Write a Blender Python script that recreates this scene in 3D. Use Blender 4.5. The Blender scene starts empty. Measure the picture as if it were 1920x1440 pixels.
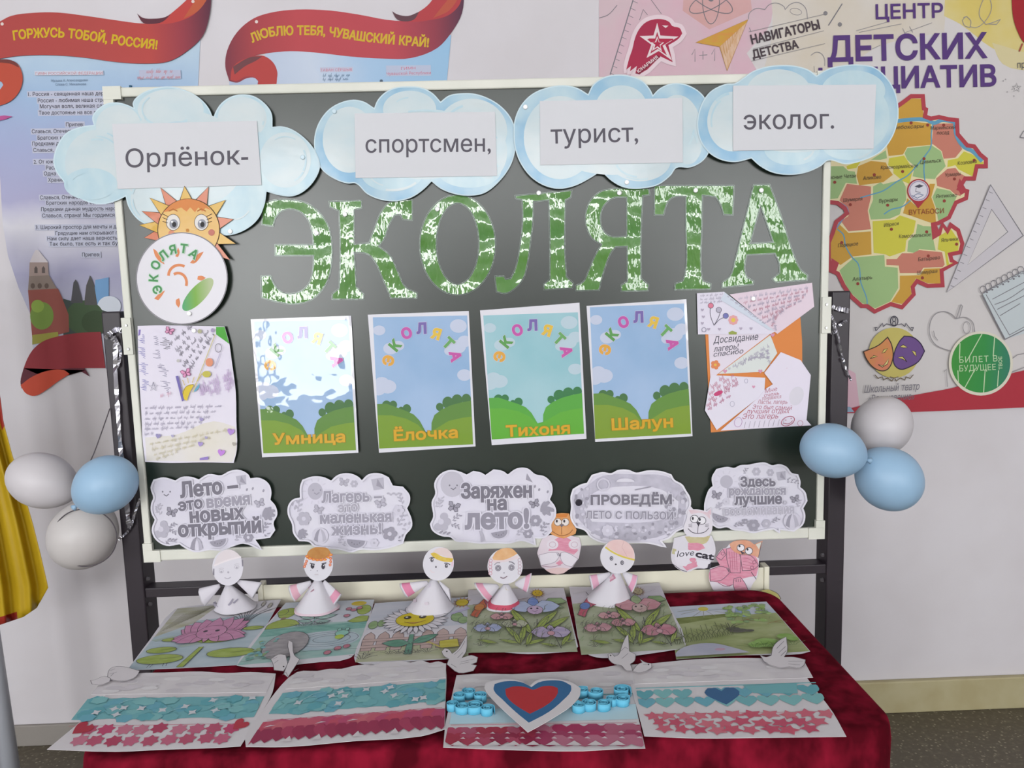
import bpy, bmesh, math, random
from mathutils import Vector, Matrix
from mathutils.geometry import tessellate_polygon, delaunay_2d_cdt
SC = bpy.context.scene
COL = SC.collection
random.seed(7)
R_ = math.radians

# ---------------------------------------------------------------- camera
F_PX = 1442.0
CAM = Vector((0.03, -1.646, 1.415))
PITCH, ROLL, YAW = R_(6.86), R_(-1.59), R_(1.2)
FWD = Vector((math.sin(YAW) * math.cos(PITCH), math.cos(YAW) * math.cos(PITCH), -math.sin(PITCH)))
_r = Vector((math.cos(YAW), -math.sin(YAW), 0)); _u = _r.cross(FWD)
RIGHT = math.cos(ROLL) * _r + math.sin(ROLL) * _u
UP = -math.sin(ROLL) * _r + math.cos(ROLL) * _u
cam = bpy.data.cameras.new('camera'); cam.sensor_fit = 'HORIZONTAL'; cam.sensor_width = 36.0
cam.lens = 36.0 * F_PX / 1920.0; cam.clip_start = 0.01
co = bpy.data.objects.new('camera', cam); COL.objects.link(co)
mw = Matrix((RIGHT, UP, -FWD)).transposed().to_4x4(); mw.translation = CAM
co.matrix_world = mw
SC.camera = co

# ---------------------------------------------------------------- daylight and exposure
SC.view_settings.view_transform = 'Standard'
SC.view_settings.look = 'None'
SC.view_settings.gamma = 1.0
SC.view_settings.exposure = 0.0
SC.cycles.use_denoising = True
SC.cycles.max_bounces = 8
SC.cycles.diffuse_bounces = 5
SC.cycles.sample_clamp_indirect = 4.0
world = bpy.data.worlds.new('sky'); SC.world = world; world.use_nodes = True
wn = world.node_tree.nodes; bg = wn['Background']
bg.inputs[0].default_value = (0.75, 0.85, 1.0, 1); bg.inputs[1].default_value = 1.0

def daylight(name, x0, x1, z0, z1, y, power, col=(1.0, 1.0, 1.0)):
    """area lamp giving daylight at one window opening"""
    l = bpy.data.lights.new(name, 'AREA'); l.shape = 'RECTANGLE'
    l.size = x1 - x0; l.size_y = z1 - z0; l.energy = power; l.color = col
    o = bpy.data.objects.new(name, l); COL.objects.link(o)
    o.location = ((x0 + x1) / 2, y, (z0 + z1) / 2); o.rotation_euler = (R_(90), 0, 0)
    return o
ROOM_X0, ROOM_X1, ROOM_Y0, WALL_Y, ROOM_Z = -3.9, 4.1, -6.0, 0.73, 3.1
WINDOWS = [(-3.3, -1.3, 0.8, 2.85), (-1.0, 1.6, 2.2, 2.95), (1.9, 3.7, 0.8, 2.85)]  # the high middle opening is added, for glare on the letters
daylight('daylight', -3.3, -1.3, 0.8, 2.85, ROOM_Y0 - 0.12, 185)
daylight('daylight', -1.0, 1.6, 2.2, 2.95, ROOM_Y0 - 0.12, 88)  # lamp of the added, unseen middle window that whitens letters and upper board
daylight('daylight', 1.9, 3.7, 0.8, 2.85, ROOM_Y0 - 0.12, 120)
_l = daylight('daylight', -4.6, -2.4, 0.8, 2.85, ROOM_Y0, 40)         # added unseen window in the left wall, for reflections and side light
_l.location = (ROOM_X0 - 0.12, -3.5, 1.825); _l.rotation_euler = (R_(90), 0, R_(-90))

# ---------------------------------------------------------------- helpers: colour and material
def lin(h):
    h = h.lstrip('#'); v = [int(h[i:i + 2], 16) / 255 for i in (0, 2, 4)]
    return tuple(c / 12.92 if c <= 0.04045 else ((c + 0.055) / 1.055) ** 2.4 for c in v) + (1.0,)
_MC = {}
def mat(c, rough=0.6, spec=0.3, coat=0.0, metal=0.0, bump=0.0, bscale=40.0, c2=None, scale=12.0, stretch=(1, 1, 1), detail=3.0,
        lo=0.35, hi=0.65, sheen=0.0, coat_r=0.08, trans=0.0, bstretch=None, alpha=1.0, bdist=0.002):
    key = (c, rough, spec, coat, metal, bump, bscale, c2, scale, stretch, detail, lo, hi, sheen, coat_r, trans, bstretch, alpha, bdist)
    if key in _MC: return _MC[key]
    m = bpy.data.materials.new('paint_' + c.lstrip('#')); m.use_nodes = True
    nt = m.node_tree; b = nt.nodes['Principled BSDF']
    b.inputs['Base Color'].default_value = lin(c); b.inputs['Roughness'].default_value = rough
    b.inputs['Specular IOR Level'].default_value = spec; b.inputs['Metallic'].default_value = metal
    b.inputs['Coat Weight'].default_value = coat; b.inputs['Coat Roughness'].default_value = coat_r
    b.inputs['Transmission Weight'].default_value = trans; b.inputs['Alpha'].default_value = alpha
    if sheen:
        b.inputs['Sheen Weight'].default_value = sheen; b.inputs['Sheen Roughness'].default_value = 0.35
        b.inputs['Sheen Tint'].default_value = lin(c2 or c)
    if c2 or bump:
        tc = nt.nodes.new('ShaderNodeTexCoord')
    if c2:
        mp = nt.nodes.new('ShaderNodeMapping'); mp.inputs['Scale'].default_value = stretch
        nz = nt.nodes.new('ShaderNodeTexNoise'); nz.inputs['Scale'].default_value = scale; nz.inputs['Detail'].default_value = detail
        cr = nt.nodes.new('ShaderNodeValToRGB')
        cr.color_ramp.elements[0].position = lo; cr.color_ramp.elements[1].position = hi
        cr.color_ramp.elements[0].color = lin(c); cr.color_ramp.elements[1].color = lin(c2)
        nt.links.new(tc.outputs['Object'], mp.inputs['Vector']); nt.links.new(mp.outputs[0], nz.inputs['Vector'])
        nt.links.new(nz.outputs['Fac'], cr.inputs['Fac']); nt.links.new(cr.outputs['Color'], b.inputs['Base Color'])
    if bump:
        mb = nt.nodes.new('ShaderNodeMapping'); mb.inputs['Scale'].default_value = bstretch or (1, 1, 1)
        nb = nt.nodes.new('ShaderNodeTexNoise'); nb.inputs['Scale'].default_value = bscale; nb.inputs['Detail'].default_value = 2.0
        bp = nt.nodes.new('ShaderNodeBump'); bp.inputs['Strength'].default_value = bump; bp.inputs['Distance'].default_value = bdist
        nt.links.new(tc.outputs['Object'], mb.inputs['Vector']); nt.links.new(mb.outputs[0], nb.inputs['Vector'])
        nt.links.new(nb.outputs['Fac'], bp.inputs['Height']); nt.links.new(bp.outputs[0], b.inputs['Normal'])
        if coat: nt.links.new(bp.outputs[0], b.inputs['Coat Normal'])
    _MC[key] = m
    return m
def print_grad(name, stops, axis, lo, hi, noise=0.0, nscale=4.0, coat=0.0, rough=0.55):
    """a printed colour blend across a sheet (position in the sheet's own frame)"""
    m = bpy.data.materials.new(name); m.use_nodes = True; nt = m.node_tree; b = nt.nodes['Principled BSDF']
    b.inputs['Roughness'].default_value = rough; b.inputs['Specular IOR Level'].default_value = 0.3
    b.inputs['Coat Weight'].default_value = coat; b.inputs['Coat Roughness'].default_value = 0.06
    tc = nt.nodes.new('ShaderNodeTexCoord'); sx = nt.nodes.new('ShaderNodeSeparateXYZ')
    mr = nt.nodes.new('ShaderNodeMapRange'); mr.inputs['From Min'].default_value = lo; mr.inputs['From Max'].default_value = hi
    cr = nt.nodes.new('ShaderNodeValToRGB'); e = cr.color_ramp.elements
    while len(e) < len(stops): e.new(0.5)
    for i, (p, c) in enumerate(stops): e[i].position = p; e[i].color = lin(c)
    nt.links.new(tc.outputs['Object'], sx.inputs[0])
    nt.links.new(sx.outputs['XY'.index(axis)], mr.inputs['Value'])
    src = mr.outputs[0]
    if noise:
        nz = nt.nodes.new('ShaderNodeTexNoise'); nz.inputs['Scale'].default_value = nscale; nz.inputs['Detail'].default_value = 4
        nt.links.new(tc.outputs['Object'], nz.inputs['Vector'])
        ma = nt.nodes.new('ShaderNodeMath'); ma.operation = 'MULTIPLY_ADD'; ma.inputs[1].default_value = noise; ma.inputs[2].default_value = -noise / 2
        nt.links.new(nz.outputs['Fac'], ma.inputs[0])
        ad = nt.nodes.new('ShaderNodeMath'); ad.operation = 'ADD'; nt.links.new(src, ad.inputs[0]); nt.links.new(ma.outputs[0], ad.inputs[1]); src = ad.outputs[0]
    nt.links.new(src, cr.inputs['Fac']); nt.links.new(cr.outputs['Color'], b.inputs['Base Color'])
    return m

# ---------------------------------------------------------------- helpers: objects
def tag(o, label=None, cat=None, group=None, kind=None):
    if label: o['label'] = label
    if cat: o['category'] = cat
    if group: o['group'] = group
    if kind: o['kind'] = kind
    return o
def link(me, name, parent=None, loc=None):
    o = bpy.data.objects.new(name, me); COL.objects.link(o)
    if parent: o.parent = parent
    if loc is not None: o.location = loc
    return o
def empty(name, loc, label, cat, group=None):
    o = link(None, name, None, loc); o.empty_display_size = 0.05
    return tag(o, label, cat, group)
def mesh(name, V, F, mats, idx=None, smooth=False):
    me = bpy.data.meshes.new(name); me.from_pydata([tuple(v) for v in V], [], F)
    for m in mats: me.materials.append(m)
    if idx: me.polygons.foreach_set('material_index', idx)
    if smooth: me.polygons.foreach_set('use_smooth', [True] * len(F))
    me.update(); return me
def bm_obj(name, bm, m, parent=None, loc=None, smooth=False):
    me = bpy.data.meshes.new(name); bm.to_mesh(me); bm.free()
    for k in (m if isinstance(m, (list, tuple)) else [m]): me.materials.append(k)
    if smooth: me.polygons.foreach_set('use_smooth', [True] * len(me.polygons))
    return link(me, name, parent, loc)
def add_box(bm, x0, x1, y0, y1, z0, z1, bev=0.0):
    r = bmesh.ops.create_cube(bm, size=1.0)
    for v in r['verts']:
        v.co = Vector((x0 + (v.co.x + .5) * (x1 - x0), y0 + (v.co.y + .5) * (y1 - y0), z0 + (v.co.z + .5) * (z1 - z0)))
    if bev:
        es = list({e for v in r['verts'] for e in v.link_edges})
        bmesh.ops.bevel(bm, geom=es, offset=bev, segments=2, affect='EDGES', profile=0.5)
def box(name, x0, x1, y0, y1, z0, z1, m, parent=None, bev=0.0):
    bm = bmesh.new(); o = Vector((0, 0, 0))
    if not parent: o = Vector(((x0 + x1) / 2, (y0 + y1) / 2, z0))
    elif parent: o = Vector((0, 0, 0))
    p = parent.location if parent else o
    q = parent
    off = Vector((0, 0, 0))
    while q: off += q.location; q = q.parent
    if not parent: off = o
    add_box(bm, x0 - off.x, x1 - off.x, y0 - off.y, y1 - off.y, z0 - off.z, z1 - off.z, bev)
    return bm_obj(name, bm, m, parent, None if parent else o)
def cone_between(bm, a, b, r0, r1, n=16, caps=True):
    a = Vector(a); b = Vector(b); d = (b - a).normalized()
    s = d.orthogonal().normalized(); t = d.cross(s)
    A = []; B = []
    for i in range(n):
        k = 2 * math.pi * i / n; w = s * math.cos(k) + t * math.sin(k)
        A.append(bm.verts.new(a + w * r0)); B.append(bm.verts.new(b + w * r1))
    for i in range(n): bm.faces.new((A[i], A[(i + 1) % n], B[(i + 1) % n], B[i]))
    if caps: bm.faces.new(A[::-1]); bm.faces.new(B)
def add_tube(bm, pts, r, n=8):
    rings = []
    pts = [Vector(p) for p in pts]
    for i, p in enumerate(pts):
        d = (pts[min(i + 1, len(pts) - 1)] - pts[max(i - 1, 0)]).normalized()
        s = d.cross(Vector((0, 1, 0.013))).normalized(); t = d.cross(s)
        rings.append([bm.verts.new(p + (s * math.cos(2 * math.pi * k / n) + t * math.sin(2 * math.pi * k / n)) * r) for k in range(n)])
    for a, b in zip(rings, rings[1:]):
        for k in range(n): bm.faces.new((a[k], a[(k + 1) % n], b[(k + 1) % n], b[k]))
    bm.faces.new(rings[0][::-1]); bm.faces.new(rings[-1])

# ---------------------------------------------------------------- helpers: reading the photograph onto real planes
def ray(x, y): return FWD + RIGHT * ((x - 960) / F_PX) + UP * ((720 - y) / F_PX)
class Plane:
    def __init__(s, o, x=(1, 0, 0), y=(0, 0, 1)):
        s.o = Vector(o); s.x = Vector(x).normalized(); y = Vector(y); s.n = s.x.cross(y).normalized(); s.y = s.n.cross(s.x)
    def at(s, px, py):
        d = ray(px, py); return CAM + d * ((s.o - CAM).dot(s.n) / d.dot(s.n))
    def loc(s, px, py):
        q = s.at(px, py) - s.o; return q.dot(s.x), q.dot(s.y)
    def m_per_px(s, px, py): return (s.at(px, py) - CAM).dot(FWD) / F_PX
def wall_plane(y): return Plane((0, y, 1.0))
def table_plane(z): return Plane((0, -0.3, z), (1, 0, 0), (0, 1, 0))
def sm(pts, closed=True, n=4, corner=52):
    """rounded line through points; sharp turns stay sharp"""
    N = len(pts); out = []
    T = []
    for i in range(N):
        if not closed and i in (0, N - 1): T.append((0, 0)); continue
        a, b, c = pts[i - 1], pts[i], pts[(i + 1) % N]
        u = (b[0] - a[0], b[1] - a[1]); v = (c[0] - b[0], c[1] - b[1])
        an = abs(math.degrees(math.atan2(u[0] * v[1] - u[1] * v[0], u[0] * v[0] + u[1] * v[1])))
        if an > corner: T.append(None)
        else:
            lu, lv = math.hypot(*u) + 1e-9, math.hypot(*v) + 1e-9
            t = (u[0] / lu + v[0] / lv, u[1] / lu + v[1] / lv); l = math.hypot(*t) + 1e-9
            T.append((t[0] / l, t[1] / l))
    for i in range(N if closed else N - 1):
        a, b = pts[i], pts[(i + 1) % N]; L = math.hypot(b[0] - a[0], b[1] - a[1])
        ta, tb = T[i], T[(i + 1) % N]
        ch = ((b[0] - a[0]) / (L + 1e-9), (b[1] - a[1]) / (L + 1e-9))
        ta = ta if ta and ta != (0, 0) else ch; tb = tb if tb and tb != (0, 0) else ch
        for k in range(n):
            t = k / n; h1 = 2 * t**3 - 3 * t * t + 1; h2 = t**3 - 2 * t * t + t; h3 = -2 * t**3 + 3 * t * t; h4 = t**3 - t * t
            out.append((h1 * a[0] + h2 * L * ta[0] + h3 * b[0] + h4 * L * tb[0], h1 * a[1] + h2 * L * ta[1] + h3 * b[1] + h4 * L * tb[1]))
    if not closed: out.append(pts[-1])
    return out
def ellipse(cx, cy, rx, ry, rot=0, n=28, a0=0, a1=360):
    c, s = math.cos(R_(rot)), math.sin(R_(rot)); o = []
    full = abs(a1 - a0) >= 360
    for i in range(n if full else n + 1):
        k = R_(a0 + (a1 - a0) * i / n); x, y = rx * math.cos(k), ry * math.sin(k)
        o.append((cx + x * c - y * s, cy + x * s + y * c))
    return o
def homography(q):
    """unit square (u right, v down) onto the picture quad TL, TR, BR, BL"""
    (x0, y0), (x1, y1), (x2, y2), (x3, y3) = q
    dx1, dx2, dx3 = x1 - x2, x3 - x2, x0 - x1 + x2 - x3
    dy1, dy2, dy3 = y1 - y2, y3 - y2, y0 - y1 + y2 - y3
    den = dx1 * dy2 - dx2 * dy1
    g = (dx3 * dy2 - dx2 * dy3) / den; h = (dx1 * dy3 - dx3 * dy1) / den
    a, b, c = x1 - x0 + g * x1, x3 - x0 + h * x3, x0
    d, e, f = y1 - y0 + g * y1, y3 - y0 + h * y3, y0
    return lambda u, v: ((a * u + b * v + c) / (g * u + h * v + 1), (d * u + e * v + f) / (g * u + h * v + 1))
_GL = {}
def _loops(t, shear, res):
    """closed outlines of a piece of text"""
    c = bpy.data.curves.new('letters', 'FONT'); c.body = t; c.shear = shear; c.resolution_u = res; c.fill_mode = 'NONE'
    o = bpy.data.objects.new('letters', c); COL.objects.link(o)
    me = bpy.data.meshes.new_from_object(o.evaluated_get(bpy.context.evaluated_depsgraph_get()))
    V = [(v.co.x, v.co.y) for v in me.vertices]; nb = {}
    for e in me.edges:
        p, q = e.vertices; nb.setdefault(p, []).append(q); nb.setdefault(q, []).append(p)
    bpy.data.objects.remove(o); bpy.data.curves.remove(c); bpy.data.meshes.remove(me)
    loops, seen = [], set()
    for st in sorted(nb):
        if st in seen: continue
        lp, cur = [], st
        while cur is not None:
            seen.add(cur); lp.append(V[cur])
            nx = [q for q in nb[cur] if q not in seen]
            cur = (min(nx, key=lambda q: (q != cur + 1, q)) if nx else None)
        out = [p for i, p in enumerate(lp) if math.hypot(p[0] - lp[i - 1][0], p[1] - lp[i - 1][1]) > 1e-5]
        if len(out) > 2: loops.append(out)
    return loops
def _wind(p, l):
    """how many times an outline turns around a point"""
    w = 0
    for i in range(len(l)):
        a, b = l[i - 1], l[i]; cr = (b[0] - a[0]) * (p[1] - a[1]) - (p[0] - a[0]) * (b[1] - a[1])
        if a[1] <= p[1] < b[1] and cr > 0: w += 1
        elif b[1] <= p[1] < a[1] and cr < 0: w -= 1
    return w
def _letter(ch, shear, res):
    """one letter: list of pieces (points, triangles), advance and outline loops"""
    k = (ch, shear, res)
    if k in _GL: return _GL[k]
    if ch == ' ': _GL[k] = ([], 0.33, []); return _GL[k]
    loops = _loops(ch, shear, res); L2 = _loops(ch + ch, shear, res)
    adv = max(p[0] for l in L2 for p in l) - max(p[0] for l in loops for p in l)
    P, E = [], []
    for l in loops:
        n = len(P); P += [Vector(p) for p in l]; E += [(n + i, n + (i + 1) % len(l)) for i in range(len(l))]
    v, _, f, _, _, _ = delaunay_2d_cdt(P, E, [], 0, 1e-6)
    keep = []
    for t in f:
        c = (sum(v[i].x for i in t) / len(t), sum(v[i].y for i in t) / len(t))
        if sum(_wind(c, l) for l in loops): keep.append(list(t))
    parts = [([(q.x, q.y) for q in v], keep)]
    _GL[k] = (parts, adv, loops); return _GL[k]
def glyphs(s, shear=0.0, res=3, space=1.0):
    """flat letters of one line of text: pieces, width and outline loops"""
    PT, LP, x = [], [], 0.0
    for ch in s:
        parts, adv, lp = _letter(ch, shear, res)
        PT += [([(p[0] + x, p[1]) for p in v], f) for v, f in parts]; LP += [[(p[0] + x, p[1]) for p in l] for l in lp]
        x += adv * space
    x0 = min(p[0] for l in LP for p in l); x1 = max(p[0] for l in LP for p in l)
    sh = lambda l: [(p[0] - x0, p[1] / 0.729) for p in l]
    return [(sh(v), f) for v, f in PT], x1 - x0, [sh(l) for l in LP]

class Art:
    """one sheet, card or board as ONE mesh: a solid base and the thin ink, paint or paper layers on its face"""
    def __init__(s, name, plane, parent=None, dz=3e-5):
        s.name, s.plane, s.parent, s.dz = name, plane, parent, dz
        s.V, s.F, s.I, s.mats, s.z, s.map = [], [], [], [], (parent.z + 2e-4 if parent else 0.0), None
        s.orig = parent.orig if parent else None
    def uv(s, quad): s.map = homography(quad); return s
    def L(s, p):
        if s.map: p = s.map(*p)
        return s.plane.loc(*p)
    def mi(s, m):
        if isinstance(m, str): m = mat(m)
        if m not in s.mats: s.mats.append(m)
        return s.mats.index(m)
    def up(s, d=None): s.z += s.dz if d is None else d; return s.z
    def face(s, Q, z, m):
        n = len(s.V); s.V += [(a, b, z) for a, b in Q]; s.F.append(list(range(n, n + len(Q)))); s.I.append(m)
    @staticmethod
    def ccw(Q):
        A = sum(Q[i - 1][0] * Q[i][1] - Q[i][0] * Q[i - 1][1] for i in range(len(Q)))
        return Q if A > 0 else Q[::-1]
    def fill(s, pts, m, holes=None):
        i = s.mi(m); z = s.up(); Q = s.ccw([s.L(p) for p in pts])
        if not holes: s.face(Q, z, i); return s
        s._tess(Q, [[s.L(p) for p in h] for h in holes], z, i); return s
    def _tess(s, Q, H, z, i, flip=False):
        loops = [Q] + H; flat = [p for l in loops for p in l]
        n = len(s.V); s.V += [(a, b, z) for a, b in flat]
        for t in tessellate_polygon([[Vector((a, b, 0)) for a, b in l] for l in loops]):
            a, b, c = [flat[k] for k in t]
            A = (b[0] - a[0]) * (c[1] - a[1]) - (c[0] - a[0]) * (b[1] - a[1])
            t = list(t) if A > 0 else list(t)[::-1]
            if flip: t = t[::-1]
            s.F.append([n + k for k in t]); s.I.append(i)
    def solid(s, pts, m, t=0.0004, side=None, holes=None):
        i = s.mi(m); j = s.mi(side) if side else i; Q = s.ccw([s.L(p) for p in pts]); z = s.up() if s.z else 0.0
        H = [s.ccw([s.L(p) for p in h])[::-1] for h in (holes or [])]
        if H: s._tess(Q, H, z, i); s._tess(Q, H, z - t, j, True)
        else: s.face(Q, z, i); s.face([q for q in Q[::-1]], z - t, j)
        for lp in [Q] + H:
            n = len(s.V); N = len(lp)
            s.V += [(a, b, z) for a, b in lp] + [(a, b, z - t) for a, b in lp]
            for k in range(N):
                l = (k + 1) % N; s.F.append([n + k, n + N + k, n + N + l, n + l]); s.I.append(j)
        if s.orig is None:
            s.orig = ((min(q[0] for q in Q) + max(q[0] for q in Q)) / 2, (min(q[1] for q in Q) + max(q[1] for q in Q)) / 2)
        return s
    def stroke(s, pts, w, m, closed=False, smooth=False):
        if smooth: pts = sm(pts, closed)
        i = s.mi(m); z = s.up(); c = s.map(*pts[0]) if s.map else pts[0]
        h = 0.5 * w * s.plane.m_per_px(*c)
        Q = [s.L(p) for p in pts]
        Q = [q for k, q in enumerate(Q) if k == 0 or (abs(q[0] - Q[k - 1][0]) + abs(q[1] - Q[k - 1][1])) > 1e-7]
        N = len(Q)
        if N < 2: return s
        A, B = [], []
        for k in range(N):
            a = Q[k - 1] if (closed or k > 0) else None; b = Q[k]; c = Q[(k + 1) % N] if (closed or k < N - 1) else None
            ns = []
            for p, q in ((a, b), (b, c)):
                if p and q:
                    dx, dy = q[0] - p[0], q[1] - p[1]; l = math.hypot(dx, dy) or 1; ns.append((-dy / l, dx / l))
            if len(ns) == 2:
                x, y = ns[0][0] + ns[1][0], ns[0][1] + ns[1][1]; l2 = x * x + y * y
                f = min(2 / l2, 1.6) if l2 > 0.2 else 1.0
                if l2 <= 0.2: x, y = ns[0]
                nx, ny = x * f, y * f
            else: nx, ny = ns[0]
            A.append((b[0] + nx * h, b[1] + ny * h)); B.append((b[0] - nx * h, b[1] - ny * h))
        n = len(s.V); zs = [z + (k * 7919 % 5) * 3e-6 for k in range(N)]
        s.V += [(x, y, c) for (x, y), c in zip(A, zs)] + [(x, y, c) for (x, y), c in zip(B, zs)]
        for k in range(N if closed else N - 1):
            l = (k + 1) % N; s.F.append([n + N + k, n + N + l, n + l, n + k]); s.I.append(i)
        return s
    def ell(s, cx, cy, rx, ry, m, rot=0, n=24): return s.fill(ellipse(cx, cy, rx, ry, rot, n), m)
    def ring(s, cx, cy, rx, ry, w, m, rot=0, n=28, a0=0, a1=360):
        return s.stroke(ellipse(cx, cy, rx, ry, rot, n, a0, a1), w, m, closed=abs(a1 - a0) >= 360)
    def text(s, t, p0, p1, h, m, bold=0.0, shear=0.0, res=3, space=1.0, path=None, halo=None, up=None):
        PT, W, loops = glyphs(t, shear, res, space)
        if path:
            pp = sm(path, False, 6); D = [0]
            for a, b in zip(pp, pp[1:]): D.append(D[-1] + math.hypot(b[0] - a[0], b[1] - a[1]))
            def put(gx, gy):
                d = gx / W * D[-1]; k = 0
                while k < len(D) - 2 and D[k + 1] < d: k += 1
                f = (d - D[k]) / (D[k + 1] - D[k]); a, b = pp[k], pp[k + 1]
                e = ((b[0] - a[0]) / (D[k + 1] - D[k]), (b[1] - a[1]) / (D[k + 1] - D[k]))
                return a[0] + f * (b[0] - a[0]) + e[1] * gy * h, a[1] + f * (b[1] - a[1]) - e[0] * gy * h
        else:
            dx, dy = p1[0] - p0[0], p1[1] - p0[1]; l = math.hypot(dx, dy); ux, uy = up if up else (dy / l, -dx / l)
            put = lambda gx, gy: (p0[0] + gx / W * dx + gy * h * ux, p0[1] + gx / W * dy + gy * h * uy)
        if halo: s._outline(loops, put, 2 * (bold + halo[0]) * h / 0.729, halo[1])
        i = s.mi(m); z = s.up()
        for j, (V, F) in enumerate(PT):
            n = len(s.V); zz = z + (j % 5) * 6e-6
            for gx, gy in V:
                a, b = s.L(put(gx, gy)); s.V.append((a, b, zz))
            for f in F:
                Q = [s.V[n + k] for k in f]
                A = sum(Q[k - 1][0] * Q[k][1] - Q[k][0] * Q[k - 1][1] for k in range(len(Q)))
                s.F.append([n + k for k in (f if A > 0 else f[::-1])]); s.I.append(i)
        s.z += 2e-5
        if bold > 0: s._outline(loops, put, 2 * bold * h / 0.729, m)
        return s
    def _outline(s, loops, put, w, m):
        z = s.up()
        for j, lp in enumerate(loops):
            s.z = z - s.dz + (j % 7) * 7e-6; s.stroke([put(*q) for q in lp], w, m, True)
        s.z = z + 4e-5
    def glyph(s, ch, cx, cy, h, rot, m, bold=0.05, halo=None):
        """one letter centred at a point, turned clockwise by rot degrees"""
        _, W, _ = glyphs(ch); w = W * h / 0.729
        c, k = math.cos(R_(rot)), math.sin(R_(rot))
        p0 = (cx - w / 2 * c - h / 2 * k * -1 * -1, cy - w / 2 * k + h / 2 * c)
        p0 = (cx - w / 2 * c - h / 2 * k, cy - w / 2 * k + h / 2 * c)
        return s.text(ch, p0, (p0[0] + w * c, p0[1] + w * k), h, m, bold=bold, halo=halo, up=(k, -c))
    def scrawl(s, p0, p1, h, m, w=1.0, seed=0, gaps=True):
        """a line of unreadable handwriting"""
        rn = random.Random(seed * 131 + int(p0[0] * 7 + p0[1]))
        dx, dy = p1[0] - p0[0], p1[1] - p0[1]; l = math.hypot(dx, dy); ex, ey = dx / l, dy / l
        d = 0.0; cur = []
        while d < l:
            for k in range(rn.randint(3, 7)):
                st = h * rn.uniform(0.3, 0.55); top = h * rn.choice([1, 1, 1, 1.7, 0.6]); bot = rn.choice([0, 0, 0, -0.6 * h])
                for t, yy in ((0.0, bot if k else 0), (0.35, top), (0.7, 0.15 * h)):
                    a = d + st * t + 0.25 * yy
                    cur.append((p0[0] + ex * a + ey * yy, p0[1] + ey * a - ex * yy))
                d += st
                if d > l: break
            if len(cur) > 3: s.stroke(sm(cur, False, 2, 80), w * 0.6, m)
            cur = []
            d += h * (1.0 if gaps else 0.3)
        return s
    def build(s, label=None, cat=None, group=None, kind=None, smooth=False):
        ox, oy = s.orig or (0, 0)
        me = mesh(s.name, [(a - ox, b - oy, z) for a, b, z in s.V], s.F, s.mats, s.I, smooth)
        o = bpy.data.objects.new(s.name, me); COL.objects.link(o)
        if s.parent: o.parent = s.parent.ob
        else:
            p = s.plane; mw = Matrix((p.x, p.y, p.n)).transposed().to_4x4(); mw.translation = p.o + p.x * ox + p.y * oy
            o.matrix_world = mw
        s.ob = o; tag(o, label, cat, group, kind); return o
    def child(s, name, dz=None):
        c = Art(name, s.plane, s, dz or s.dz); c.map = s.map; return c
# ================================================================ the room
PLASTER = mat('#cdc9cc', rough=0.8, spec=0.15, c2='#d3d0d4', scale=3)
CREAM = mat('#b0a886', rough=0.5, c2='#a79d78', scale=9)
def structure(o): o['kind'] = 'structure'; return o
# terrazzo floor
m = mat('#5a5346', rough=0.45, c2='#6e6758', scale=60, lo=0.5, hi=0.75)
nt = m.node_tree; vo = nt.nodes.new('ShaderNodeTexVoronoi'); vo.inputs['Scale'].default_value = 70
tc = [n for n in nt.nodes if n.type == 'TEX_COORD'][0]; nt.links.new(tc.outputs['Object'], vo.inputs['Vector'])
cr = nt.nodes.new('ShaderNodeValToRGB'); cr.color_ramp.elements[0].position = 0.18; cr.color_ramp.elements[1].position = 0.26
cr.color_ramp.elements[0].color = (1, 1, 1, 1); cr.color_ramp.elements[1].color = (0, 0, 0, 1); nt.links.new(vo.outputs['Distance'], cr.inputs['Fac'])
mx = nt.nodes.new('ShaderNodeMixRGB'); base = [n for n in nt.nodes if n.type == 'VALTORGB'][0]
nt.links.new(base.outputs[0], mx.inputs[1]); mx.inputs[2].default_value = lin('#8d8875'); nt.links.new(cr.outputs[0], mx.inputs[0])
nt.links.new(mx.outputs[0], nt.nodes['Principled BSDF'].inputs['Base Color'])
structure(box('floor', ROOM_X0, ROOM_X1, ROOM_Y0, WALL_Y, -0.1, 0, m))
structure(box('ceiling', ROOM_X0, ROOM_X1, ROOM_Y0, WALL_Y, ROOM_Z, ROOM_Z + 0.1, mat('#e0e0e0', rough=0.9)))
structure(box('wall_back', ROOM_X0, ROOM_X1, WALL_Y, WALL_Y + 0.15, -0.1, ROOM_Z + 0.1, PLASTER))
bm = bmesh.new(); X0, X1 = ROOM_X0 - 0.15, ROOM_X0
for a, b, c, d in ((ROOM_Y0 - 0.15, -4.6, 0, ROOM_Z), (-2.4, WALL_Y, 0, ROOM_Z), (-4.6, -2.4, 0, 0.8), (-4.6, -2.4, 2.85, ROOM_Z)): add_box(bm, X0, X1, a, b, c, d)
structure(bm_obj('wall_left', bm, PLASTER))
bm = bmesh.new()
for a, b, c, d in ((-4.6, -2.4, 0.8, 0.86), (-4.6, -2.4, 2.79, 2.85), (-4.6, -4.54, 0.86, 2.79), (-2.46, -2.4, 0.86, 2.79), (-3.54, -3.46, 0.86, 2.79)): add_box(bm, ROOM_X0 - 0.08, ROOM_X0 - 0.02, a, b, c, d)
structure(bm_obj('window_4', bm, mat('#e4e4e2', rough=0.35)))  # frame of the added left-wall window, out of view
structure(box('wall_right', ROOM_X1, ROOM_X1 + 0.15, ROOM_Y0 - 0.15, WALL_Y + 0.15, -0.1, ROOM_Z + 0.1, PLASTER))
structure(box('baseboard_back', -0.4, ROOM_X1, WALL_Y - 0.02, WALL_Y, 0, 0.11, CREAM, bev=0.004))
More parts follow.
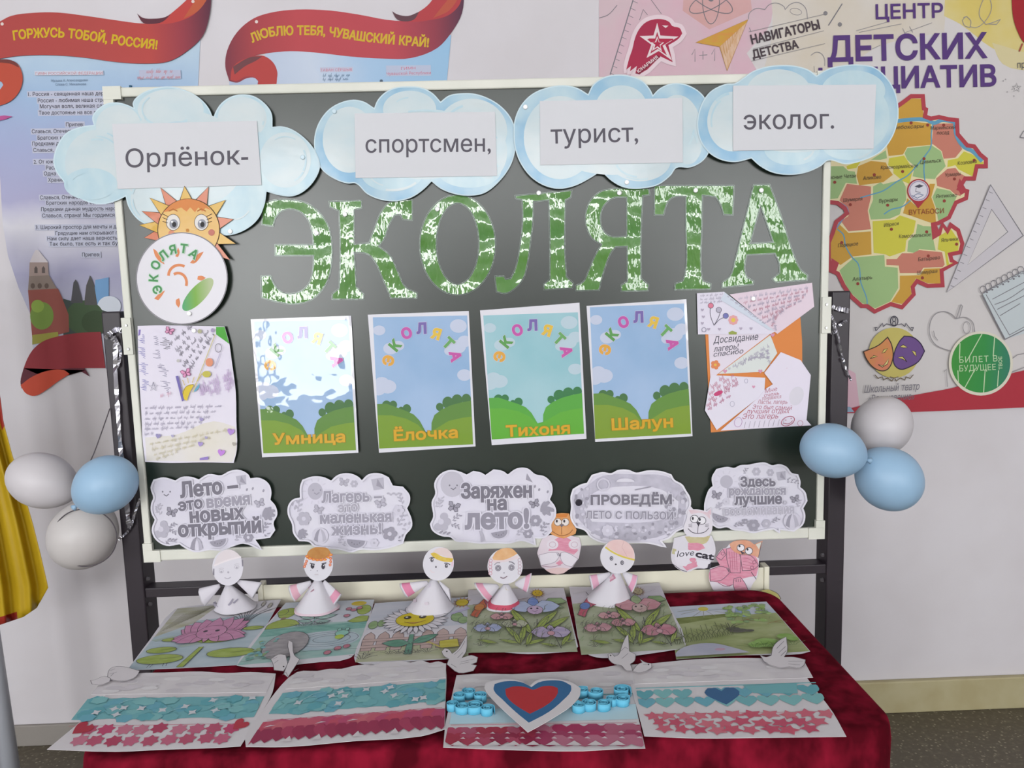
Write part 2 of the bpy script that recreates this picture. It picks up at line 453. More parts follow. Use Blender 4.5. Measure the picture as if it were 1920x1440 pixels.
structure(box('baseboard_shaded', ROOM_X0, -0.4, WALL_Y - 0.012, WALL_Y, 0, 0.07, mat('#8f8a84', rough=0.6), bev=0.003))  # left run of the baseboard, its shade put into the grey colour
bm = bmesh.new(); xs = [ROOM_X0] + [v for w in WINDOWS for v in w[:2]] + [ROOM_X1]
for a, b in zip(xs[::2], xs[1::2]): add_box(bm, a, b, ROOM_Y0 - 0.15, ROOM_Y0, 0, ROOM_Z)
for x0, x1, z0, z1 in WINDOWS:
    add_box(bm, x0, x1, ROOM_Y0 - 0.15, ROOM_Y0, 0, z0); add_box(bm, x0, x1, ROOM_Y0 - 0.15, ROOM_Y0, z1, ROOM_Z)
structure(bm_obj('wall_front', bm, PLASTER))
WHITE_PVC = mat('#e4e4e2', rough=0.35)
for k, (x0, x1, z0, z1) in enumerate(WINDOWS):
    bm = bmesh.new(); y0, y1 = ROOM_Y0 - 0.08, ROOM_Y0 - 0.02
    for a, b, c, d in ((x0, x1, z0, z0 + .06), (x0, x1, z1 - .06, z1), (x0, x0 + .06, z0, z1), (x1 - .06, x1, z0, z1),
                       ((x0 + x1) / 2 - .04, (x0 + x1) / 2 + .04, z0, z1)) + (((x0, x1, z1 - .55, z1 - .49),) if z1 - z0 > 1 else ()): add_box(bm, a, b, y0, y1, c, d)
    structure(bm_obj('window_%d' % (k + 1), bm, WHITE_PVC))

# ================================================================ chalkboard on its stand
BOARD_Z = 0.85; PB = wall_plane(0.0)
STEEL = mat('#2b252b', rough=0.38, spec=0.4)
IVORY = mat('#d3d3c9', rough=0.4, c2='#c6c8bd', scale=6)
board = empty('chalkboard', (0, 0.05, 0), 'green chalkboard in an ivory frame hung with cards, on a dark steel stand', 'chalkboard')
CHALK = mat('#182219', rough=0.31, spec=0.62, c2='#1d2820', scale=5, bump=0.02, bscale=300)
s = box('writing_surface', -0.74, 0.74, 0.006, 0.024, BOARD_Z + 0.01, BOARD_Z + 0.99, CHALK, board)
s['label'] = 'dark green writing surface'
W = 0.016
for nm, a in (('frame_rail', (-0.75, 0.75, BOARD_Z, BOARD_Z + W * 1.5)), ('frame_rail', (-0.75, 0.75, BOARD_Z + 1 - W * 1.2, BOARD_Z + 1)),
              ('frame_rail', (-0.75, -0.75 + W, BOARD_Z, BOARD_Z + 1)), ('frame_rail', (0.75 - W, 0.75, BOARD_Z, BOARD_Z + 1))):
    box(nm, a[0], a[1], 0.0, 0.026, a[2], a[3], IVORY, board, 0.003)
for sx in (-1, 1):
    for top in (0, 1):
        bm = bmesh.new(); off = board.location
        x = sx * 0.7515; z = BOARD_Z - 0.0015 if not top else BOARD_Z + 1.0015
        dz = 1 if not top else -1
        for xa, xb, za, zb_ in ((0, 0.036, 0, 0.026), (0, 0.02, 0.0262, 0.042)):
            xx = sorted((x - sx * xa, x - sx * xb)); zz = sorted((z + dz * za, z + dz * zb_))
            add_box(bm, xx[0], xx[1], -0.003, 0.0285, zz[0], zz[1])
        bmesh.ops.translate(bm, verts=bm.verts, vec=-off)
        bm_obj('corner_cap', bm, IVORY, board)
for sx in (-1, 1):
    xo, xi = sx * 0.812, sx * 0.772
    box('post', min(xo, xi), max(xo, xi), 0.03, 0.09, 0.02, PB.at(1575, 546).z if sx > 0 else PB.at(200, 585).z, STEEL, board, 0.003)
    box('foot', min(xo, xi), max(xo, xi), -0.22, 0.34, 0.0, 0.03, STEEL, board, 0.003)
    # hinge plate between frame and post, with two screws
    z0 = PB.at(240, 665).z if sx < 0 else PB.at(1545, 625).z
    pl = box('hinge_plate', min(sx * 0.735, sx * 0.755), max(sx * 0.735, sx * 0.755), -0.004, 0.03, z0, z0 + 0.078, IVORY, board, 0.001)
    for dz in (0.012, 0.062):
        bm = bmesh.new(); cone_between(bm, (sx * 0.744, 0.0 - 0.004 - 0.05, z0 + dz), (sx * 0.744, -0.0065 - 0.05, z0 + dz), 0.0032, 0.0025)
        bm_obj('screw', bm, mat('#a8a8a8', rough=0.3, metal=0.8), pl)
zb = wall_plane(0.035).at(1500, 1060).z
box('crossbar', -0.775, 0.775, 0.035, 0.075, zb - 0.022, zb, STEEL, board, 0.002)
for sx in (-1, 1):
    for dz in (0.018, -0.042):
        bm = bmesh.new(); p = Vector((sx * 0.7725, 0.048, zb + dz)) - board.location
        cone_between(bm, p, p + Vector((-sx * 0.006, 0, 0)), 0.0055, 0.004, 6)
        bm_obj('bolt', bm, mat('#7b787c', rough=0.3, metal=0.7), board)
PT = wall_plane(0.008)
tz1 = PT.at(1300, 1069).z; tz0 = tz1 - 0.075; tx0 = -0.50; tx1 = PT.at(1432, 1080).x
TRAY = mat('#dad7c4', rough=0.4)
bm = bmesh.new(); off = board.location
add_box(bm, tx0, tx1, 0.008, 0.012, tz0, tz1, 0.0012); add_box(bm, tx0, tx1, 0.0125, 0.0295, tz0, tz0 + 0.004, 0.001); add_box(bm, tx0, tx1, 0.03, 0.034, tz0, tz1 - 0.01, 0.001)
bmesh.ops.translate(bm, verts=bm.verts, vec=-off); tray = bm_obj('chalk_tray', bm, TRAY, board); tray['label'] = 'ivory chalk tray'
for x in (tx0, tx1):
    e = 1 if x > 0 else -1
    box('end_cap', min(x, x + e * 0.012), max(x, x + e * 0.012), 0.004, 0.0345, tz0 - 0.002, tz1 + 0.003, TRAY, tray, 0.002)

# ================================================================ table and red velvet cloth
TZ = 0.75; CT = 0.004           # table top and cloth thickness
TX0, TX1, TY0, TY1 = -0.605, 0.618, -0.587, -0.04
WOOD = mat('#9c7a52', rough=0.5, c2='#85633f', scale=4, stretch=(1, 8, 1))
table = empty('table', (0.005, -0.31, 0), 'school table standing under the dark red velvet cloth in front of the chalkboard', 'table')
box('tabletop', TX0 + .02, TX1 - .02, TY0 + .02, TY1 - .02, TZ - 0.022, TZ - 0.003, WOOD, table, 0.004)
for x in (TX0 + 0.05, TX1 - 0.08):
    for y in (TY0 + 0.05, TY1 - 0.08): box('leg', x, x + 0.03, y, y + 0.03, 0, TZ - 0.022, STEEL, table, 0.002)
VELVET = mat('#4b0a16', rough=0.9, spec=0.03, c2='#7f162b', scale=24, detail=3, lo=0.40, hi=0.70, sheen=0.06, bump=0.5, bscale=30, stretch=(1, 1, 0.6), bdist=0.006)
def velvet_cloth():
    rc = 0.055; per = []
    cx0, cx1, cy0, cy1 = TX0 + rc, TX1 - rc, TY0 + rc, TY1 - rc
    def seg(a, b, n): return [(a[0] + (b[0] - a[0]) * i / n, a[1] + (b[1] - a[1]) * i / n) for i in range(n)]
    def arc(c, a0): return [(c[0] + rc * math.cos(R_(a0 + 90 * i / 10)), c[1] + rc * math.sin(R_(a0 + 90 * i / 10))) for i in range(10)]
    per += seg((cx0, TY0), (cx1, TY0), 70) + arc((cx1, cy0), -90) + seg((TX1, cy0), (TX1, cy1), 34) + arc((cx1, cy1), 0)
    per += seg((cx1, TY1), (cx0, TY1), 70) + arc((cx0, cy1), 90) + seg((TX0, cy1), (TX0, cy0), 34) + arc((cx0, cy0), 180)
    N = len(per); nrm = []
    for i in range(N):
        a, b = per[i - 1], per[(i + 1) % N]; dx, dy = b[0] - a[0], b[1] - a[1]; l = math.hypot(dx, dy); nrm.append((dy / l, -dx / l))
    ox, oy = (TX0 + TX1) / 2, (TY0 + TY1) / 2
    prof = [(-0.045, CT), (-0.02, CT), (-0.010, CT), (-0.004, CT - 0.001), (0.0005, CT - 0.004), (0.003, CT - 0.012), (0.005, CT - 0.03)]
    V, F = [], []
    rings = []
    rn = random.Random(5); ph = [rn.uniform(0, 6.28) for _ in range(6)]
    def ring(off, z, amp):
        r = []
        for i, (p, q) in enumerate(zip(per, nrm)):
            t = i / N * 2 * math.pi
            w = amp * (math.sin(17 * t + ph[0]) + 0.6 * math.sin(29 * t + ph[1]) + 0.5 * math.sin(9 * t + ph[2]) + 0.4)
            r.append(len(V)); V.append((p[0] + q[0] * (off + w) - ox, p[1] + q[1] * (off + w) - oy, z))
        rings.append(r)
    for o, z in prof: ring(o, z, 0)
    for k in range(1, 15):
        f = k / 14; ring(0.006 + 0.012 * f, -0.026 - f * (TZ - 0.05), 0.011 * min(1, f * 3))
    for a, b in zip(rings, rings[1:]):
        for i in range(N): j = (i + 1) % N; F.append([a[i], b[i], b[j], a[j]])
    F.append(rings[0])
    o = link(mesh('tablecloth', V, F, [VELVET], smooth=True), 'tablecloth', None, (ox, oy, TZ))
    F0 = o.modifiers.new('thick', 'SOLIDIFY'); F0.thickness = 0.002; F0.offset = -1
    return tag(o, 'dark red crushed velvet cloth draped over the table below the chalkboard', 'tablecloth')
velvet_cloth()
# ================================================================ banners and mural on the wall
PW = wall_plane(WALL_Y - 0.002)
def loc_y(pl, py, px=960): return pl.loc(px, py)[1]
RED = '#a8423f'; RED2 = '#b8453f'; YEL = '#c9a820'
def lines(a, rows, cw, h, m):
    for t, x, y in rows:
        p1 = (x + cw * len(t), y - 0.012 * cw * len(t))
        a.stroke([(x - 2, y - 3.2), (p1[0] + 2, p1[1] - 3.2)], 11, HALO)
        a.text(t, (x, y), p1, h, m, bold=0.012, res=2)
HALO = mat('#b9bccd')
INK = mat('#3a3844')

# left banner
a = Art('wall_banner', PW)
body = [(-70, 60), (376, 62), (371, 170), (372, 640), (205, 640), (199, 692), (62, 657), (60, 640), (62, 620), (57, 590), (35, 540), (15, 480), (5, 420), (0, 330), (-70, 330)]
a.solid(body, 'c0c4d2', 0.0012); oy = a.orig[1]
SKY1 = print_grad('banner_sky', [(0, '#c2c4cf'), (0.15, '#b4b5c8'), (0.3, '#a3a2bd'), (0.45, '#cfced6'), (0.55, '#a6a5c4'), (0.72, '#a0a8ca'), (0.86, '#9ab4d2'), (1, '#b3c9da')],
                  'Y', loc_y(PW, 660) - oy, loc_y(PW, 80) - oy, 0.16, 5.0)
a.F[0:0] = []; a.I[0] = a.mi(SKY1)
lines(a, [('1. Россия - священная наша держава,', 53, 180), ('Россия - любимая наша страна.', 71, 192), ('Могучая воля, великая слава -', 75, 203),
          ('Твое достоянье на все времена!', 73, 215), ('Припев:', 124, 237), ('Славься, Отечество наше свободное,', 60, 250), ('Братских народов союз вековой,', 71, 262),
          ('Предками данная мудрость народная!', 61, 273), ('Славься, страна! Мы гордимся тобой!', 63, 285), ('2. От южных морей до полярного края', 64, 307),
          ('Раскинулись наши леса и поля.', 87, 318), ('Одна ты на свете! Одна ты такая -', 83, 329), ('Хранимая Богом родная земля!', 91, 341),
          ('Славься, Отечество наше свободное,', 76, 374), ('Братских народов союз вековой,', 88, 384), ('Предками данная мудрость народная!', 78, 396),
          ('Славься, страна! Мы гордимся тобой!', 80, 408), ('3. Широкий простор для мечты и для жизни', 68, 430), ('Грядущие нам открывают года.', 105, 441),
          ('Нам силу дает наша верность Отчизне.', 90, 451), ('Так было, так есть и так будет всегда!', 94, 461), ('Припев:', 155, 481)], 4.75, 7.2, INK)
a.stroke([(66, 138), (195, 137)], 8, mat('#c3c8d6')); a.text('ГИМН РОССИЙСКОЙ ФЕДЕРАЦИИ', (68, 141), (193, 140), 5, mat('#b8696f'), res=2)
a.text('Музыка А. Александрова', (97, 154), (165, 152.5), 4.5, mat('#5d7089'), res=2); a.text('Слова С. Михалкова', (105, 161), (162, 160), 4.5, mat('#5d7089'), res=2)
a.stroke([(262, 140), (340, 140)], 16, mat('#b3b7cc')); a.scrawl((275, 138), (322, 137), 5, mat('#c0787f'), 0.9, 1); a.scrawl((258, 148), (342, 147), 4, mat('#c0787f'), 0.8, 2)
# brick towers at the foot of the banner
for p, c in (([(180, 525), (205, 520), (205, 585), (176, 585)], '#6f9ac4'), (ellipse(206, 574, 22, 19), '#cfd6e0'), ([(120, 560), (205, 585), (205, 625), (120, 628)], '#3c4744'),
             (ellipse(160, 595, 36, 32), '#41563a'), (ellipse(180, 604, 26, 22), '#37492f'), ([(137, 545), (139, 530), (143, 524), (147, 530), (151, 545), (157, 568), (134, 568)], '#4c4c50'),
             ([(160, 560), (163, 535), (168, 522), (170, 516), (173, 522), (178, 535), (184, 572), (160, 572)], '#51504f'),
             ([(64, 476), (68, 469), (73, 469), (92, 492), (57, 492)], '#c6bfc2'), ([(57, 492), (91, 492), (93, 518), (56, 520)], '#9c8a83'), ([(56, 518), (93, 516), (108, 541), (54, 546)], '#86786f'),
             ([(54, 544), (110, 541), (117, 556), (130, 590), (131, 622), (100, 630), (62, 634)], '#8c4d44'), (ellipse(80, 592, 22, 26), '#6f8a3d'), (ellipse(72, 574, 12, 12), '#86a045'),
             ([(62, 628), (110, 622), (112, 636), (62, 646)], '#93903f')):
    a.fill(p, c)
for x in (66, 80): a.fill([(x, 503), (x + 3, 499), (x + 6, 503), (x + 6, 512), (x, 512)], '#5d5350')
for x in (60, 73, 86): a.ell(x + 3, 536, 4, 5, '#5f5048')
# ribbon foot
a.fill(sm([(46, 690), (62, 657), (82, 640), (112, 630), (150, 624), (190, 622), (199, 690), (160, 690), (110, 692), (60, 706), (40, 720)]), '#8c2f36')
a.fill(sm([(46, 690), (40, 715), (42, 728), (60, 708), (110, 692), (160, 690), (170, 706), (150, 696), (128, 699), (80, 703)]), '#5d2833')
a.fill(sm([(40, 722), (50, 737), (66, 742), (85, 733), (110, 715), (132, 701), (122, 694), (95, 694), (62, 706)]), '#bf4a33')
# ribbon head
rib = sm([(-70, 120), (-70, 70), (-30, 55), (0, 42), (22, 31), (66, 25), (109, 24.5), (164, 31), (219, 39), (267, 45), (311, 44), (345, 33), (372, 10), (385, -20), (398, -20), (394, 28), (381, 68), (350, 98), (317, 116), (273, 120), (219, 117), (153, 108), (87, 104), (33, 106), (0, 111)])
RIB = print_grad('ribbon_red', [(0, '#a8423f'), (0.45, '#ab4440'), (0.7, '#b2443f'), (0.86, '#943843'), (1, '#5a2a3d')], 'X', PW.loc(0, 80)[0] - a.orig[0], PW.loc(398, 80)[0] - a.orig[0])
a.solid(rib, RIB, 0.0008)
a.fill(sm([(258, 26), (268, 34), (291, 36), (311, 33), (332, 18), (352, 0), (372, -20), (396, -20), (385, 6), (362, 30), (325, 44), (288, 46), (270, 44)]), '#b8423e')
a.fill(sm([(345, 36), (372, 22), (391, -4), (396, -20), (388, -20), (372, -4)]), '#b85a3c')
a.fill(sm([(258, 26), (268, 34), (291, 36), (311, 33), (322, 27), (306, 42), (284, 46), (270, 44)]), '#5b2c38')
a.fill(sm([(-40, 112), (0, 112), (20, 113), (34, 120), (43, 138), (44, 153), (38, 172), (22, 190), (0, 199), (-40, 205), (-40, 180), (0, 170), (8, 160), (4, 154), (-40, 150)]), '#b54a36')
a.fill(sm([(-40, 112), (0, 112), (20, 113), (34, 120), (38, 128), (20, 120), (-40, 120)]), '#6f3430')
a.fill([(-30, 222), (10, 217), (25, 219), (10, 225), (-30, 232)], '#b0508a')
a.text('ГОРЖУСЬ ТОБОЙ, РОССИЯ!', 0, 0, 17, mat(YEL), bold=0.035, path=[(28, 76), (60, 72), (120, 71), (180, 78), (240, 87), (295, 93)])
for x, y in ((6, 46), (363, 4)): a.ell(x, y, 3, 3, '#d9c9c4')
a.build('red ribbon wall banner with song verses and a brick tower, left of the chalkboard', 'banner', 'ribbon banners on the wall')
bm = bmesh.new(); p = wall_plane(WALL_Y - 0.004).at(245, 163) - a.ob.matrix_world.translation
q = a.ob.matrix_world.to_3x3().inverted() @ p; cone_between(bm, (q.x, q.y - .012, 0.003), (q.x, q.y + .004, 0.003), 0.004, 0.004, 8)
bm_obj('pin', bm, mat('#2f5c78'), a.ob)

# second banner
a = Art('wall_banner', PW)
a.solid([(497, 95), (846, 66), (838, 150), (838, 690), (440, 690), (430, 152), (500, 140)], 'aac1da', 0.0012)
a.I[0] = a.mi(print_grad('banner_sky', [(0, '#a9b7cf'), (0.35, '#c3cede'), (0.6, '#a3c0dc'), (1, '#93bad8')], 'X', PW.loc(440, 100)[0] - a.orig[0], PW.loc(846, 100)[0] - a.orig[0], 0.25, 6.0))
a.stroke([(600, 131), (662, 130)], 9, mat('#bcbfd2')); a.text('ТАВАН СĔРШЫВ', (601, 134), (660, 133), 5, mat('#c4687c'), res=2)
for y, t in ((144, 3), (151, 4)): a.scrawl((605, y), (655, y - 1), 4, mat('#56708e'), 0.8, t)
a.stroke([(724, 133), (808, 132)], 19, mat('#b5bdd2')); a.text('ГИМН', (752, 131), (779, 130), 5, mat('#c4687c'), res=2); a.text('Чувашской Республики', (725, 141), (808, 139), 5.5, mat('#c4687c'), res=2)
RIB = print_grad('ribbon_red', [(0, '#7a3340'), (0.12, '#a23f44'), (0.3, '#b5464c'), (0.7, '#b5464f'), (0.88, '#8f3a48'), (1, '#553045')], 'X', PW.loc(423, 80)[0] - a.orig[0], PW.loc(868, 80)[0] - a.orig[0])
a.solid(sm([(422.5, 125), (426, 95), (445, 60), (475, 35), (507, 24), (557, 18), (620, 20), (670, 27), (742, 39), (790, 36), (825, 18), (845, -20), (871, -20), (866, 25), (847, 60), (820, 90), (770, 109), (720, 110), (657, 106), (595, 99), (545, 96), (500, 100),
            (477, 104), (495, 105), (512, 117), (520, 135), (519, 150), (515, 172), (481, 172), (484, 152), (477, 146), (462, 147), (445, 155), (430, 152)]), RIB, 0.0008)
a.fill(sm([(735, 21), (745, 27), (765, 30), (782, 24), (805, 7), (822, -20), (868, -20), (862, 8), (842, 28), (805, 38), (765, 41), (746, 37)]), '#ae3f44')
a.fill(sm([(812, 34), (842, 20), (862, -8), (868, -20), (858, -20), (836, 4)]), '#b35542')
a.fill(sm([(735, 21), (745, 27), (765, 30), (786, 22), (776, 37), (755, 40), (744, 36)]), '#5f4048')
a.fill(sm([(437, 125), (470, 107), (495, 106), (512, 118), (519, 136), (517, 172), (482, 172), (486, 152), (477, 144), (460, 144), (444, 152), (432, 150)]), '#b0423f')
a.fill(sm([(437, 125), (470, 107), (492, 106), (480, 114), (460, 124), (440, 140)]), '#6d4044')
a.text('ЛЮБЛЮ ТЕБЯ, ЧУВАШСКИЙ КРАЙ!', 0, 0, 17, mat('#c9a732'), bold=0.035, path=[(474, 80), (500, 70), (550, 65.5), (610, 67), (680, 77), (740, 83), (803, 88)])
a.ell(481, 41, 3, 3, '#d9c9c4'); a.ell(715, 152, 3, 3, '#4b5a6b')
a.build('red ribbon wall banner on pale blue, peeking over the top of the chalkboard', 'banner', 'ribbon banners on the wall')

# the big mural panel
a = Art('wall_mural', PW)
a.solid([(1123, -60), (2010, -60), (2010, 759), (1706, 772), (1123, 780)], '#cbc7c6', 0.0015)
oy = a.orig[1]
a.fill(sm([(1123, -60), (1440, -60), (1446, 40), (1400, 100), (1430, 150), (1380, 260), (1123, 260)]), mat('#cfa9b6', c2='#c9b2b8', scale=6))
a.fill(sm([(1285, -60), (1400, -60), (1410, 20), (1330, 55), (1280, 20)]), mat('#c99c98', c2='#cba6a8', scale=8))
a.fill(sm([(1440, -60), (1780, -60), (1770, 60), (1640, 90), (1500, 190), (1420, 170), (1448, 60)]), mat('#c9bfae', c2='#ccc6be', scale=5))
a.fill(sm([(1775, -60), (1930, -60), (2000, 60), (1930, 118), (1860, 90), (1800, 45), (1770, 30)]), mat('#cdba68', c2='#d0c48e', scale=6))
a.fill(sm([(1860, 80), (1960, 110), (1940, 135), (1880, 120)]), '#ccc196')
a.fill([(1587, 690), (1604, 700), (1612, 766), (1587, 770)], '#d2aebb')
G = mat('#76747a'); G2 = mat('#8e8b8e')
# pencil drawings, upper part
a.stroke([(1190, -10), (1144, 140)], 2, G)
for k in range(11):
    x, y = 1187 - 4.3 * k, 2 + 13.5 * k; a.stroke([(x, y), (x + 9, y + 4)], 0.9, G)
a.stroke([(1123, 34), (1140, 28), (1157, 10)], 1.2, G, smooth=True); a.stroke([(1221, 0), (1240, 26)], 1, G); a.stroke([(1199, 38), (1206, 18), (1214, 28)], 1, G)
for rot in (90, 28, 152): a.ring(1333, 0, 45, 16, 1.5, G, rot)
a.ell(1333, -1, 5, 4, G)
for q in ([(1297, 103), (1303, 92), (1303, 116)], [(1318, 96), (1318, 112)], [(1311, 104), (1326, 103)], [(1334, 102), (1340, 91), (1340, 114)]): a.stroke(q, 1.4, G2)
a.stroke([(1403, 36), (1405, 25), (1418, 16), (1434, 18), (1442, 9), (1456, 6), (1470, 13), (1472, 18), (1482, 8), (1497, 5), (1510, 15), (1514, 36)], 1.4, G2, smooth=True)
a.ring(1492, 22, 11, 6, 0.9, G2, 12)
a.ell(1547.5, 25, 4, 4, '#7d7a7c'); a.ell(1574.5, 46, 4, 4, '#7d7a7c'); a.stroke([(1553, 48), (1579, 7)], 2, G)
a.stroke([(1405, 52), (1408, 60)], 1, G); a.stroke([(1520, 104), (1530, 98), (1540, 101), (1546, 112), (1546, 124)], 1.3, G2, smooth=True); a.stroke([(1526, 124), (1527, 140)], 1, G2)
for q in ([(1605, 58), (1665, 41)], [(1610, 61), (1690, 45)], [(1695, 62), (1747, 43)], [(1692, 53), (1697, 64)], [(1705, 50), (1711, 61)], [(1635, 92), (1650, 85)]): a.stroke(q, 1.1, G2)
a.stroke([(1806, 33), (1812, 31), (1820, 40), (1818, 52), (1808, 48), (1804, 38), (1810, 32)], 1.2, G2, smooth=True)
a.stroke([(1818, 50), (1830, 52), (1850, 36), (1859, 14), (1855, -4), (1845, -4), (1838, 12), (1836, 30), (1848, 46), (1862, 42), (1876, 36), (1868, 46), (1852, 45)], 1.2, G2, smooth=True)
# flying notes around the paper plane
a.fill([(1304, 80), (1402, 37), (1363, 133), (1349, 88)], mat('#c29a3d', c2='#c98d45', scale=30, stretch=(1, 4, 1)))
a.fill([(1349, 88), (1400, 42), (1363, 131)], mat('#c9a07a', c2='#d3b59e', scale=40, stretch=(4, 1, 1)))
for k in range(9): a.stroke([(1350 + 4.6 * k, 86 - 4.5 * k), (1357 + 3 * k, 112 - 6 * k)], 0.8, '#b98a4c')
a.stroke([(1304, 80), (1402, 37), (1363, 133), (1349, 88)], 1, '#a7803c', True)
# red eagle-and-star emblem
HL = mat('#dcc8ce')
eg = sm([(1244, 37), (1227, 36.5), (1211, 42), (1199, 54), (1191, 70), (1185, 94), (1180, 108), (1174, 131), (1183, 124), (1181, 134), (1194, 124), (1191, 138), (1199, 139), (1238, 106), (1261, 117), (1253, 85), (1272, 73), (1279, 63), (1274, 53), (1260, 49), (1255, 42)], n=3)
a.stroke(eg, 15, HL, True); a.fill(eg, mat('#ab2444', c2='#a02747', scale=7))
def star(cx, cy, r, k=0.4, rot=-90): return [(cx + (r if i % 2 == 0 else r * k) * math.cos(R_(rot + 36 * i)), cy + (r if i % 2 == 0 else r * k) * math.sin(R_(rot + 36 * i))) for i in range(10)]
a.fill([(1232, 43), (1238, 67), (1272, 69), (1247, 84), (1260, 114), (1235, 96), (1212, 109), (1221, 84), (1199, 68), (1225, 67)], '#dccdcf')
a.fill([(1232, 60), (1236, 73), (1262, 74), (1242, 86), (1250, 104), (1233, 92), (1219, 101), (1225, 84), (1213, 74), (1228, 73)], '#ab2444')
a.fill([(1216, 72.5), (1262, 73), (1262, 76), (1216, 76)], '#ab2444')
a.fill([(1232, 68), (1236, 79), (1245, 80), (1238, 86), (1241, 97), (1232, 90), (1222, 96), (1225, 86), (1219, 80), (1228, 79)], '#dccdcf')
a.fill(star(1232.5, 83, 10.5), '#ab2444'); a.fill([(1241, 48), (1253, 48.5), (1248, 53)], '#dccdcf')
a.fill([(1191, 138), (1232, 103), (1238, 107), (1199, 140)], '#7d2038')
a.text('ЮНАРМИЯ', (1197, 137), (1234, 109), 6, mat('#e0cfd2'), bold=0.02)
for q in ([(1404, 60), (1550, 26)], [(1412, 92), (1544, 58)], [(1408, 115), (1546, 82)]): a.stroke(q, 0.9, G2)
a.text('НАВИГАТОРЫ', (1410, 83), (1537, 54), 17, mat('#45393f'), bold=0.03); a.text('ДЕТСТВА', (1412, 110), (1497, 90), 15.5, mat('#45393f'), bold=0.03)
PUR = mat('#523573')
a.text('ЦЕНТР', (1642, 36), (1767, 33), 27, PUR, bold=0.02); a.text('ДЕТСКИХ', (1553, 115), (1849, 108), 46, PUR, bold=0.028); a.text('ИНИЦИАТИВ', (1536, 168), (1866, 161), 39, PUR, bold=0.028)
a.fill(sm([(1895, -60), (1896, 0), (1899, 35), (1908, 62), (1921, 82), (1960, 90), (2000, -60)]), '#9a2029'); a.stroke([(1916, 82), (1910, 97)], 3, '#9a4a3c')
a.text('про', (1907, 128), (1929, 127), 13, mat('#55525a'))
for q in (star(1905, 165, 9),): a.stroke(q, 1, G2, True)
for k in range(6): a.ell(1893 + 13 * math.cos(k), 164 + 17 * math.sin(k * 1.3), 1, 1, G2)
a.stroke([(1911, 258), (1918, 246), (1930, 246)], 1.4, G, smooth=True); a.stroke([(1911, 258), (1932, 260)], 1.4, G)
# the district map
BRD = mat('#a83a45', rough=0.5); CR = mat('#ddd2a6')
OR_, SA, GR, YE = mat('#c2963c'), mat('#c07a68'), mat('#97b57c'), mat('#c6c044')
outer = [(1556, 507), (1553, 483), (1553, 455), (1560, 438), (1567, 416), (1580, 406), (1587, 400), (1583, 391), (1570, 381), (1545, 378), (1535, 330), (1545, 300), (1600, 270), (1640, 235), (1684, 198), (1694, 191), (1707, 181), (1729, 181), (1731, 204), (1735, 206), (1733, 219), (1744, 223), (1759, 220), (1776, 224), (1793, 226), (1794, 252), (1812, 273), (1825, 275), (1836, 290), (1847, 299), (1847, 312), (1830, 312), (1825, 335), (1808, 335), (1797, 354), (1812, 359), (1810, 372), (1791, 380), (1778, 408), (1757, 419), (1748, 421), (1750, 444), (1760, 438), (1766, 421), (1775, 434), (1781, 422), (1795, 432), (1803, 457), (1799, 473), (1780, 477), (1783, 489), (1791, 493), (1764, 507), (1766, 535), (1738, 536), (1718, 527), (1710, 538), (1712, 552), (1690, 576), (1669, 570), (1639, 584), (1625, 574), (1615, 574), (1595, 556), (1581, 536), (1570, 513)]
a.fill(outer, CR)
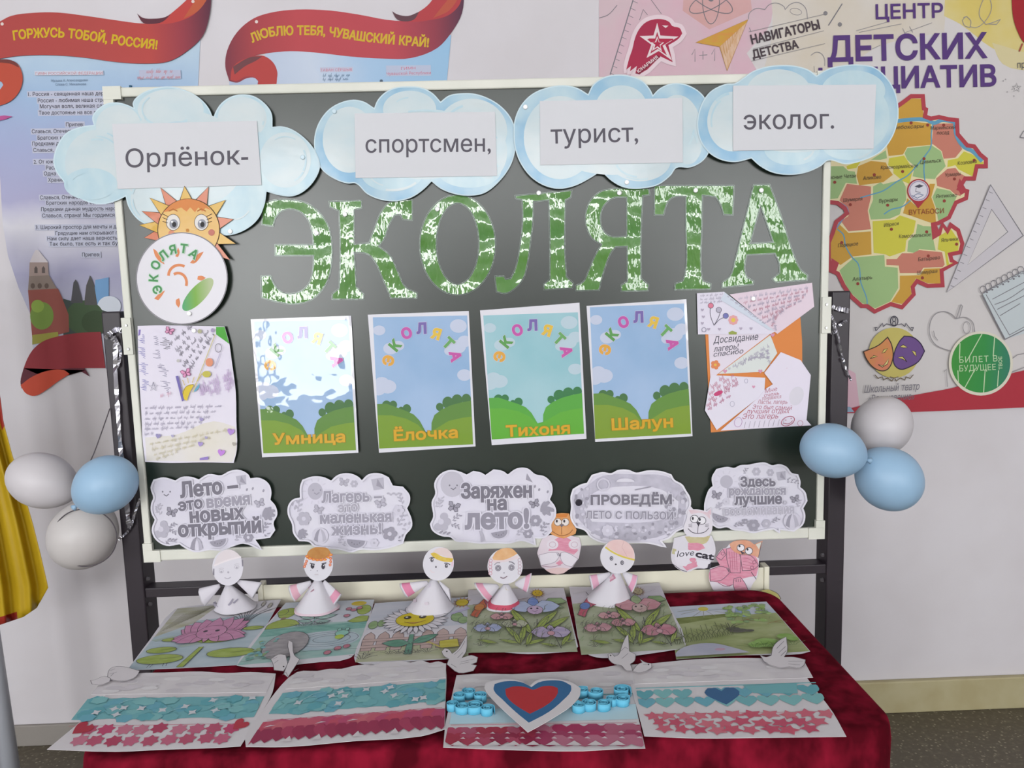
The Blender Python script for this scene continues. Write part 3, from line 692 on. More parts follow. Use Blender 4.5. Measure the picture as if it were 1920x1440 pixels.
for c, p in ((OR_, [(1684, 199), (1696, 193), (1709, 185), (1727, 186), (1729, 205), (1731, 221), (1684, 223)]),
             (OR_, [(1660, 234), (1706, 228), (1744, 232), (1744, 272), (1700, 276), (1692, 290), (1665, 293), (1662, 275), (1668, 255)]),
             (SA, [(1749, 232), (1789, 232), (1789, 255), (1803, 280), (1790, 296), (1768, 298), (1765, 284), (1750, 272), (1746, 270)]),
             (YE, [(1806, 284), (1822, 290), (1843, 305), (1842, 311), (1828, 312), (1822, 331), (1812, 326), (1796, 318), (1790, 310), (1775, 314), (1776, 301), (1795, 297)]),
             (GR, [(1700, 278), (1746, 273), (1763, 284), (1768, 300), (1772, 312), (1755, 330), (1752, 336), (1730, 335), (1710, 331), (1714, 312), (1700, 300), (1695, 288)]),
             (YE, [(1666, 297), (1694, 292), (1706, 310), (1712, 313), (1704, 345), (1692, 340), (1674, 325), (1674, 316), (1664, 310)]),
             (GR, [(1632, 300), (1660, 282), (1662, 297), (1650, 300)]), (YE, [(1586, 312), (1615, 300), (1605, 315), (1588, 318)]),
             (OR_, [(1608, 312), (1632, 302), (1660, 305), (1664, 315), (1673, 328), (1655, 342), (1610, 348), (1605, 330)]),
             (GR, [(1542, 312), (1580, 312), (1590, 321), (1602, 322), (1606, 345), (1585, 343), (1570, 372), (1545, 375)]),
             (SA, [(1587, 345), (1632, 350), (1632, 370), (1626, 395), (1632, 430), (1590, 434), (1576, 415), (1590, 405), (1588, 390), (1573, 376)]),
             (GR, [(1636, 350), (1650, 342), (1655, 346), (1690, 337), (1697, 350), (1698, 375), (1690, 388), (1686, 402), (1668, 410), (1632, 412), (1628, 395), (1636, 375)]),
             (OR_, [(1700, 372), (1720, 390), (1742, 345), (1752, 345), (1745, 370), (1752, 390), (1754, 420), (1738, 416), (1716, 408), (1692, 400)]),
             (SA, [(1775, 317), (1790, 315), (1798, 325), (1815, 334), (1800, 350), (1800, 368), (1790, 365), (1780, 356), (1756, 349), (1754, 335)]),
             (GR, [(1755, 353), (1780, 358), (1792, 370), (1783, 390), (1772, 410), (1758, 414), (1754, 390), (1747, 370)]),
             (YE, [(1635, 415), (1676, 412), (1686, 404), (1716, 414), (1712, 436), (1698, 451), (1696, 471), (1667, 481), (1659, 477), (1637, 474)]),
             (GR, [(1719, 420), (1730, 424), (1750, 425), (1748, 446), (1753, 470), (1722, 467), (1718, 475), (1700, 472), (1702, 452), (1716, 438)]),
             (YE, [(1760, 442), (1782, 430), (1797, 452), (1795, 472), (1775, 478), (1778, 495), (1788, 492), (1784, 500), (1774, 500), (1770, 472), (1757, 468)]),
             (OR_, [(1570, 418), (1590, 437), (1632, 434), (1633, 477), (1598, 481), (1575, 497), (1556, 484), (1556, 452)]),
             (GR, [(1600, 483), (1657, 478), (1658, 500), (1682, 502), (1683, 540), (1668, 565), (1640, 578), (1615, 568), (1590, 545), (1573, 507)]),
             (SA, [(1661, 486), (1680, 486), (1690, 475), (1710, 475), (1722, 469), (1765, 473), (1770, 496), (1766, 501), (1730, 502), (1724, 512), (1686, 512), (1684, 498), (1661, 497)]),
             (OR_, [(1686, 517), (1724, 516), (1732, 504), (1762, 503), (1762, 532), (1738, 531), (1716, 522), (1706, 540), (1708, 552), (1690, 570), (1670, 566), (1686, 542)])):
    a.fill(p, c)
BL = mat('#5e97b4')
a.stroke([(1640, 232), (1684, 227), (1735, 225), (1750, 231), (1765, 226), (1789, 229), (1792, 255), (1806, 276), (1822, 284), (1840, 303)], 7, BL, smooth=True)
a.stroke([(1572, 380), (1586, 390), (1589, 398), (1578, 412), (1567, 428)], 4, '#7b8aa8', smooth=True)
for q in ([(1748, 232), (1745, 250), (1744, 276), (1735, 290), (1720, 308), (1700, 330), (1680, 341), (1655, 358), (1633, 365), (1612, 371)], [(1733, 292), (1731, 320), (1733, 340)], [(1656, 402), (1670, 393), (1690, 388), (1706, 376)],
          [(1569, 430), (1580, 440), (1584, 460), (1597, 483), (1608, 495), (1613, 530), (1624, 560), (1625, 572)]): a.stroke(q, 2.2, BL, smooth=True)
a.stroke(outer, 7.5, BRD, True)
for p in ([(1748, 419), (1756, 424), (1762, 440), (1750, 446)], [(1798, 335), (1812, 359), (1800, 366), (1793, 350)], [(1558, 484), (1572, 493), (1566, 510), (1557, 508)]): a.fill(p, BRD)
for x, y in ((1707, 231), (1738, 235), (1768, 235), (1731, 298), (1691, 322), (1638, 328), (1564, 342), (1593, 384), (1663, 385), (1769, 377), (1788, 336), (1825, 301), (1670, 430), (1736, 435), (1792, 458), (1577, 455), (1739, 480), (1607, 532), (1728, 521)): a.ell(x, y, 3, 3, '#8c3a30', n=10)
TX = mat('#4a4238')
for t, x0, y0, x1, y1 in (('Чебоксары', 1675, 243, 1731, 240), ('Мариинский', 1743, 244, 1790, 242), ('посад', 1755, 253, 1778, 252), ('Козловка', 1794, 310, 1830, 306), ('Цивильск', 1724, 308, 1764, 304), ('Красноармейское', 1650, 318, 1720, 314),
                          ('Аликово', 1617, 338, 1651, 335), ('Красные Четаи', 1544, 337, 1604, 333), ('Урмары', 1771, 332, 1800, 329), ('Шумерля', 1580, 379, 1616, 376), ('Вурнары', 1647, 381, 1682, 377), ('Янтиково', 1753, 372, 1793, 369),
                          ('Ибреси', 1656, 426, 1684, 422), ('Комсомольское', 1684, 447, 1744, 443), ('Яльчики', 1763, 454, 1795, 451), ('Порецкое', 1570, 464, 1608, 460), ('Батырево', 1720, 490, 1761, 486), ('Шемурша', 1718, 515, 1756, 511), ('Алатырь', 1597, 527, 1634, 523)):
    a.text(t, (x0, y0), (x1, y1), 7, TX, shear=0.2, res=2)
a.fill([(1705, 372), (1736, 372), (1720, 391)], '#a8323a'); a.ell(1720.5, 358, 21.5, 22, '#a8323a', n=32); a.ell(1720.5, 358, 19, 19.5, '#cfc5d2', n=32); a.ell(1720.5, 358, 15, 15.5, '#d6d4dc', n=32)
a.ring(1720.5, 358, 17, 17.5, 1.4, '#8d86a0'); a.fill([(1713, 350), (1722, 346), (1730, 349), (1721, 353)], '#4b4a58'); a.stroke([(1708, 367), (1718, 372), (1730, 366), (1718, 364), (1710, 369)], 1.2, '#5b6a8a', smooth=True); a.stroke([(1716, 352), (1715, 360), (1724, 361)], 1, '#5b5a68')
a.text('ВУТАБОСИ', (1703, 403), (1768, 400), 9.5, mat('#90452f'), res=2)
# set square, notebook, apple
a.fill([(1855, 347), (1916, 442), (1773, 548)], '#c3bfc4'); a.fill([(1857, 393), (1887, 435), (1812, 497)], '#cbc7c6')
a.stroke([(1855, 347), (1916, 442), (1773, 548)], 1.8, G, True); a.stroke([(1857, 393), (1887, 435), (1812, 497)], 1.3, G, True)
for k in range(13): x, y = 1852 - 6 * k, 360 + 14.6 * k; a.stroke([(x, y), (x + 7, y + 3)], 1, G)
a.fill([(1840, 551), (1915, 507), (2000, 560), (2000, 600), (1882, 636)], '#bcc5c8')
a.stroke([(1838, 553), (1882, 636), (1930, 612)], 2, G); a.stroke([(1846, 552), (1890, 628), (1930, 606)], 1.3, G); a.stroke([(1842, 548), (1916, 508)], 1.5, G)
for k in range(8): a.ring(1841 + 10 * k, 543 - 5.2 * k, 6, 7, 1.2, G, n=14); a.ell(1848 + 10 * k, 548 - 5 * k, 2, 2, G, n=8)
for q in ([(1858, 561), (1918, 529)], [(1862, 571), (1885, 562), (1919, 540)], [(1867, 580), (1920, 553)], [(1872, 592), (1910, 569)]): a.stroke(q, 1.3, G, smooth=True)
a.stroke([(1790, 597), (1780, 588), (1766, 584), (1750, 590), (1741, 608), (1742, 631), (1753, 647), (1780, 658)], 1.6, G2, smooth=True); a.stroke([(1790, 597), (1808, 595), (1821, 604), (1825, 622)], 1.6, G2, smooth=True)
a.stroke([(1790, 598), (1799, 571), (1802, 574), (1796, 597)], 1.4, G2, smooth=True); a.ring(1810, 614, 7, 11, 1.1, G2); a.stroke([(1748, 620), (1750, 630), (1756, 638)], 1.2, G2)
a.stroke([(1768, 696), (1772, 692), (1774, 725)], 1.2, G2); a.stroke([(1895, 672), (1905, 665), (1930, 660)], 1.3, G2); a.stroke([(1888, 700), (1930, 684)], 1.3, G2)
# swoosh along the bottom
a.fill(sm([(1123, 788), (1400, 778), (1590, 766), (1640, 752), (1690, 744), (1740, 735), (1787, 726), (1840, 708), (1892, 700), (1930, 691), (2010, 680), (2010, 759), (1706, 772), (1123, 780)][1:], n=2), '#a8303d')
a.fill([(1123, 760), (1592, 762), (1600, 772), (1123, 780)], '#8fa8c0')
# theatre masks
a.ell(1674, 661, 47, 47, '#bdb163', n=40)
MO = sm([(1617, 659), (1645, 647), (1662, 632), (1669, 645), (1672, 670), (1663, 691), (1652, 695), (1636, 689), (1622, 672)]); a.fill(MO, mat('#c98a4f', c2='#cf8060', scale=20)); a.stroke(MO, 2, '#3f3129', True)
MP = sm([(1684, 640), (1693, 630), (1709, 632), (1723, 643), (1731, 658), (1720, 677), (1702, 688), (1686, 692), (1675, 684), (1673, 668)]); a.fill(MP, '#6a4d86'); a.stroke(MP, 2, '#2f2440', True)
for c, p in (('#cdbf6c', [(1629, 672), (1636, 666), (1643, 668), (1636, 670)]), ('#cdbf6c', [(1651, 662), (1655, 655), (1662, 653), (1657, 660)]), ('#d6c880', [(1644, 683), (1654, 685), (1664, 672), (1662, 682), (1652, 688)]),
             ('#cdbf6c', [(1685, 650), (1691, 646), (1699, 651), (1692, 652)]), ('#cdbf6c', [(1707, 657), (1714, 659), (1716, 668), (1711, 664)]), ('#cdbf6c', [(1681, 670), (1690, 668), (1698, 678), (1690, 673)])):
    a.fill(p, c); a.stroke(p, 1.2, '#3a2d2a', True)
for sx in (-1, 1):
    a.stroke([(1674 + sx * 6, 609), (1674 + sx * 14, 607), (1674 + sx * 20, 612), (1674 + sx * 22, 606), (1674 + sx * 30, 616), (1674 + sx * 34, 620), (1674 + sx * 36, 614), (1674 + sx * 31, 614)], 1.4, '#4d4a55', smooth=True)
    a.stroke([(1674 + sx * 36, 702), (1674 + sx * 30, 709), (1674 + sx * 22, 706), (1674 + sx * 20, 712), (1674 + sx * 12, 708), (1674 + sx * 4, 714), (1674 + sx * 1, 708), (1674 + sx * 8, 706)], 1.6, '#6a5c4a', smooth=True)
a.ring(1674, 602, 7, 9, 2, '#3f3d49'); a.ring(1674, 599, 3, 4, 1.2, '#3f3d49'); a.ring(1674, 606, 3, 4, 1.2, '#3f3d49')
a.text('Школьный театр', (1618, 736), (1722, 730), 14, mat('#75727c'), shear=0.35, res=2); a.text('«Вдохновение»', (1626, 753), (1712, 748), 13, mat('#75727c'), shear=0.35, res=2)
# round green emblem
a.ell(1836, 681, 60, 60, '#d3cfbe', n=48); a.ell(1836, 680.5, 55, 55, print_grad('green_disc', [(0, '#3f8f3a'), (0.55, '#328a43'), (1, '#327a63')], 'X', PW.loc(1781, 680)[0] - a.orig[0], PW.loc(1891, 680)[0] - a.orig[0]), n=48)
W_ = mat('#bcd2ab')
for q in ([(1797, 643), (1796, 672)], [(1838, 626), (1810, 676)], [(1862, 629), (1859, 667)], [(1793, 694), (1794, 716)], [(1826, 690), (1805, 728)], [(1844, 692), (1841, 735)], [(1869, 694), (1867, 724)]): a.stroke(q, 1.8, W_)
a.text('БИЛЕТ В', (1796, 680), (1867, 677), 11.5, W_, space=1.1); a.text('БУДУЩЕЕ', (1796, 696), (1864, 693), 11.5, W_); a.text('ТВОЕ', (1876, 692), (1875, 668), 6.5, W_, bold=0.02)
a.build('large pale wall mural with purple heading, coloured district map, theatre masks and pencil doodles', 'mural')
# ================================================================ cards hung on the chalkboard
PS = wall_plane(0.0045)      # just in front of the green surface
PF = wall_plane(-0.0045)     # just in front of the frame
MAGNET = mat('#e6e6e6', rough=0.25, spec=0.5)
def magnet(x, y, where, plane, r=0.0048, m=MAGNET, col='white'):
    p = plane.at(x, y); bm = bmesh.new()
    for a, b, ra, rb in ((0, 0.0025, r, r), (0.0025, 0.0034, r, r * 0.75)): cone_between(bm, (0, -a, 0), (0, -b, 0), ra, rb, 16)
    o = bm_obj('magnet', bm, m, None, p)
    return tag(o, 'small round %s magnet %s' % (col, where), 'magnet', 'round board magnets')

# ---- cloud signs with printed words
WC_L = mat('#bcc5c6', rough=0.4, c2='#adbfc5', scale=9, stretch=(1, 1.8, 1), coat=0.3, coat_r=0.1, bump=0.1, bscale=30, lo=0.3, hi=0.7)
WC_M = mat('#9bb9c6', rough=0.4, c2='#b3c6ca', scale=12, stretch=(1.6, 1, 1), coat=0.3, coat_r=0.1, bump=0.1, bscale=30, lo=0.3, hi=0.7)
WC_D = mat('#6f9fbe', rough=0.4, c2='#a9c0c8', scale=9, coat=0.3, coat_r=0.1, bump=0.1, bscale=30)
PAPER = mat('#c6c7cb', rough=0.7, spec=0.2); GREY_TXT = mat('#504d56', rough=0.6)
def cloud(outline, puffs, label, quad, txt, t0, t1, th, what, plane, edge):
    a = Art('cloud_sign', plane); o = sm(outline, n=5)
    a.solid(o, edge, 0.0006); a.stroke(o, 2.2, '#b9ccd3', True)
    for k, (x, y, rx, ry, m) in enumerate(puffs): a.ell(x, y, rx, ry, m, n=40)
    for k, (x, y, rx, ry, m) in enumerate(puffs):
        rn = random.Random(k + int(x))
        for j in range(3):
            f = rn.uniform(0.62, 0.98); a0 = rn.uniform(0, 360)
            a.ring(x, y, rx * f, ry * f, rn.uniform(2, 5), rn.choice([WC_L, WC_M, WC_M]), a0=a0, a1=a0 + rn.uniform(30, 75), n=10)
    a.build(label, 'cloud sign', 'cloud signs along the top of the chalkboard')
    c = a.child('caption_sheet'); c.up(0.0008); c.map = None
    c.solid(quad, PAPER, 0.0003); c.text(txt, t0, t1, th, GREY_TXT, bold=0.006, res=5)
    c.build(); c.ob['label'] = 'white caption sheet reading ' + what
    return a
PC = [wall_plane(-0.0050 - 0.0012 * k) for k in range(4)]
cloud([(252, 204), (250, 193), (263, 178), (285, 168), (315, 163), (347, 170), (374, 185), (391, 204), (400, 227), (403, 215), (415, 195), (434, 182), (453, 178), (475, 181), (496, 195), (508, 212), (510, 239), (529, 238), (550, 245), (575, 264), (591, 285), (599, 310), (591, 334), (569, 358), (548, 367), (523, 365), (499, 358), (495, 383), (483, 410), (461, 429), (431, 440), (400, 438), (345, 438), (307, 434), (280, 423), (258, 410), (242, 388), (236, 367), (217, 376), (190, 382), (163, 377), (136, 361), (120, 340), (106, 321), (101, 302), (109, 272), (125, 250), (150, 239), (177, 235), (174, 220), (182, 207), (198, 196), (220, 193), (242, 199)],
      [(222, 235, 42, 38, WC_L), (320, 205, 62, 38, WC_L), (454, 222, 46, 40, WC_L), (182, 305, 60, 62, WC_L), (170, 345, 50, 30, WC_M), (535, 300, 48, 52, WC_L), (440, 375, 46, 52, WC_M), (295, 375, 50, 46, WC_L), (340, 300, 120, 95, WC_L)],
      'pale blue cloud sign reading Орлёнок, at the left end of the cloud row', [(211, 233), (482, 227), (491, 347), (222, 354.5)], 'Орлёнок-', (237, 314.5), (466, 308), 35, 'Орлёнок', PC[1], WC_M)
cloud([(702, 204), (709, 188), (724, 173), (742, 165), (766, 163), (790, 165), (810, 175), (826, 192), (842, 180), (864, 176), (891, 177), (919, 187), (941, 202), (958, 223), (966, 249), (965, 282), (956, 311), (934, 341), (908, 361), (882, 366), (853, 363), (827, 353), (809, 339), (794, 354), (772, 369), (746, 376), (716, 374), (689, 363), (667, 343), (652, 343), (628, 335), (604, 317), (593, 293), (590, 262), (597, 234), (615, 208), (637, 194), (663, 188), (683, 192), (696, 200)],
      [(655, 262, 50, 62, WC_L), (768, 205, 50, 35, WC_L), (885, 245, 66, 60, WC_L), (735, 325, 58, 34, WC_M), (880, 320, 60, 32, WC_M), (795, 270, 110, 66, WC_L), (915, 285, 36, 50, WC_L)],
      'pale blue cloud sign reading спортсмен, second in the cloud row', [(665, 213), (928, 210), (932, 330), (667, 334)], 'спортсмен,', (686, 286.5), (920, 284.5), 33, 'спортсмен', PC[0], WC_D)
cloud([(1103, 178), (1113, 159), (1132, 146), (1154, 141), (1181, 143), (1205, 153), (1218, 168), (1224, 180), (1237, 167), (1257, 158), (1281, 158), (1303, 167), (1318, 180), (1326, 195), (1333, 230), (1334, 262), (1328, 286), (1316, 302), (1294, 313), (1268, 314), (1257, 328), (1235, 345), (1207, 352), (1172, 351), (1148, 339), (1127, 319), (1108, 332), (1076, 348), (1049, 353), (1023, 348), (997, 332), (977, 306), (967, 280), (964, 251), (966, 225), (977, 199), (997, 178), (1023, 166), (1054, 161), (1080, 165)],
      [(1050, 258, 68, 78, WC_L), (1165, 200, 48, 40, WC_L), (1270, 240, 44, 62, WC_L), (1200, 300, 58, 40, WC_L), (1290, 270, 26, 38, WC_L), (1150, 270, 120, 58, WC_L)],
      'cloud sign with strong blue rim reading турист, third in the cloud row', [(1012, 190), (1279, 184), (1280, 305), (1013, 310)], 'турист,', (1033, 269.5), (1196, 265.5), 35, 'турист', PC[2], WC_D)
cloud([(1322, 185), (1332, 173), (1346, 164), (1363, 158), (1378, 157), (1394, 147), (1411, 135), (1437, 126), (1466, 123), (1494, 125), (1516, 132), (1531, 143), (1551, 131), (1577, 124), (1612, 122), (1639, 127), (1661, 145), (1676, 169), (1683, 197), (1682, 228), (1671, 259), (1652, 283), (1621, 299), (1586, 307), (1553, 300), (1538, 311), (1510, 323), (1481, 327), (1450, 323), (1426, 311), (1409, 296), (1378, 303), (1350, 298), (1328, 284), (1313, 261), (1308, 232), (1313, 204)],
      [(1374, 228, 48, 56, WC_L), (1460, 172, 60, 42, WC_L), (1600, 170, 60, 38, WC_M), (1620, 220, 48, 60, WC_M), (1485, 280, 52, 30, WC_M), (1590, 270, 50, 30, WC_M), (1490, 220, 120, 66, WC_L)],
      'cloud sign reading эколог, at the right end over the frame corner', [(1374, 161), (1642, 159), (1637, 279), (1374, 283)], 'эколог.', (1394, 243), (1563, 241), 36, 'эколог', PC[3], WC_D)
magnet(432, 434, 'at the lower edge of the Орлёнок cloud', PC[1]); magnet(1175, 342, 'under the word турист on its cloud', PC[2]); magnet(985, 201, 'at the left rim of the турист cloud', PC[2])
magnet(568, 295, 'at the right tip of the Орлёнок cloud', PC[1], m=mat('#b9cdd6', rough=0.25), col='pale'); magnet(627, 209, 'on the left puff of the спортсмен cloud', PC[0], m=mat('#b9cdd6', rough=0.25), col='pale')

# ---- seven laminated green letters
def laminate(c, c2):
    """glossy laminated paper: broad buckles and fine wrinkles in the film over the colour"""
    m = mat(c, rough=0.4, c2=c2, scale=9, coat=1.0, coat_r=0.02, bump=1.0, bscale=11, bstretch=(1.0, 1.9, 1.0), bdist=0.013, spec=0.3)
    nt = m.node_tree; nt.nodes['Principled BSDF'].inputs['Coat IOR'].default_value = 1.62; bp = [n for n in nt.nodes if n.type == 'BUMP'][0]; nb = bp.inputs['Height'].links[0].from_node; nb.inputs['Detail'].default_value = 0.5
    n2 = nt.nodes.new('ShaderNodeTexNoise'); n2.inputs['Scale'].default_value = 75; n2.inputs['Detail'].default_value = 1.5
    b2 = nt.nodes.new('ShaderNodeBump'); b2.inputs['Distance'].default_value = 0.0013; b2.inputs['Strength'].default_value = 0.8
    mp = nt.nodes.new('ShaderNodeMapping'); mp.inputs['Scale'].default_value = (1.6, 0.7, 1); tc = [n for n in nt.nodes if n.type == 'TEX_COORD'][0]
    nt.links.new(tc.outputs['Object'], mp.inputs['Vector']); nt.links.new(mp.outputs[0], n2.inputs['Vector']); nt.links.new(n2.outputs['Fac'], b2.inputs['Height'])
    nt.links.new(b2.outputs[0], bp.inputs['Normal']); return m
LAM = laminate('#3f762a', '#4f7f33')
FOIL = mat('#7d8a80', rough=0.25, metal=0.3, bump=0.5, bscale=90); DARKLINE = mat('#1f2a20', rough=0.3)
def big_letter(ch, outer, hole=None, smooth=True, what=''):
    a = Art('paper_letter', PS); o = sm(outer, n=5, corner=38) if smooth else outer; h = [sm(hole, n=5)] if hole else None
    a.solid(o, LAM, 0.0008, FOIL, holes=h)
    for q in [o] + (h or []): a.stroke(q, 2.4, FOIL, True); a.stroke(q, 1.1, DARKLINE, True)
    a.build('green laminated letter %s on the chalkboard, %s' % (ch, what), 'letter', 'green letters across the chalkboard')
big_letter('Э', [(492, 381), (518, 375), (549, 375), (577, 382), (599, 399), (615, 423), (622, 456), (622, 488), (616, 521), (602, 546), (582, 563), (551, 570), (520, 566), (491, 558), (490, 518), (507, 517), (515, 535), (529, 548), (546, 551), (566, 545), (580, 530), (587, 504), (588, 479), (516, 479), (516, 459), (588, 459), (585, 434), (577, 411), (563, 397), (543, 392), (526, 397), (516, 410), (512, 424), (491, 421)], what='left end of the word')
big_letter('К', [(617, 378), (678, 376), (678, 390), (664, 393), (664, 458), (692, 456), (703, 426), (715, 397), (731, 379), (754, 374), (773, 375), (773, 413), (755, 411), (751, 402), (740, 403), (730, 420), (720, 448), (710, 462), (731, 479), (746, 510), (760, 538), (782, 549), (781, 559), (733, 559), (717, 521), (701, 487), (689, 476), (664, 473), (668, 538), (682, 552), (682, 561), (623, 561), (623, 551), (636, 541), (638, 470), (636, 395), (619, 388)], what='between Э and О')
big_letter('О', ellipse(858, 459, 71, 94, n=44), ellipse(858, 457, 40, 76, n=36), smooth=False, what='between К and Л')
big_letter('Л', [(966, 367), (1072, 357), (1070, 370), (1060, 375), (1059, 467), (1062, 519), (1075, 531), (1073, 540), (1020, 543), (1020, 533), (1031, 524), (1031, 450), (1029, 375), (1000, 378), (999, 416), (995, 450), (989, 493), (981, 522), (965, 541), (948, 550), (931, 547), (928, 518), (945, 518), (948, 524), (958, 522), (967, 502), (976, 454), (980, 412), (979, 375), (967, 372)], what='between О and Я')
big_letter('Я', [(1216, 353), (1218, 365), (1205, 367), (1202, 433), (1202, 522), (1216, 534), (1215, 545), (1165, 546), (1164, 535), (1176, 528), (1176, 462), (1154, 463), (1146, 473), (1139, 488), (1130, 516), (1123, 544), (1080, 545), (1079, 536), (1094, 528), (1104, 507), (1115, 481), (1128, 458), (1111, 447), (1100, 426), (1098, 404), (1106, 378), (1123, 361), (1141, 355)],
           [(1175, 370), (1154, 370), (1139, 378), (1129, 392), (1126, 411), (1130, 430), (1142, 442), (1175, 443)], what='between Л and Т')
big_letter('Т', [(1227, 348), (1376, 348), (1374, 403), (1357, 402), (1351, 383), (1342, 369), (1317, 366), (1316, 421), (1315, 512), (1318, 527), (1333, 532), (1332, 542), (1265, 543), (1266, 532), (1280, 527), (1285, 512), (1286, 421), (1286, 368), (1264, 369), (1253, 377), (1244, 403), (1227, 403)], what='between Я and А')
big_letter('А', [(1413, 347), (1443, 346), (1464, 403), (1491, 485), (1501, 505), (1514, 516), (1513, 525), (1454, 529), (1448, 523), (1462, 512), (1461, 494), (1453, 475), (1400, 478), (1396, 503), (1400, 520), (1413, 527), (1412, 533), (1354, 539), (1354, 530), (1369, 518), (1379, 485), (1393, 428)], [(1426, 385), (1450, 454), (1406, 457)], what='right end of the word')
PM = wall_plane(0.0035)
for x, y, w in ((594, 437, 'on the green letter Э'), (647, 402, 'on the stem of the green letter К'), (820, 392, 'on the green letter О'), (1161, 362, 'on the green letter Я'), (1304, 357, 'on the bar of the green letter Т'), (1427, 357, 'on the top of the green letter А'), (1010, 362, 'on the top bar of the green letter Л')):
    magnet(x, y, w, PM)

# ---- smiling paper sun and the round badge
a = Art('paper_sun', wall_plane(-0.009))
cx, cy = 354, 431; sp = []
tips = [(301, 352), (346, 349), (391, 350), (423, 375), (438, 411), (442, 457), (432, 488), (395, 520), (350, 525), (300, 505), (270, 446), (261, 422), (266, 396), (281, 371)]
YS = mat('#bf9512', rough=0.35, coat=0.2, coat_r=0.08, bump=0.2, bscale=40); OS = mat('#b9623a', rough=0.35, coat=0.2, coat_r=0.08, bump=0.2, bscale=40)
for (x, y) in tips:
    an = math.atan2(y - cy, x - cx); sp += [(cx + 57 * math.cos(an - 0.22), cy + 57 * math.sin(an - 0.22)), (x, y), (cx + 57 * math.cos(an + 0.22), cy + 57 * math.sin(an + 0.22))]
sp.sort(key=lambda p: math.atan2(p[1] - cy, p[0] - cx))
a.solid(sp, YS, 0.0006)
for k, (x, y) in enumerate(tips):
    an = math.atan2(y - cy, x - cx); t = [(cx + 56 * math.cos(an - 0.22), cy + 56 * math.sin(an - 0.22)), (x, y), (cx + 56 * math.cos(an + 0.22), cy + 56 * math.sin(an + 0.22))]
    a.fill(t, OS if k % 2 == 0 else YS); a.stroke(t, 1.2, '#4a3520', False)
a.ell(cx, cy, 58, 58, mat('#c0911f', rough=0.35, coat=0.2, bump=0.2, bscale=40, c2='#c39a3c', scale=10), n=48); a.ring(cx, cy, 58, 58, 1.5, '#4a3520', n=48)
a.fill(sm([(306, 398), (325, 381), (352, 373), (382, 381), (396, 394), (385, 390), (380, 397), (372, 389), (366, 398), (357, 389), (350, 397), (340, 389), (326, 394)]), '#c98049')
for sx, ex in ((-1, 325), (1, 378)):
    a.ell(ex, 417, 13, 15, '#d4d1cd'); a.ring(ex, 417, 13, 15, 1, '#5a4a40'); a.ell(ex + 1, 420, 8, 9, '#8d8f98'); a.ell(ex + 2, 421, 4, 5, '#2b2a2c'); a.ell(ex - 2, 416, 2, 2, '#e6e6e6')
    for j in range(3): a.stroke([(ex + sx * 10, 406 + j * 6), (ex + sx * 20, 401 + j * 7)], 1.2, '#4a3520')
    a.stroke([(ex - 8, 396), (ex, 392), (ex + 8, 396)], 2, '#a9662f', smooth=True)
a.ell(397, 436, 6, 6, '#b97468'); a.ell(322, 438, 6, 6, '#c9876a'); a.stroke([(335, 446), (352, 452), (372, 445)], 2, '#8d4a35', smooth=True); a.ell(352, 432, 3, 3, '#b9803a')
a.build('yellow paper sun with orange and yellow rays and a smiling face, under the Орлёнок cloud', 'sun', None)
a = Art('round_badge', wall_plane(-0.0115))
c = ellipse(341, 522, 86, 86.5, n=72); a.solid(c, mat('#c9c7cd', rough=0.4, coat=0.12, coat_r=0.15), 0.0012, '#8a8a8c'); a.stroke(ellipse(341, 522, 85, 85.5, n=72), 1.6, '#77757b', True)
a.fill(ellipse(371, 552, 40, 15, -47, 36), print_grad('green_hill', [(0, '#4c9a6e'), (0.5, '#76a348'), (1, '#a8b58c')], 'X', PS.loc(344, 552)[0] - a.orig[0], PS.loc(400, 552)[0] - a.orig[0]))
LO = mat('#cf8358')
for p in ([(287, 466), (293, 470), (303, 485), (309, 496), (300, 491), (291, 480)], [(334, 464), (337, 473), (334, 482), (329, 481), (331, 473)], [(382, 472), (373, 486), (364, 494), (356, 493), (362, 486), (373, 475)], [(310, 544), (304, 554), (297, 563), (289, 560), (297, 552)], [(330, 562), (336, 559), (338, 570), (335, 577), (330, 570)], [(371, 518), (378, 517), (386, 521), (378, 526), (370, 524)]): a.fill(sm(p, n=3), LO)
a.ring(336, 517, 20, 20, 5, LO, a0=180, a1=300, n=14); a.ring(334, 530, 16, 18, 5, LO, a0=-120, a1=20, n=14)
for ch, x, y, r in (('Э', 295, 543, -105), ('К', 288, 521, -85), ('О', 292, 497, -60), ('Л', 306, 479, -38), ('Я', 324, 468, -12), ('Т', 345, 466, 8), ('А', 364, 476, 36)):
    a.glyph(ch, x, y, 16, r, mat('#4c8a57'), 0.035, halo=(0.05, mat('#b4cdb9')))
a.build('round white badge with an arc of green letters, under the paper sun', 'badge')
magnet(355, 588, 'at the foot of the round badge', wall_plane(-0.0128))

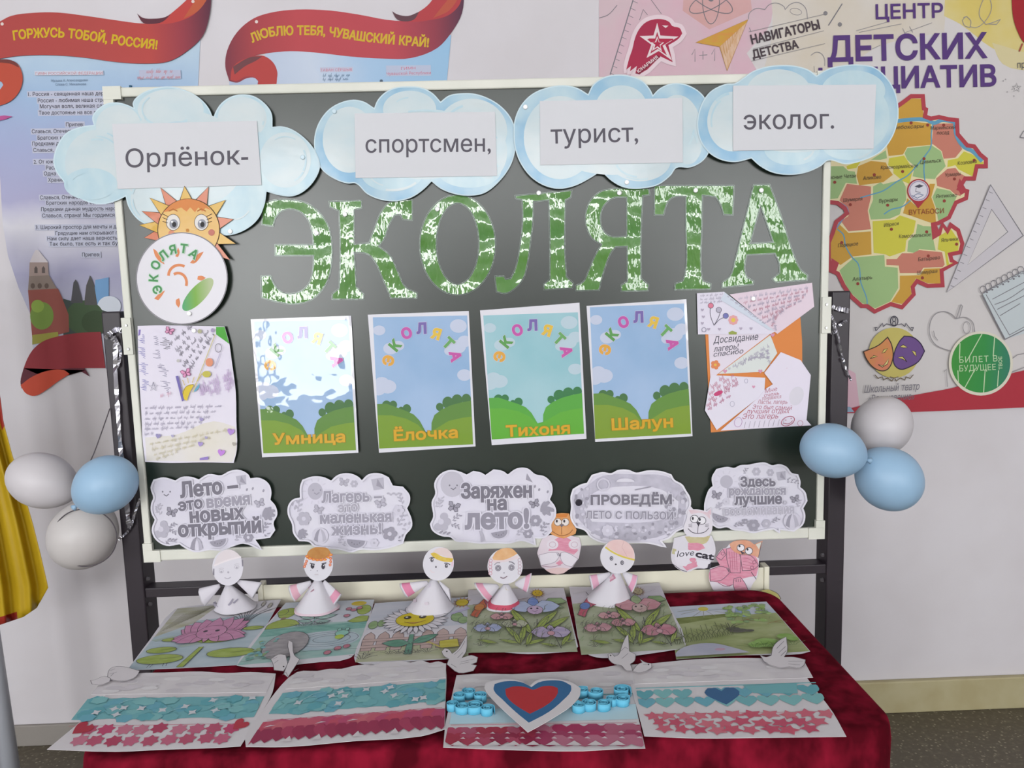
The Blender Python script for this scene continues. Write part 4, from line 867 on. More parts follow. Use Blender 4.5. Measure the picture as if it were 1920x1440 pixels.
# ---- handwritten greeting sheets
a = Art('greeting_sheet', wall_plane(-0.0035))
a.solid(sm([(258, 611), (300, 610), (421, 612), (430, 645), (434, 674), (442, 736), (443, 790), (444, 843), (438, 868), (380, 867), (318, 868), (272, 866), (267, 820), (266, 794), (262, 726), (259, 660)], n=3), mat('#d2cddb', rough=0.7, c2='#d6d2dc', scale=4), 0.0008)
a.fill([(405, 613), (421, 613), (430, 645), (419, 637), (405, 627)], mat('#4a9a3a', c2='#5aa64a', scale=30)); a.fill([(260, 618), (264, 618), (263, 628), (259, 630)], '#7a6aa8')
a.fill(sm([(272, 820), (330, 815), (400, 790), (440, 800), (443, 845), (436, 866), (275, 864)]), mat('#d3d0d2', c2='#d0cbc0', scale=6))
for p, q, c in (((275, 733), (271, 628), '#6a68a8'), ((304, 690), (294, 618), '#7a7890'), ((317, 737), (311, 690), '#7a7890'), ((315, 655), (311, 622), '#55555f')): a.scrawl(p, q, 8, mat(c), 1.1, 3)
for i, (p, q) in enumerate((((318, 648), (360, 614)), ((332, 660), (358, 632)), ((338, 668), (368, 640)), ((345, 688), (392, 622)), ((358, 692), (402, 628)))): a.scrawl(p, q, 5, mat('#706d78'), 1.0, i)
for i, y in enumerate((767, 777, 787, 797, 806, 816)): a.scrawl((272, y), (420 - 14 * i if i < 5 else 290, y - 4), 4, mat('#a9a4b5'), 0.8, i)
for i, y in enumerate((830, 840, 850, 858)): a.scrawl((282 + 4 * i, y + 4), (425 - 30 * i, y - 22 + 4 * i), 4, mat('#c6bfa4'), 0.8, i + 9)
for i in range(4): a.scrawl((374 + i, 730 + 4 * i), (438, 702 + 9 * i), 8, mat('#bda6c9'), 1.2, i + 20)
a.scrawl((302, 745), (325, 738), 6, mat('#d2a9bb'), 1, 5)
star_ = star(289, 725, 9); a.stroke(star_[::2][::1][0:1] + [star_[4], star_[8], star_[2], star_[6], star_[0]], 1, '#6b6a80')
def butterfly(a, x, y, s, m, line='#7d4a6a', rot=0):
    c, k = math.cos(R_(rot)), math.sin(R_(rot)); T = lambda u, v: (x + s * (u * c - v * k), y + s * (u * k + v * c))
    for sx in (-1, 1):
        for q in ([(0, 0), (.5, -.8), (1.0, -.7), (.9, -.1), (.3, .05)], [(0, 0), (.7, .1), (.85, .6), (.4, .8), (.1, .4)]):
            p = sm([T(sx * u, v) for u, v in q], n=3); a.fill(p, m); a.stroke(p, 0.9, line, True)
    a.stroke([T(0, -.5), T(0, .6)], 1.2, line)
butterfly(a, 319, 620, 8, '#cc8fae', rot=20); butterfly(a, 350, 699, 9, '#d08fb2', rot=-20)
def heart(x, y, s, rot=0):
    c, k = math.cos(R_(rot)), math.sin(R_(rot)); P = [(0, .95), (-.75, .2), (-1, -.35), (-.75, -.8), (-.3, -.8), (0, -.4), (.3, -.8), (.75, -.8), (1, -.35), (.75, .2)]
    return sm([(x + s * (u * c - v * k), y + s * (u * k + v * c)) for u, v in P], n=3)
for x, y, s_, c in ((434, 809, 7, '#a784c4'), (416, 848, 7, '#b57fcd'), (377, 832, 5, '#9d8cc0'), (298, 817, 5, '#8f88b0'), (379, 786, 4, '#9a90b8'), (325, 817, 3, '#a59fbe'), (388, 820, 3, '#a59fbe'), (440, 832, 4, '#a9a39a')): a.fill(heart(x, y, s_, 10), c)
a.fill([(376, 858), (392, 855), (392, 861), (376, 862)], '#8d7ab8')
a.fill(sm([(345, 747), (344, 735), (350, 725), (360, 720), (365, 722), (357, 736), (352, 751)]), '#cdb53a'); a.stroke(sm([(344, 740), (350, 725), (364, 720)], False), 1, '#7d6d30')
for q in ([(342, 727), (336, 718)], [(348, 722), (344, 712)], [(355, 718), (353, 708)], [(362, 717), (366, 706)], [(368, 720), (380, 700)]): a.stroke(q, 1.1, '#c5ad42')
a.fill([(331, 705), (336, 704), (347, 750), (343, 752)], '#6d63a0'); a.fill([(376, 717), (365, 733), (368, 734), (375, 726)], '#5f9fb8'); a.stroke([(405, 627), (363, 735)], 1.2, '#bdb36a'); a.stroke([(414, 662), (404, 690)], 1.2, '#a9a3bd')
a.ell(394, 679, 7, 8, '#d08a6c'); a.ell(389, 701, 8, 6, '#b5ad4f'); a.ell(376, 621, 4, 4, '#a5a487'); a.ell(400, 619, 3, 4, '#9a8fae'); a.ring(411, 652, 6, 8, 1, '#77747f'); a.ell(336, 676, 3, 3, '#b5b3b0')
a.build('white handwritten greeting sheet with doodles, hearts and a green corner, under the round badge', 'greeting sheet', 'handwritten greeting sheets')
magnet(364, 620, 'at the top of the greeting sheet with the green corner', wall_plane(-0.0048))

ORNG = mat('#cd7f45', rough=0.7)
a = Art('greeting_collage', PS)
a.solid([(1322, 620), (1500, 585), (1504, 640), (1505, 795), (1333, 811)], ORNG, 0.0004); a.z = 2e-4
a.build('orange sheet pasted with cut white notes in handwriting, at the right of the chalkboard', 'greeting sheet', 'handwritten greeting sheets')
def note(k, pts, c, label, fn):
    n = a.child('note'); n.z = 0.0006 + 0.0006 * k; n.solid(pts, mat(c, rough=0.7), 0.0003); fn(n); n.build(); n.ob['label'] = label
INKB, INKR, INKG = mat('#5e5a72'), mat('#bb8797'), mat('#a39eb0')
def f3(n):
    for t, p, q, h in (('Досвидание', (1337, 644), (1422, 637), 13), ('лагерь!', (1338, 660), (1386, 654), 11), ('спасибо', (1338, 669), (1394, 662), 9)): n.text(t, p, q, h, mat('#4b4a55'), shear=0.3, bold=0.004, res=2)
    for k in range(5): n.ell(1341 + 5 * math.cos(k * 1.257), 684 + 5 * math.sin(k * 1.257), 4, 4, '#cf8055')
    n.ell(1341, 684, 2.5, 2.5, '#d8b04a')
note(0, [(1328, 627), (1444, 626), (1347, 700), (1332, 712)], '#d3cbd6', 'white note reading Досвидание лагерь', f3)
def f4(n):
    for i in range(6): n.scrawl((1366 + 14 * i, 694 - 8 * i + (i % 2) * 3), (1442, 650 + 7 * i), 4, INKG, 0.9, i)
    for x, y in ((1359, 696), (1425, 696), (1448, 628)): n.fill(heart(x, y, 4), '#c98fa8')
note(1, [(1444, 628), (1457, 662), (1432, 697), (1347, 701)], '#cbd0cd', 'pale greenish triangular note', f4)
def f1(n):
    for i, y in enumerate((556, 563, 569)): n.scrawl((1312, y), (1355, y - 3), 3, INKG, 0.7, i)
    for q in ([(1338, 610), (1331, 590), (1331, 574)], [(1338, 610), (1346, 596), (1350, 585)], [(1338, 610), (1350, 598), (1362, 594)]): n.stroke(q, 1.1, '#55505f', smooth=True)
    for x, y, c in ((1332, 573, '#c9748a'), (1347, 581, '#a9a5b5'), (1360, 592, '#6d70a8')): n.ell(x, y, 5, 5, c); n.ring(x, y, 5, 5, 0.8, '#55505f')
    for k in range(8): n.ell(1374 + 6 * math.cos(k * .785), 600 + 6 * math.sin(k * .785), 3.4, 3.4, '#d39a9c')
    n.ell(1374, 600, 4, 4, '#d3b74e'); n.fill([(1365, 623), (1372, 620), (1381, 623), (1380, 627), (1366, 627)], '#8f9a4e')
    n.fill([(1358, 548), (1452, 621), (1440, 618), (1350, 562)], mat('#c2cad6'))
    for i in range(4): n.scrawl((1362 + 16 * i, 556 + 12 * i), (1380 + 18 * i, 570 + 13 * i), 3, INKG, 0.7, i + 3)
    for x, y in ((1316, 581), (1318, 594), (1316, 606), (1328, 617), (1388, 616), (1407, 616), (1348, 617)): n.fill(heart(x, y, 3), '#a9a0b2')
    n.ring(1319, 618, 4, 4, 0.9, '#77748a')
note(3, [(1306, 550), (1357, 547), (1452, 622), (1444, 626), (1308, 627)], '#d2cedb', 'white note with three drawn balloons and a flower', f1)
def f2(n):
    for i in range(9): n.scrawl((1384 + 9 * i, 562 + 7.2 * i), (1518 - (4 * i if i < 5 else 14 * (i - 3)), 541 + 6.2 * i), 4, INKR if i % 2 else INKG, 0.8, i + 30)
note(2, [(1367, 552), (1522, 530), (1526, 575), (1457, 626)], '#d3c3ce', 'pink note with grey handwriting', f2)
def f5(n):
    for i, (t, p, q) in enumerate((('уже скучаю', (1334, 728), (1362, 704)), ('лагерь для', (1330, 741), (1376, 704)), ('тут хорошо', (1329, 752), (1380, 712)), ('спасибо вам', (1325, 763), (1386, 716)))): n.scrawl(p, q, 5, mat('#b5788e'), 1.1, i + 60)
    n.ell(1346, 737, 9, 4, mat('#b9406e'), rot=-22); n.scrawl((1327, 769), (1372, 741), 4, mat('#b9809a'), 1, 66); n.fill(heart(1412, 725, 3), '#c98fa8'); n.ring(1398, 714, 3, 4, 0.8, '#9a97ad'); n.ring(1372, 757, 4, 5, 0.8, '#a5a2b5')
note(4, [(1332, 703), (1434, 708), (1432, 737), (1343, 806), (1321, 769)], '#d3cfdb', 'white note with pink slanting handwriting', f5)
def f6(n):
    TR = mat('#a65f70')
    for i, (t, p, q, h) in enumerate((('Мне', (1433, 737), (1457, 732), 8), ('очень', (1432, 744), (1460, 740), 7), ('понравился', (1428, 750), (1464, 746), 7), ('Ласты, лагерь', (1419, 757), (1475, 757), 8), ('Это был самый', (1410, 766), (1484, 768), 8), ('лучший отдых', (1398, 775), (1480, 774), 9), ('Это лагерь', (1391, 785), (1458, 784), 10))):
        n.text(t, p, q, h, TR, shear=0.3, res=2)
    n.ell(1492, 742, 13, 18, mat('#c6c3cd', c2='#cdc9d2', scale=20), 20)
    n.fill(heart(1474, 690, 1), '#c9b0bf')
    n.ring(1476, 789, 13, 8, 1.3, '#a04a60', -25); n.ell(1472, 787, 1, 1, '#a04a60'); n.ell(1482, 784, 1, 1, '#a04a60'); n.stroke([(1468, 793), (1478, 794), (1485, 788)], 1.1, '#a04a60', smooth=True)
    n.ring(1383, 791, 7, 9, 1, '#b08fb5', 15); n.ring(1499, 793, 5, 5, 1, '#b5899a')
    for k in range(9): n.stroke([(1397 + 9 * k, 790 - k * 0.6), (1394 + 9 * k, 802 - k * 0.6)], 0.8, '#9d96a2')
note(5, [(1463, 660), (1500, 675), (1519, 703), (1511, 787), (1520, 797), (1350, 807), (1421, 745), (1434, 729), (1448, 720), (1432, 699)], '#d4cedb', 'large white note with red handwriting and smiley faces', f6)
magnet(1412, 560, 'on the pink note of the orange sheet', wall_plane(0.0015))
# ================================================================ four laminated picture cards
LAMC = 0.9
PCARD = [wall_plane(0.0040 - 0.0001 * k) for k in range(4)]
PCARD[0] = Plane(PS.at(570, 596) + Vector((0, -0.0012, 0)), (1, 0, 0), (0, math.sin(R_(1.9)), math.cos(R_(1.9))))   # bottom edge stands off the board
def picture_card(k, outer, inner, name, sky, hill, front, label, nm_box):
    plane = PCARD[k]
    a = Art('picture_card', plane)
    lam = dict(rough=0.5, coat=LAMC, coat_r=0.03, bump=0.2 if k == 0 else 0.1, bscale=16 if k == 0 else 11, bdist=0.008)
    a.solid(outer, mat('#cfcfd6', **lam), 0.0006); a.uv(inner)
    q = 0.0
    oy = a.orig[1]; ylo = plane.loc(*inner[3])[1] - oy; yhi = plane.loc(*inner[0])[1] - oy
    skm = mat(sky[0], c2=sky[1], scale=5, **lam); cl = mat(sky[2], **lam)
    a.fill([(0, 0), (1, 0), (1, 1), (0, 1)], skm)
    for x, y, r in ((0.06, 0.5, .06), (0.12, 0.53, .07), (0.02, 0.55, .06), (0.88, 0.24, .07), (0.96, 0.2, .06), (0.8, 0.27, .05), (0.94, 0.46, .06), (0.17, 0.24, .06), (0.25, 0.22, .05), (0.9, 0.08, .07), (0.06, 0.1, .05)):
        a.fill([(min(1, max(0, u)), v) for u, v in ellipse(x, y, r * 1.3, r * 0.75, n=20)], cl)
    dk = mat(hill[1], **lam)
    for x, y, r in ((0.1, .675, .05), (0.17, .67, .04), (0.31, .705, .045), (0.25, .71, .03), (0.66, .70, .04), (0.75, .67, .06), (0.85, .655, .06), (0.95, .645, .05)):
        a.fill([(min(1, max(0, u)), v) for u, v in ellipse(x, y, r, r * 0.8, n=18)], dk)
    a.fill([(0, .66), (.1, .66), (.2, .69), (.3, .72), (.38, .75), (.44, .8), (.5, .89), (.5, 1), (0, 1)], mat(hill[0], **lam))
    a.fill([(1, .66), (.9, .67), (.78, .69), (.68, .72), (.6, .76), (.565, .82), (.56, .88), (.5, .89), (.5, 1), (1, 1)], mat(hill[0], **lam))
    a.fill([(0, .745), (.15, .75), (.3, .78), (.42, .83), (.5, .9), (.6, .87), (.75, .81), (.9, .79), (1, .785), (1, 1), (0, 1)], mat(front, **lam))
    H = a.map; a.map = None
    for ch, u, v, r, c in (('Э', .14, .33, -75, '#cf9a3a'), ('К', .22, .215, -48, '#4f8f45'), ('О', .345, .125, -20, '#b24a9a'), ('Л', .505, .09, 0, '#6a5a9c'), ('Я', .66, .135, 20, '#cfae3a'), ('Т', .785, .21, 45, '#5c9a55'), ('А', .855, .31, 78, '#b54c98')):
        x, y = H(u, v); a.glyph(ch, x, y, 19, r - 2, mat(c, **lam), 0.06, halo=(0.02, mat('#cdbfcf', **lam)))
    a.text(name, nm_box[0], nm_box[1], nm_box[2], mat('#c79a1e', **lam), bold=0.03, halo=(0.02, mat('#a5761e', **lam)))
    a.build(label, 'picture card', 'laminated picture cards on the chalkboard')
BLU = ('#84a4c6', '#97b0cf', '#b5bdd0')
picture_card(0, [(470, 598.7), (658.5, 592), (672, 849), (491.5, 857.5)], [(476, 603), (653, 599), (667.6, 844), (494, 850)], 'Умница', BLU, ('#567f34', '#3f6a3a'), '#6f8f28', 'laminated meadow card reading Умница, first of the four picture cards', ((513, 833), (647, 828), 20))
picture_card(1, [(689.6, 590), (879, 583), (891.6, 837), (710.7, 849)], [(699, 595), (876, 591.5), (887, 833), (711, 841)], 'Ёлочка', BLU, ('#567f34', '#3f6a3a'), '#6f8f28', 'laminated meadow card reading Ёлочка, second of the four picture cards', ((740, 826), (858, 820), 20))
picture_card(2, [(900, 582), (1086.5, 567.5), (1099.7, 822.7), (922, 834.7)], [(906, 591.5), (1083.6, 585.5), (1095, 813), (922, 824)], 'Тихоня', ('#83b2bb', '#98bcc4', '#abbfc9'), ('#4f9a38', '#2f7040'), '#58a030', 'laminated card with brighter green meadow reading Тихоня', ((950, 818), (1068, 812), 20))
picture_card(3, [(1099.7, 573.5), (1287, 561), (1298.5, 818), (1116, 828.7)], [(1106, 576), (1282.5, 569), (1295.7, 813), (1116, 823)], 'Шалун', BLU, ('#5a8434', '#3f6a3a'), '#74902a', 'laminated meadow card reading Шалун, last of the four picture cards', ((1148, 806), (1261, 800), 21))

# ================================================================ grey speech-bubble signs along the foot of the board
PBB = wall_plane(-0.0045)
LG, MG, DG, VDG = mat('#c3c0cc', rough=0.7), mat('#adaab6', rough=0.7), mat('#94919d', rough=0.7), mat('#77747f', rough=0.7)
BW = mat('#cfcdd6', rough=0.7, spec=0.2, c2='#cbc8d5', scale=9)
def leaf(a, x, y, l, rot, m, n=5):
    c, k = math.cos(R_(rot)), math.sin(R_(rot)); T = lambda u, v: (x + l * (u * c - v * k), y + l * (u * k + v * c))
    a.stroke([T(0, 0), T(1, 0)], 1, m)
    for i in range(n):
        t = 0.2 + 0.8 * i / (n - 1); a.fill(ellipse(*T(t, 0.17 * (-1) ** i), l * .17, l * .075, rot + 40 * (-1) ** i, 9), m)
def flower(a, x, y, r, m, mc, n=6, k=0.42):
    for i in range(n): a.ell(x + r * .62 * math.cos(6.283 * i / n), y + r * .62 * math.sin(6.283 * i / n), r * k, r * k, m, n=12)
    a.ell(x, y, r * .3, r * .3, mc, n=12)
def melon(a, x, y, r, rot):
    a.fill(ellipse(x, y, r, r * .85, rot, 18, 0, 180), LG); a.fill(ellipse(x, y, r * .86, r * .72, rot, 18, 0, 180), DG)
    for i in range(4): a.ell(x + r * .45 * math.cos(R_(rot + 35 + 36 * i)), y + r * .4 * math.sin(R_(rot + 35 + 36 * i)), 1.1, 1.6, VDG, n=6)
def ball(a, x, y, r, top=False):
    a.ell(x, y, r, r, LG)
    for k in (-1, 1): a.fill(sm([(x, y - r * .9), (x + k * r * .45, y - r * .55), (x + k * r * .8, y + r * .5), (x + k * r * .3, y + r * .8), (x + k * r * .25, y)], n=3), DG if k < 0 else MG)
def monstera(a, x, y, r, rot):
    for i in range(6): a.fill(ellipse(x + r * .35 * math.cos(R_(rot + 60 * i)), y + r * .35 * math.sin(R_(rot + 60 * i)), r * .6, r * .22, rot + 60 * i * .5, 12), DG)
def kite(a, x, y, s):
    a.fill([(x - s, y - s * .7), (x + s * .9, y - s), (x + s, y + s * .8), (x - s * .6, y + s)], MG); a.fill([(x, y - s * .8), (x + s, y + s * .8), (x - s * .2, y + s * .3)], DG)
def smile(a, x, y, m=VDG):
    for d in (-7, 7): a.ell(x + d, y, 1.5, 1.8, m, n=8)
    a.stroke([(x - 5, y + 5), (x, y + 8), (x + 5, y + 4)], 1.8, m, smooth=True)
def bubble(out, label, texts, deco, rim='#d0ced8'):
    a = Art('speech_bubble_sign', PBB); o = sm(out, n=4, corner=40); a.solid(o, BW, 0.0006)
    def inside(p): return _wind(p, o) != 0
    F0, S0 = a.fill, a.stroke
    a.fill = lambda pts, m, holes=None: F0(pts, m, holes) if all(inside(p) for p in pts) else a
    a.stroke = lambda pts, w, m, closed=False, smooth=False: S0(pts, w, m, closed, smooth) if all(inside(p) for p in pts) else a
    deco(a); del a.fill, a.stroke
    a.stroke(o, 3.4, rim, True)
    for t, p, q, h, c, b in texts: a.text(t, p, q, h, mat(c, rough=0.7), bold=b, halo=(0.05, BW), res=4)
    a.build(label, 'speech bubble sign', 'grey speech-bubble signs along the foot of the chalkboard')
T1, T2 = '#74717c', '#96939f'
def d1(a):
    a.fill(sm([(293, 905), (310, 899), (328, 905), (345, 899), (372, 903), (395, 893), (430, 890), (450, 886), (468, 895), (500, 908), (504, 935), (470, 920), (350, 925), (300, 950), (290, 935)], n=3), LG)
    a.ell(311, 925, 24, 25, mat('#bdbac9')); smile(a, 312, 922); kite(a, 452, 900, 10)
    for x, y in ((463, 918), (474, 916), (494, 920)): a.fill(ellipse(x, y, 2, 3, 20, 8), DG)
    leaf(a, 300, 966, 20, -100, MG); leaf(a, 292, 962, 18, -60, MG); butterfly(a, 322, 960, 10, DG, '#6a6772', 15); butterfly(a, 487, 943, 9, MG, '#8d8a96', -20)
    flower(a, 302, 992, 17, MG, LG); leaf(a, 318, 992, 14, 30, DG); leaf(a, 318, 988, 14, -30, DG); leaf(a, 310, 1014, 22, 5, DG, 7)
    ball(a, 369, 1020, 15); melon(a, 409, 1012, 18, -12); leaf(a, 440, 1012, 18, -40, MG); flower(a, 466, 1007, 9, DG, LG); monstera(a, 502, 962, 16, 20); leaf(a, 490, 995, 20, -50, DG); leaf(a, 496, 1000, 18, 20, DG)
bubble([(285, 914), (290, 900), (308, 896), (330, 902), (343, 895), (359, 895), (374, 900), (392, 890), (416, 892), (432, 884), (449, 882), (465, 890), (469, 898), (487, 897), (503, 907), (508, 922), (506, 937), (516, 949), (519, 964), (512, 979), (515, 993), (506, 1006), (477, 1010), (491, 1030), (457, 1017), (438, 1022), (416, 1030), (394, 1029), (367, 1033), (346, 1024), (338, 1018), (313, 1021), (294, 1010), (287, 993), (293, 974), (286, 960), (286, 944), (290, 933)],
       'grey speech-bubble sign reading Лето это время новых открытий', [('Лето –', (341, 932), (447, 921), 28, T1, .045), ('это', (337, 957), (381, 951), 21, T1, .04), ('время', (390, 951), (469, 944), 21, T2, .045), ('новых', (359, 979), (458, 971), 26, T1, .045), ('открытий', (337, 1005), (490, 996), 27, T1, .045)], d1)
def d2(a):
    a.ell(591, 921, 14, 16, MG)
    for k in range(10): a.stroke([(591 + 17 * math.cos(.628 * k), 921 + 19 * math.sin(.628 * k)), (591 + 24 * math.cos(.628 * k), 921 + 25 * math.sin(.628 * k))], 2, LG)
    smile(a, 594, 919, DG); butterfly(a, 645, 904, 9, MG, '#9a97a3', 10); flower(a, 664, 907, 7, MG, LG); kite(a, 708, 907, 12)
    for k in range(5): a.ell(728 + 5 * k, 925 + 2 * (k % 2), 3, 2, MG, n=8)
    for y in (930, 948): leaf(a, 558, y + 12, 24, -80, MG)
    leaf(a, 552, 958, 22, -120, MG); leaf(a, 755, 945, 18, -110, MG); leaf(a, 745, 985, 24, -60, MG); leaf(a, 752, 990, 22, -20, MG); butterfly(a, 597, 955, 9, MG, '#9a97a3', 20); butterfly(a, 714, 943, 10, MG, '#9a97a3', -20)
    flower(a, 570, 972, 13, MG, LG); monstera(a, 566, 1000, 12, 10); ball(a, 601, 1004, 15); leaf(a, 635, 1018, 16, -60, MG); leaf(a, 642, 1020, 16, -20, MG); melon(a, 668, 1012, 20, 5); flower(a, 702, 1017, 8, LG, MG); flower(a, 731, 1000, 13, DG, LG, 5); leaf(a, 745, 1012, 16, -30, DG); flower(a, 748, 956, 10, LG, MG)
bubble([(565, 911), (569, 900), (587, 894), (606, 895), (622, 902), (635, 891), (654, 888), (671, 894), (679, 902), (692, 890), (711, 888), (728, 895), (736, 911), (755, 913), (767, 928), (767, 941), (762, 952), (771, 974), (771, 987), (760, 1001), (755, 1017), (730, 1025), (703, 1029), (676, 1028), (660, 1033), (638, 1028), (617, 1026), (590, 1022), (581, 1014), (562, 1012), (552, 998), (550, 982), (542, 963), (543, 947), (551, 937), (565, 933)],
       'grey speech-bubble sign reading Лагерь это маленькая жизнь', [('Лагерь –', (605, 941), (716, 938), 20, T2, .04), ('это', (635, 959), (671, 957), 17, '#a5a2ad', .04), ('маленькая', (602, 980), (734, 976), 19, T2, .045), ('жизнь!', (623, 1002), (715, 999), 20, T2, .045)], d2)
def d3(a):
    a.fill(sm([(822, 910), (840, 886), (870, 890), (905, 890), (940, 886), (985, 884), (1005, 895), (1028, 908), (1030, 935), (980, 910), (870, 915), (830, 950), (818, 935)], n=3), LG)
    a.ell(848, 908, 22, 24, mat('#b5b2bd')); smile(a, 850, 910); kite(a, 988, 896, 11)
    for x in (935, 965, 890): a.fill(ellipse(x, 894, 10, 4, 0, 12, 180, 360), BW)
    for x, y in ((1003, 912), (1011, 918), (1027, 922)): a.fill(ellipse(x, y, 2, 3, 20, 8), DG)
    leaf(a, 824, 952, 20, -80, MG); leaf(a, 816, 950, 18, -50, MG); butterfly(a, 851, 950, 11, DG, '#5e5b66', 15); flower(a, 827, 978, 18, MG, LG); leaf(a, 848, 976, 18, -40, DG); leaf(a, 846, 982, 16, 20, DG); leaf(a, 818, 1000, 26, 10, DG, 7)
    monstera(a, 1024, 952, 18, 20); butterfly(a, 1002, 944, 9, DG, '#6a6772', -20); flower(a, 1004, 976, 11, DG, LG); ball(a, 897, 1005, 15); melon(a, 936, 996, 18, -10); leaf(a, 968, 1002, 18, -40, MG); flower(a, 990, 1000, 9, DG, LG); leaf(a, 1012, 995, 20, -50, DG); leaf(a, 1016, 998, 16, 10, DG)
bubble([(808, 982), (814, 968), (811, 941), (818, 925), (816, 906), (826, 890), (845, 882), (864, 886), (875, 891), (888, 884), (902, 887), (910, 892), (926, 881), (942, 884), (952, 891), (970, 879), (988, 879), (1003, 890), (1020, 894), (1032, 906), (1034, 922), (1029, 936), (1040, 952), (1040, 968), (1032, 982), (1033, 995), (1021, 1006), (1001, 1007), (1003, 1020), (978, 1012), (953, 1017), (926, 1016), (899, 1017), (875, 1014), (856, 1013), (845, 1005), (829, 1003), (812, 993)],
       'grey speech-bubble sign reading Заряжен на лето', [('Заряжен', (866, 933), (996, 931), 27, T1, .045), ('на', (915, 955), (949, 954), 25, T1, .045), ('лето!', (874, 990), (990, 988), 36, '#8b8894', .05)], d3)
def d4(a):
    a.fill(sm([(1080, 930), (1100, 912), (1130, 892), (1200, 890), (1250, 893), (1282, 920), (1286, 950), (1280, 985), (1230, 1008), (1130, 1008), (1095, 985), (1078, 960)], n=3), mat('#b9b6c3', c2='#a9a6b3', scale=40))
    a.fill(sm([(1112, 925), (1170, 912), (1240, 918), (1272, 940), (1270, 970), (1200, 980), (1110, 978), (1095, 955)], n=4), BW)
    rn = random.Random(4)
    for k in range(60): a.ell(rn.uniform(1096, 1276), rn.uniform(982, 1010), rn.uniform(1.5, 5), rn.uniform(1.5, 4), rn.choice([LG, MG, MG, DG, BW]), n=8)
    for k in range(30): a.ell(rn.uniform(1248, 1286), rn.uniform(905, 990), rn.uniform(1.5, 5), rn.uniform(2, 5), rn.choice([LG, MG, DG]), n=8)
    for k in range(22): a.ell(rn.uniform(1078, 1102), rn.uniform(915, 985), rn.uniform(1.5, 4), rn.uniform(2, 5), rn.choice([LG, MG, DG]), n=8)
    a.ring(1131, 908, 11, 11, 3, LG); a.fill(ellipse(1172, 903, 17, 7, 0, 12, 180, 360), BW); flower(a, 1139, 994, 11, LG, BW, 8); a.stroke([(1190, 918), (1220, 912)], 2, DG)
bubble([(1071, 930), (1075, 917), (1089, 909), (1101, 906), (1110, 891), (1129, 886), (1146, 888), (1159, 882), (1178, 882), (1192, 887), (1213, 883), (1238, 884), (1257, 890), (1263, 900), (1278, 909), (1284, 919), (1292, 933), (1293, 947), (1286, 960), (1292, 971), (1284, 987), (1267, 995), (1254, 1007), (1238, 1013), (1248, 1025), (1216, 1017), (1186, 1016), (1159, 1017), (1132, 1016), (1108, 1006), (1097, 993), (1080, 987), (1071, 971), (1072, 949)],
       'grey speech-bubble sign reading Проведём лето с пользой, with blurred meadow print', [('ПРОВЕДЁМ', (1108, 945), (1258, 944), 17, T1, .05), ('ЛЕТО С ПОЛЬЗОЙ!', (1098, 971), (1266, 973), 14, '#8b8894', .025)], d4, '#d6d4dc')
def d5(a):
    a.ell(1362, 903, 12, 12, MG)
    for k in range(10): a.stroke([(1362 + 15 * math.cos(.628 * k), 903 + 15 * math.sin(.628 * k)), (1362 + 21 * math.cos(.628 * k), 903 + 21 * math.sin(.628 * k))], 2, LG)
    leaf(a, 1394, 888, 12, -60, DG); flower(a, 1418, 884, 8, MG, LG); flower(a, 1444, 886, 7, MG, LG); kite(a, 1464, 892, 9)
    for k in range(4): leaf(a, 1476 + 6 * k, 905, 10, -70 + 20 * k, DG, 3)
    butterfly(a, 1343, 928, 9, DG, '#77747f', 15); leaf(a, 1340, 952, 14, -40, MG); leaf(a, 1348, 956, 14, -80, MG); flower(a, 1361, 940, 6, LG, MG); butterfly(a, 1490, 935, 8, DG, '#77747f', -15); leaf(a, 1494, 950, 14, -70, MG); flower(a, 1471, 942, 4, MG, LG)
    melon(a, 1350, 966, 18, 18); leaf(a, 1375, 985, 14, -20, DG); leaf(a, 1388, 986, 14, -60, DG); flower(a, 1397, 977, 5, DG, MG); flower(a, 1412, 984, 11, DG, MG, 6); flower(a, 1436, 981, 8, MG, LG); leaf(a, 1446, 978, 14, -30, DG); ball(a, 1484, 976, 16)
bubble([(1325, 928), (1330, 917), (1337, 911), (1335, 895), (1343, 880), (1362, 876), (1376, 878), (1387, 873), (1403, 872), (1417, 869), (1433, 868), (1446, 873), (1460, 871), (1473, 876), (1482, 887), (1494, 890), (1498, 903), (1497, 913), (1507, 922), (1511, 938), (1503, 952), (1507, 965), (1503, 982), (1487, 994), (1460, 991), (1460, 997), (1449, 990), (1430, 993), (1411, 997), (1392, 993), (1373, 991), (1362, 986), (1346, 988), (1335, 982), (1332, 968), (1321, 960), (1321, 945)],
       'grey speech-bubble sign reading Здесь рождаются лучшие воспоминания, at the right end', [('Здесь', (1388, 911), (1452, 910), 17.5, T1, .045), ('рождаются', (1366, 927), (1471, 926), 15.5, T2, .045), ('лучшие', (1377, 945), (1464, 943), 19, T1, .045), ('воспоминания', (1358, 965), (1487, 961), 15.5, '#aba8b4', .045)], d5)
magnet(1085, 942, 'at the left of the Проведём лето bubble', wall_plane(-0.0062), 0.0075, mat('#2d2a33', rough=0.3), 'black')
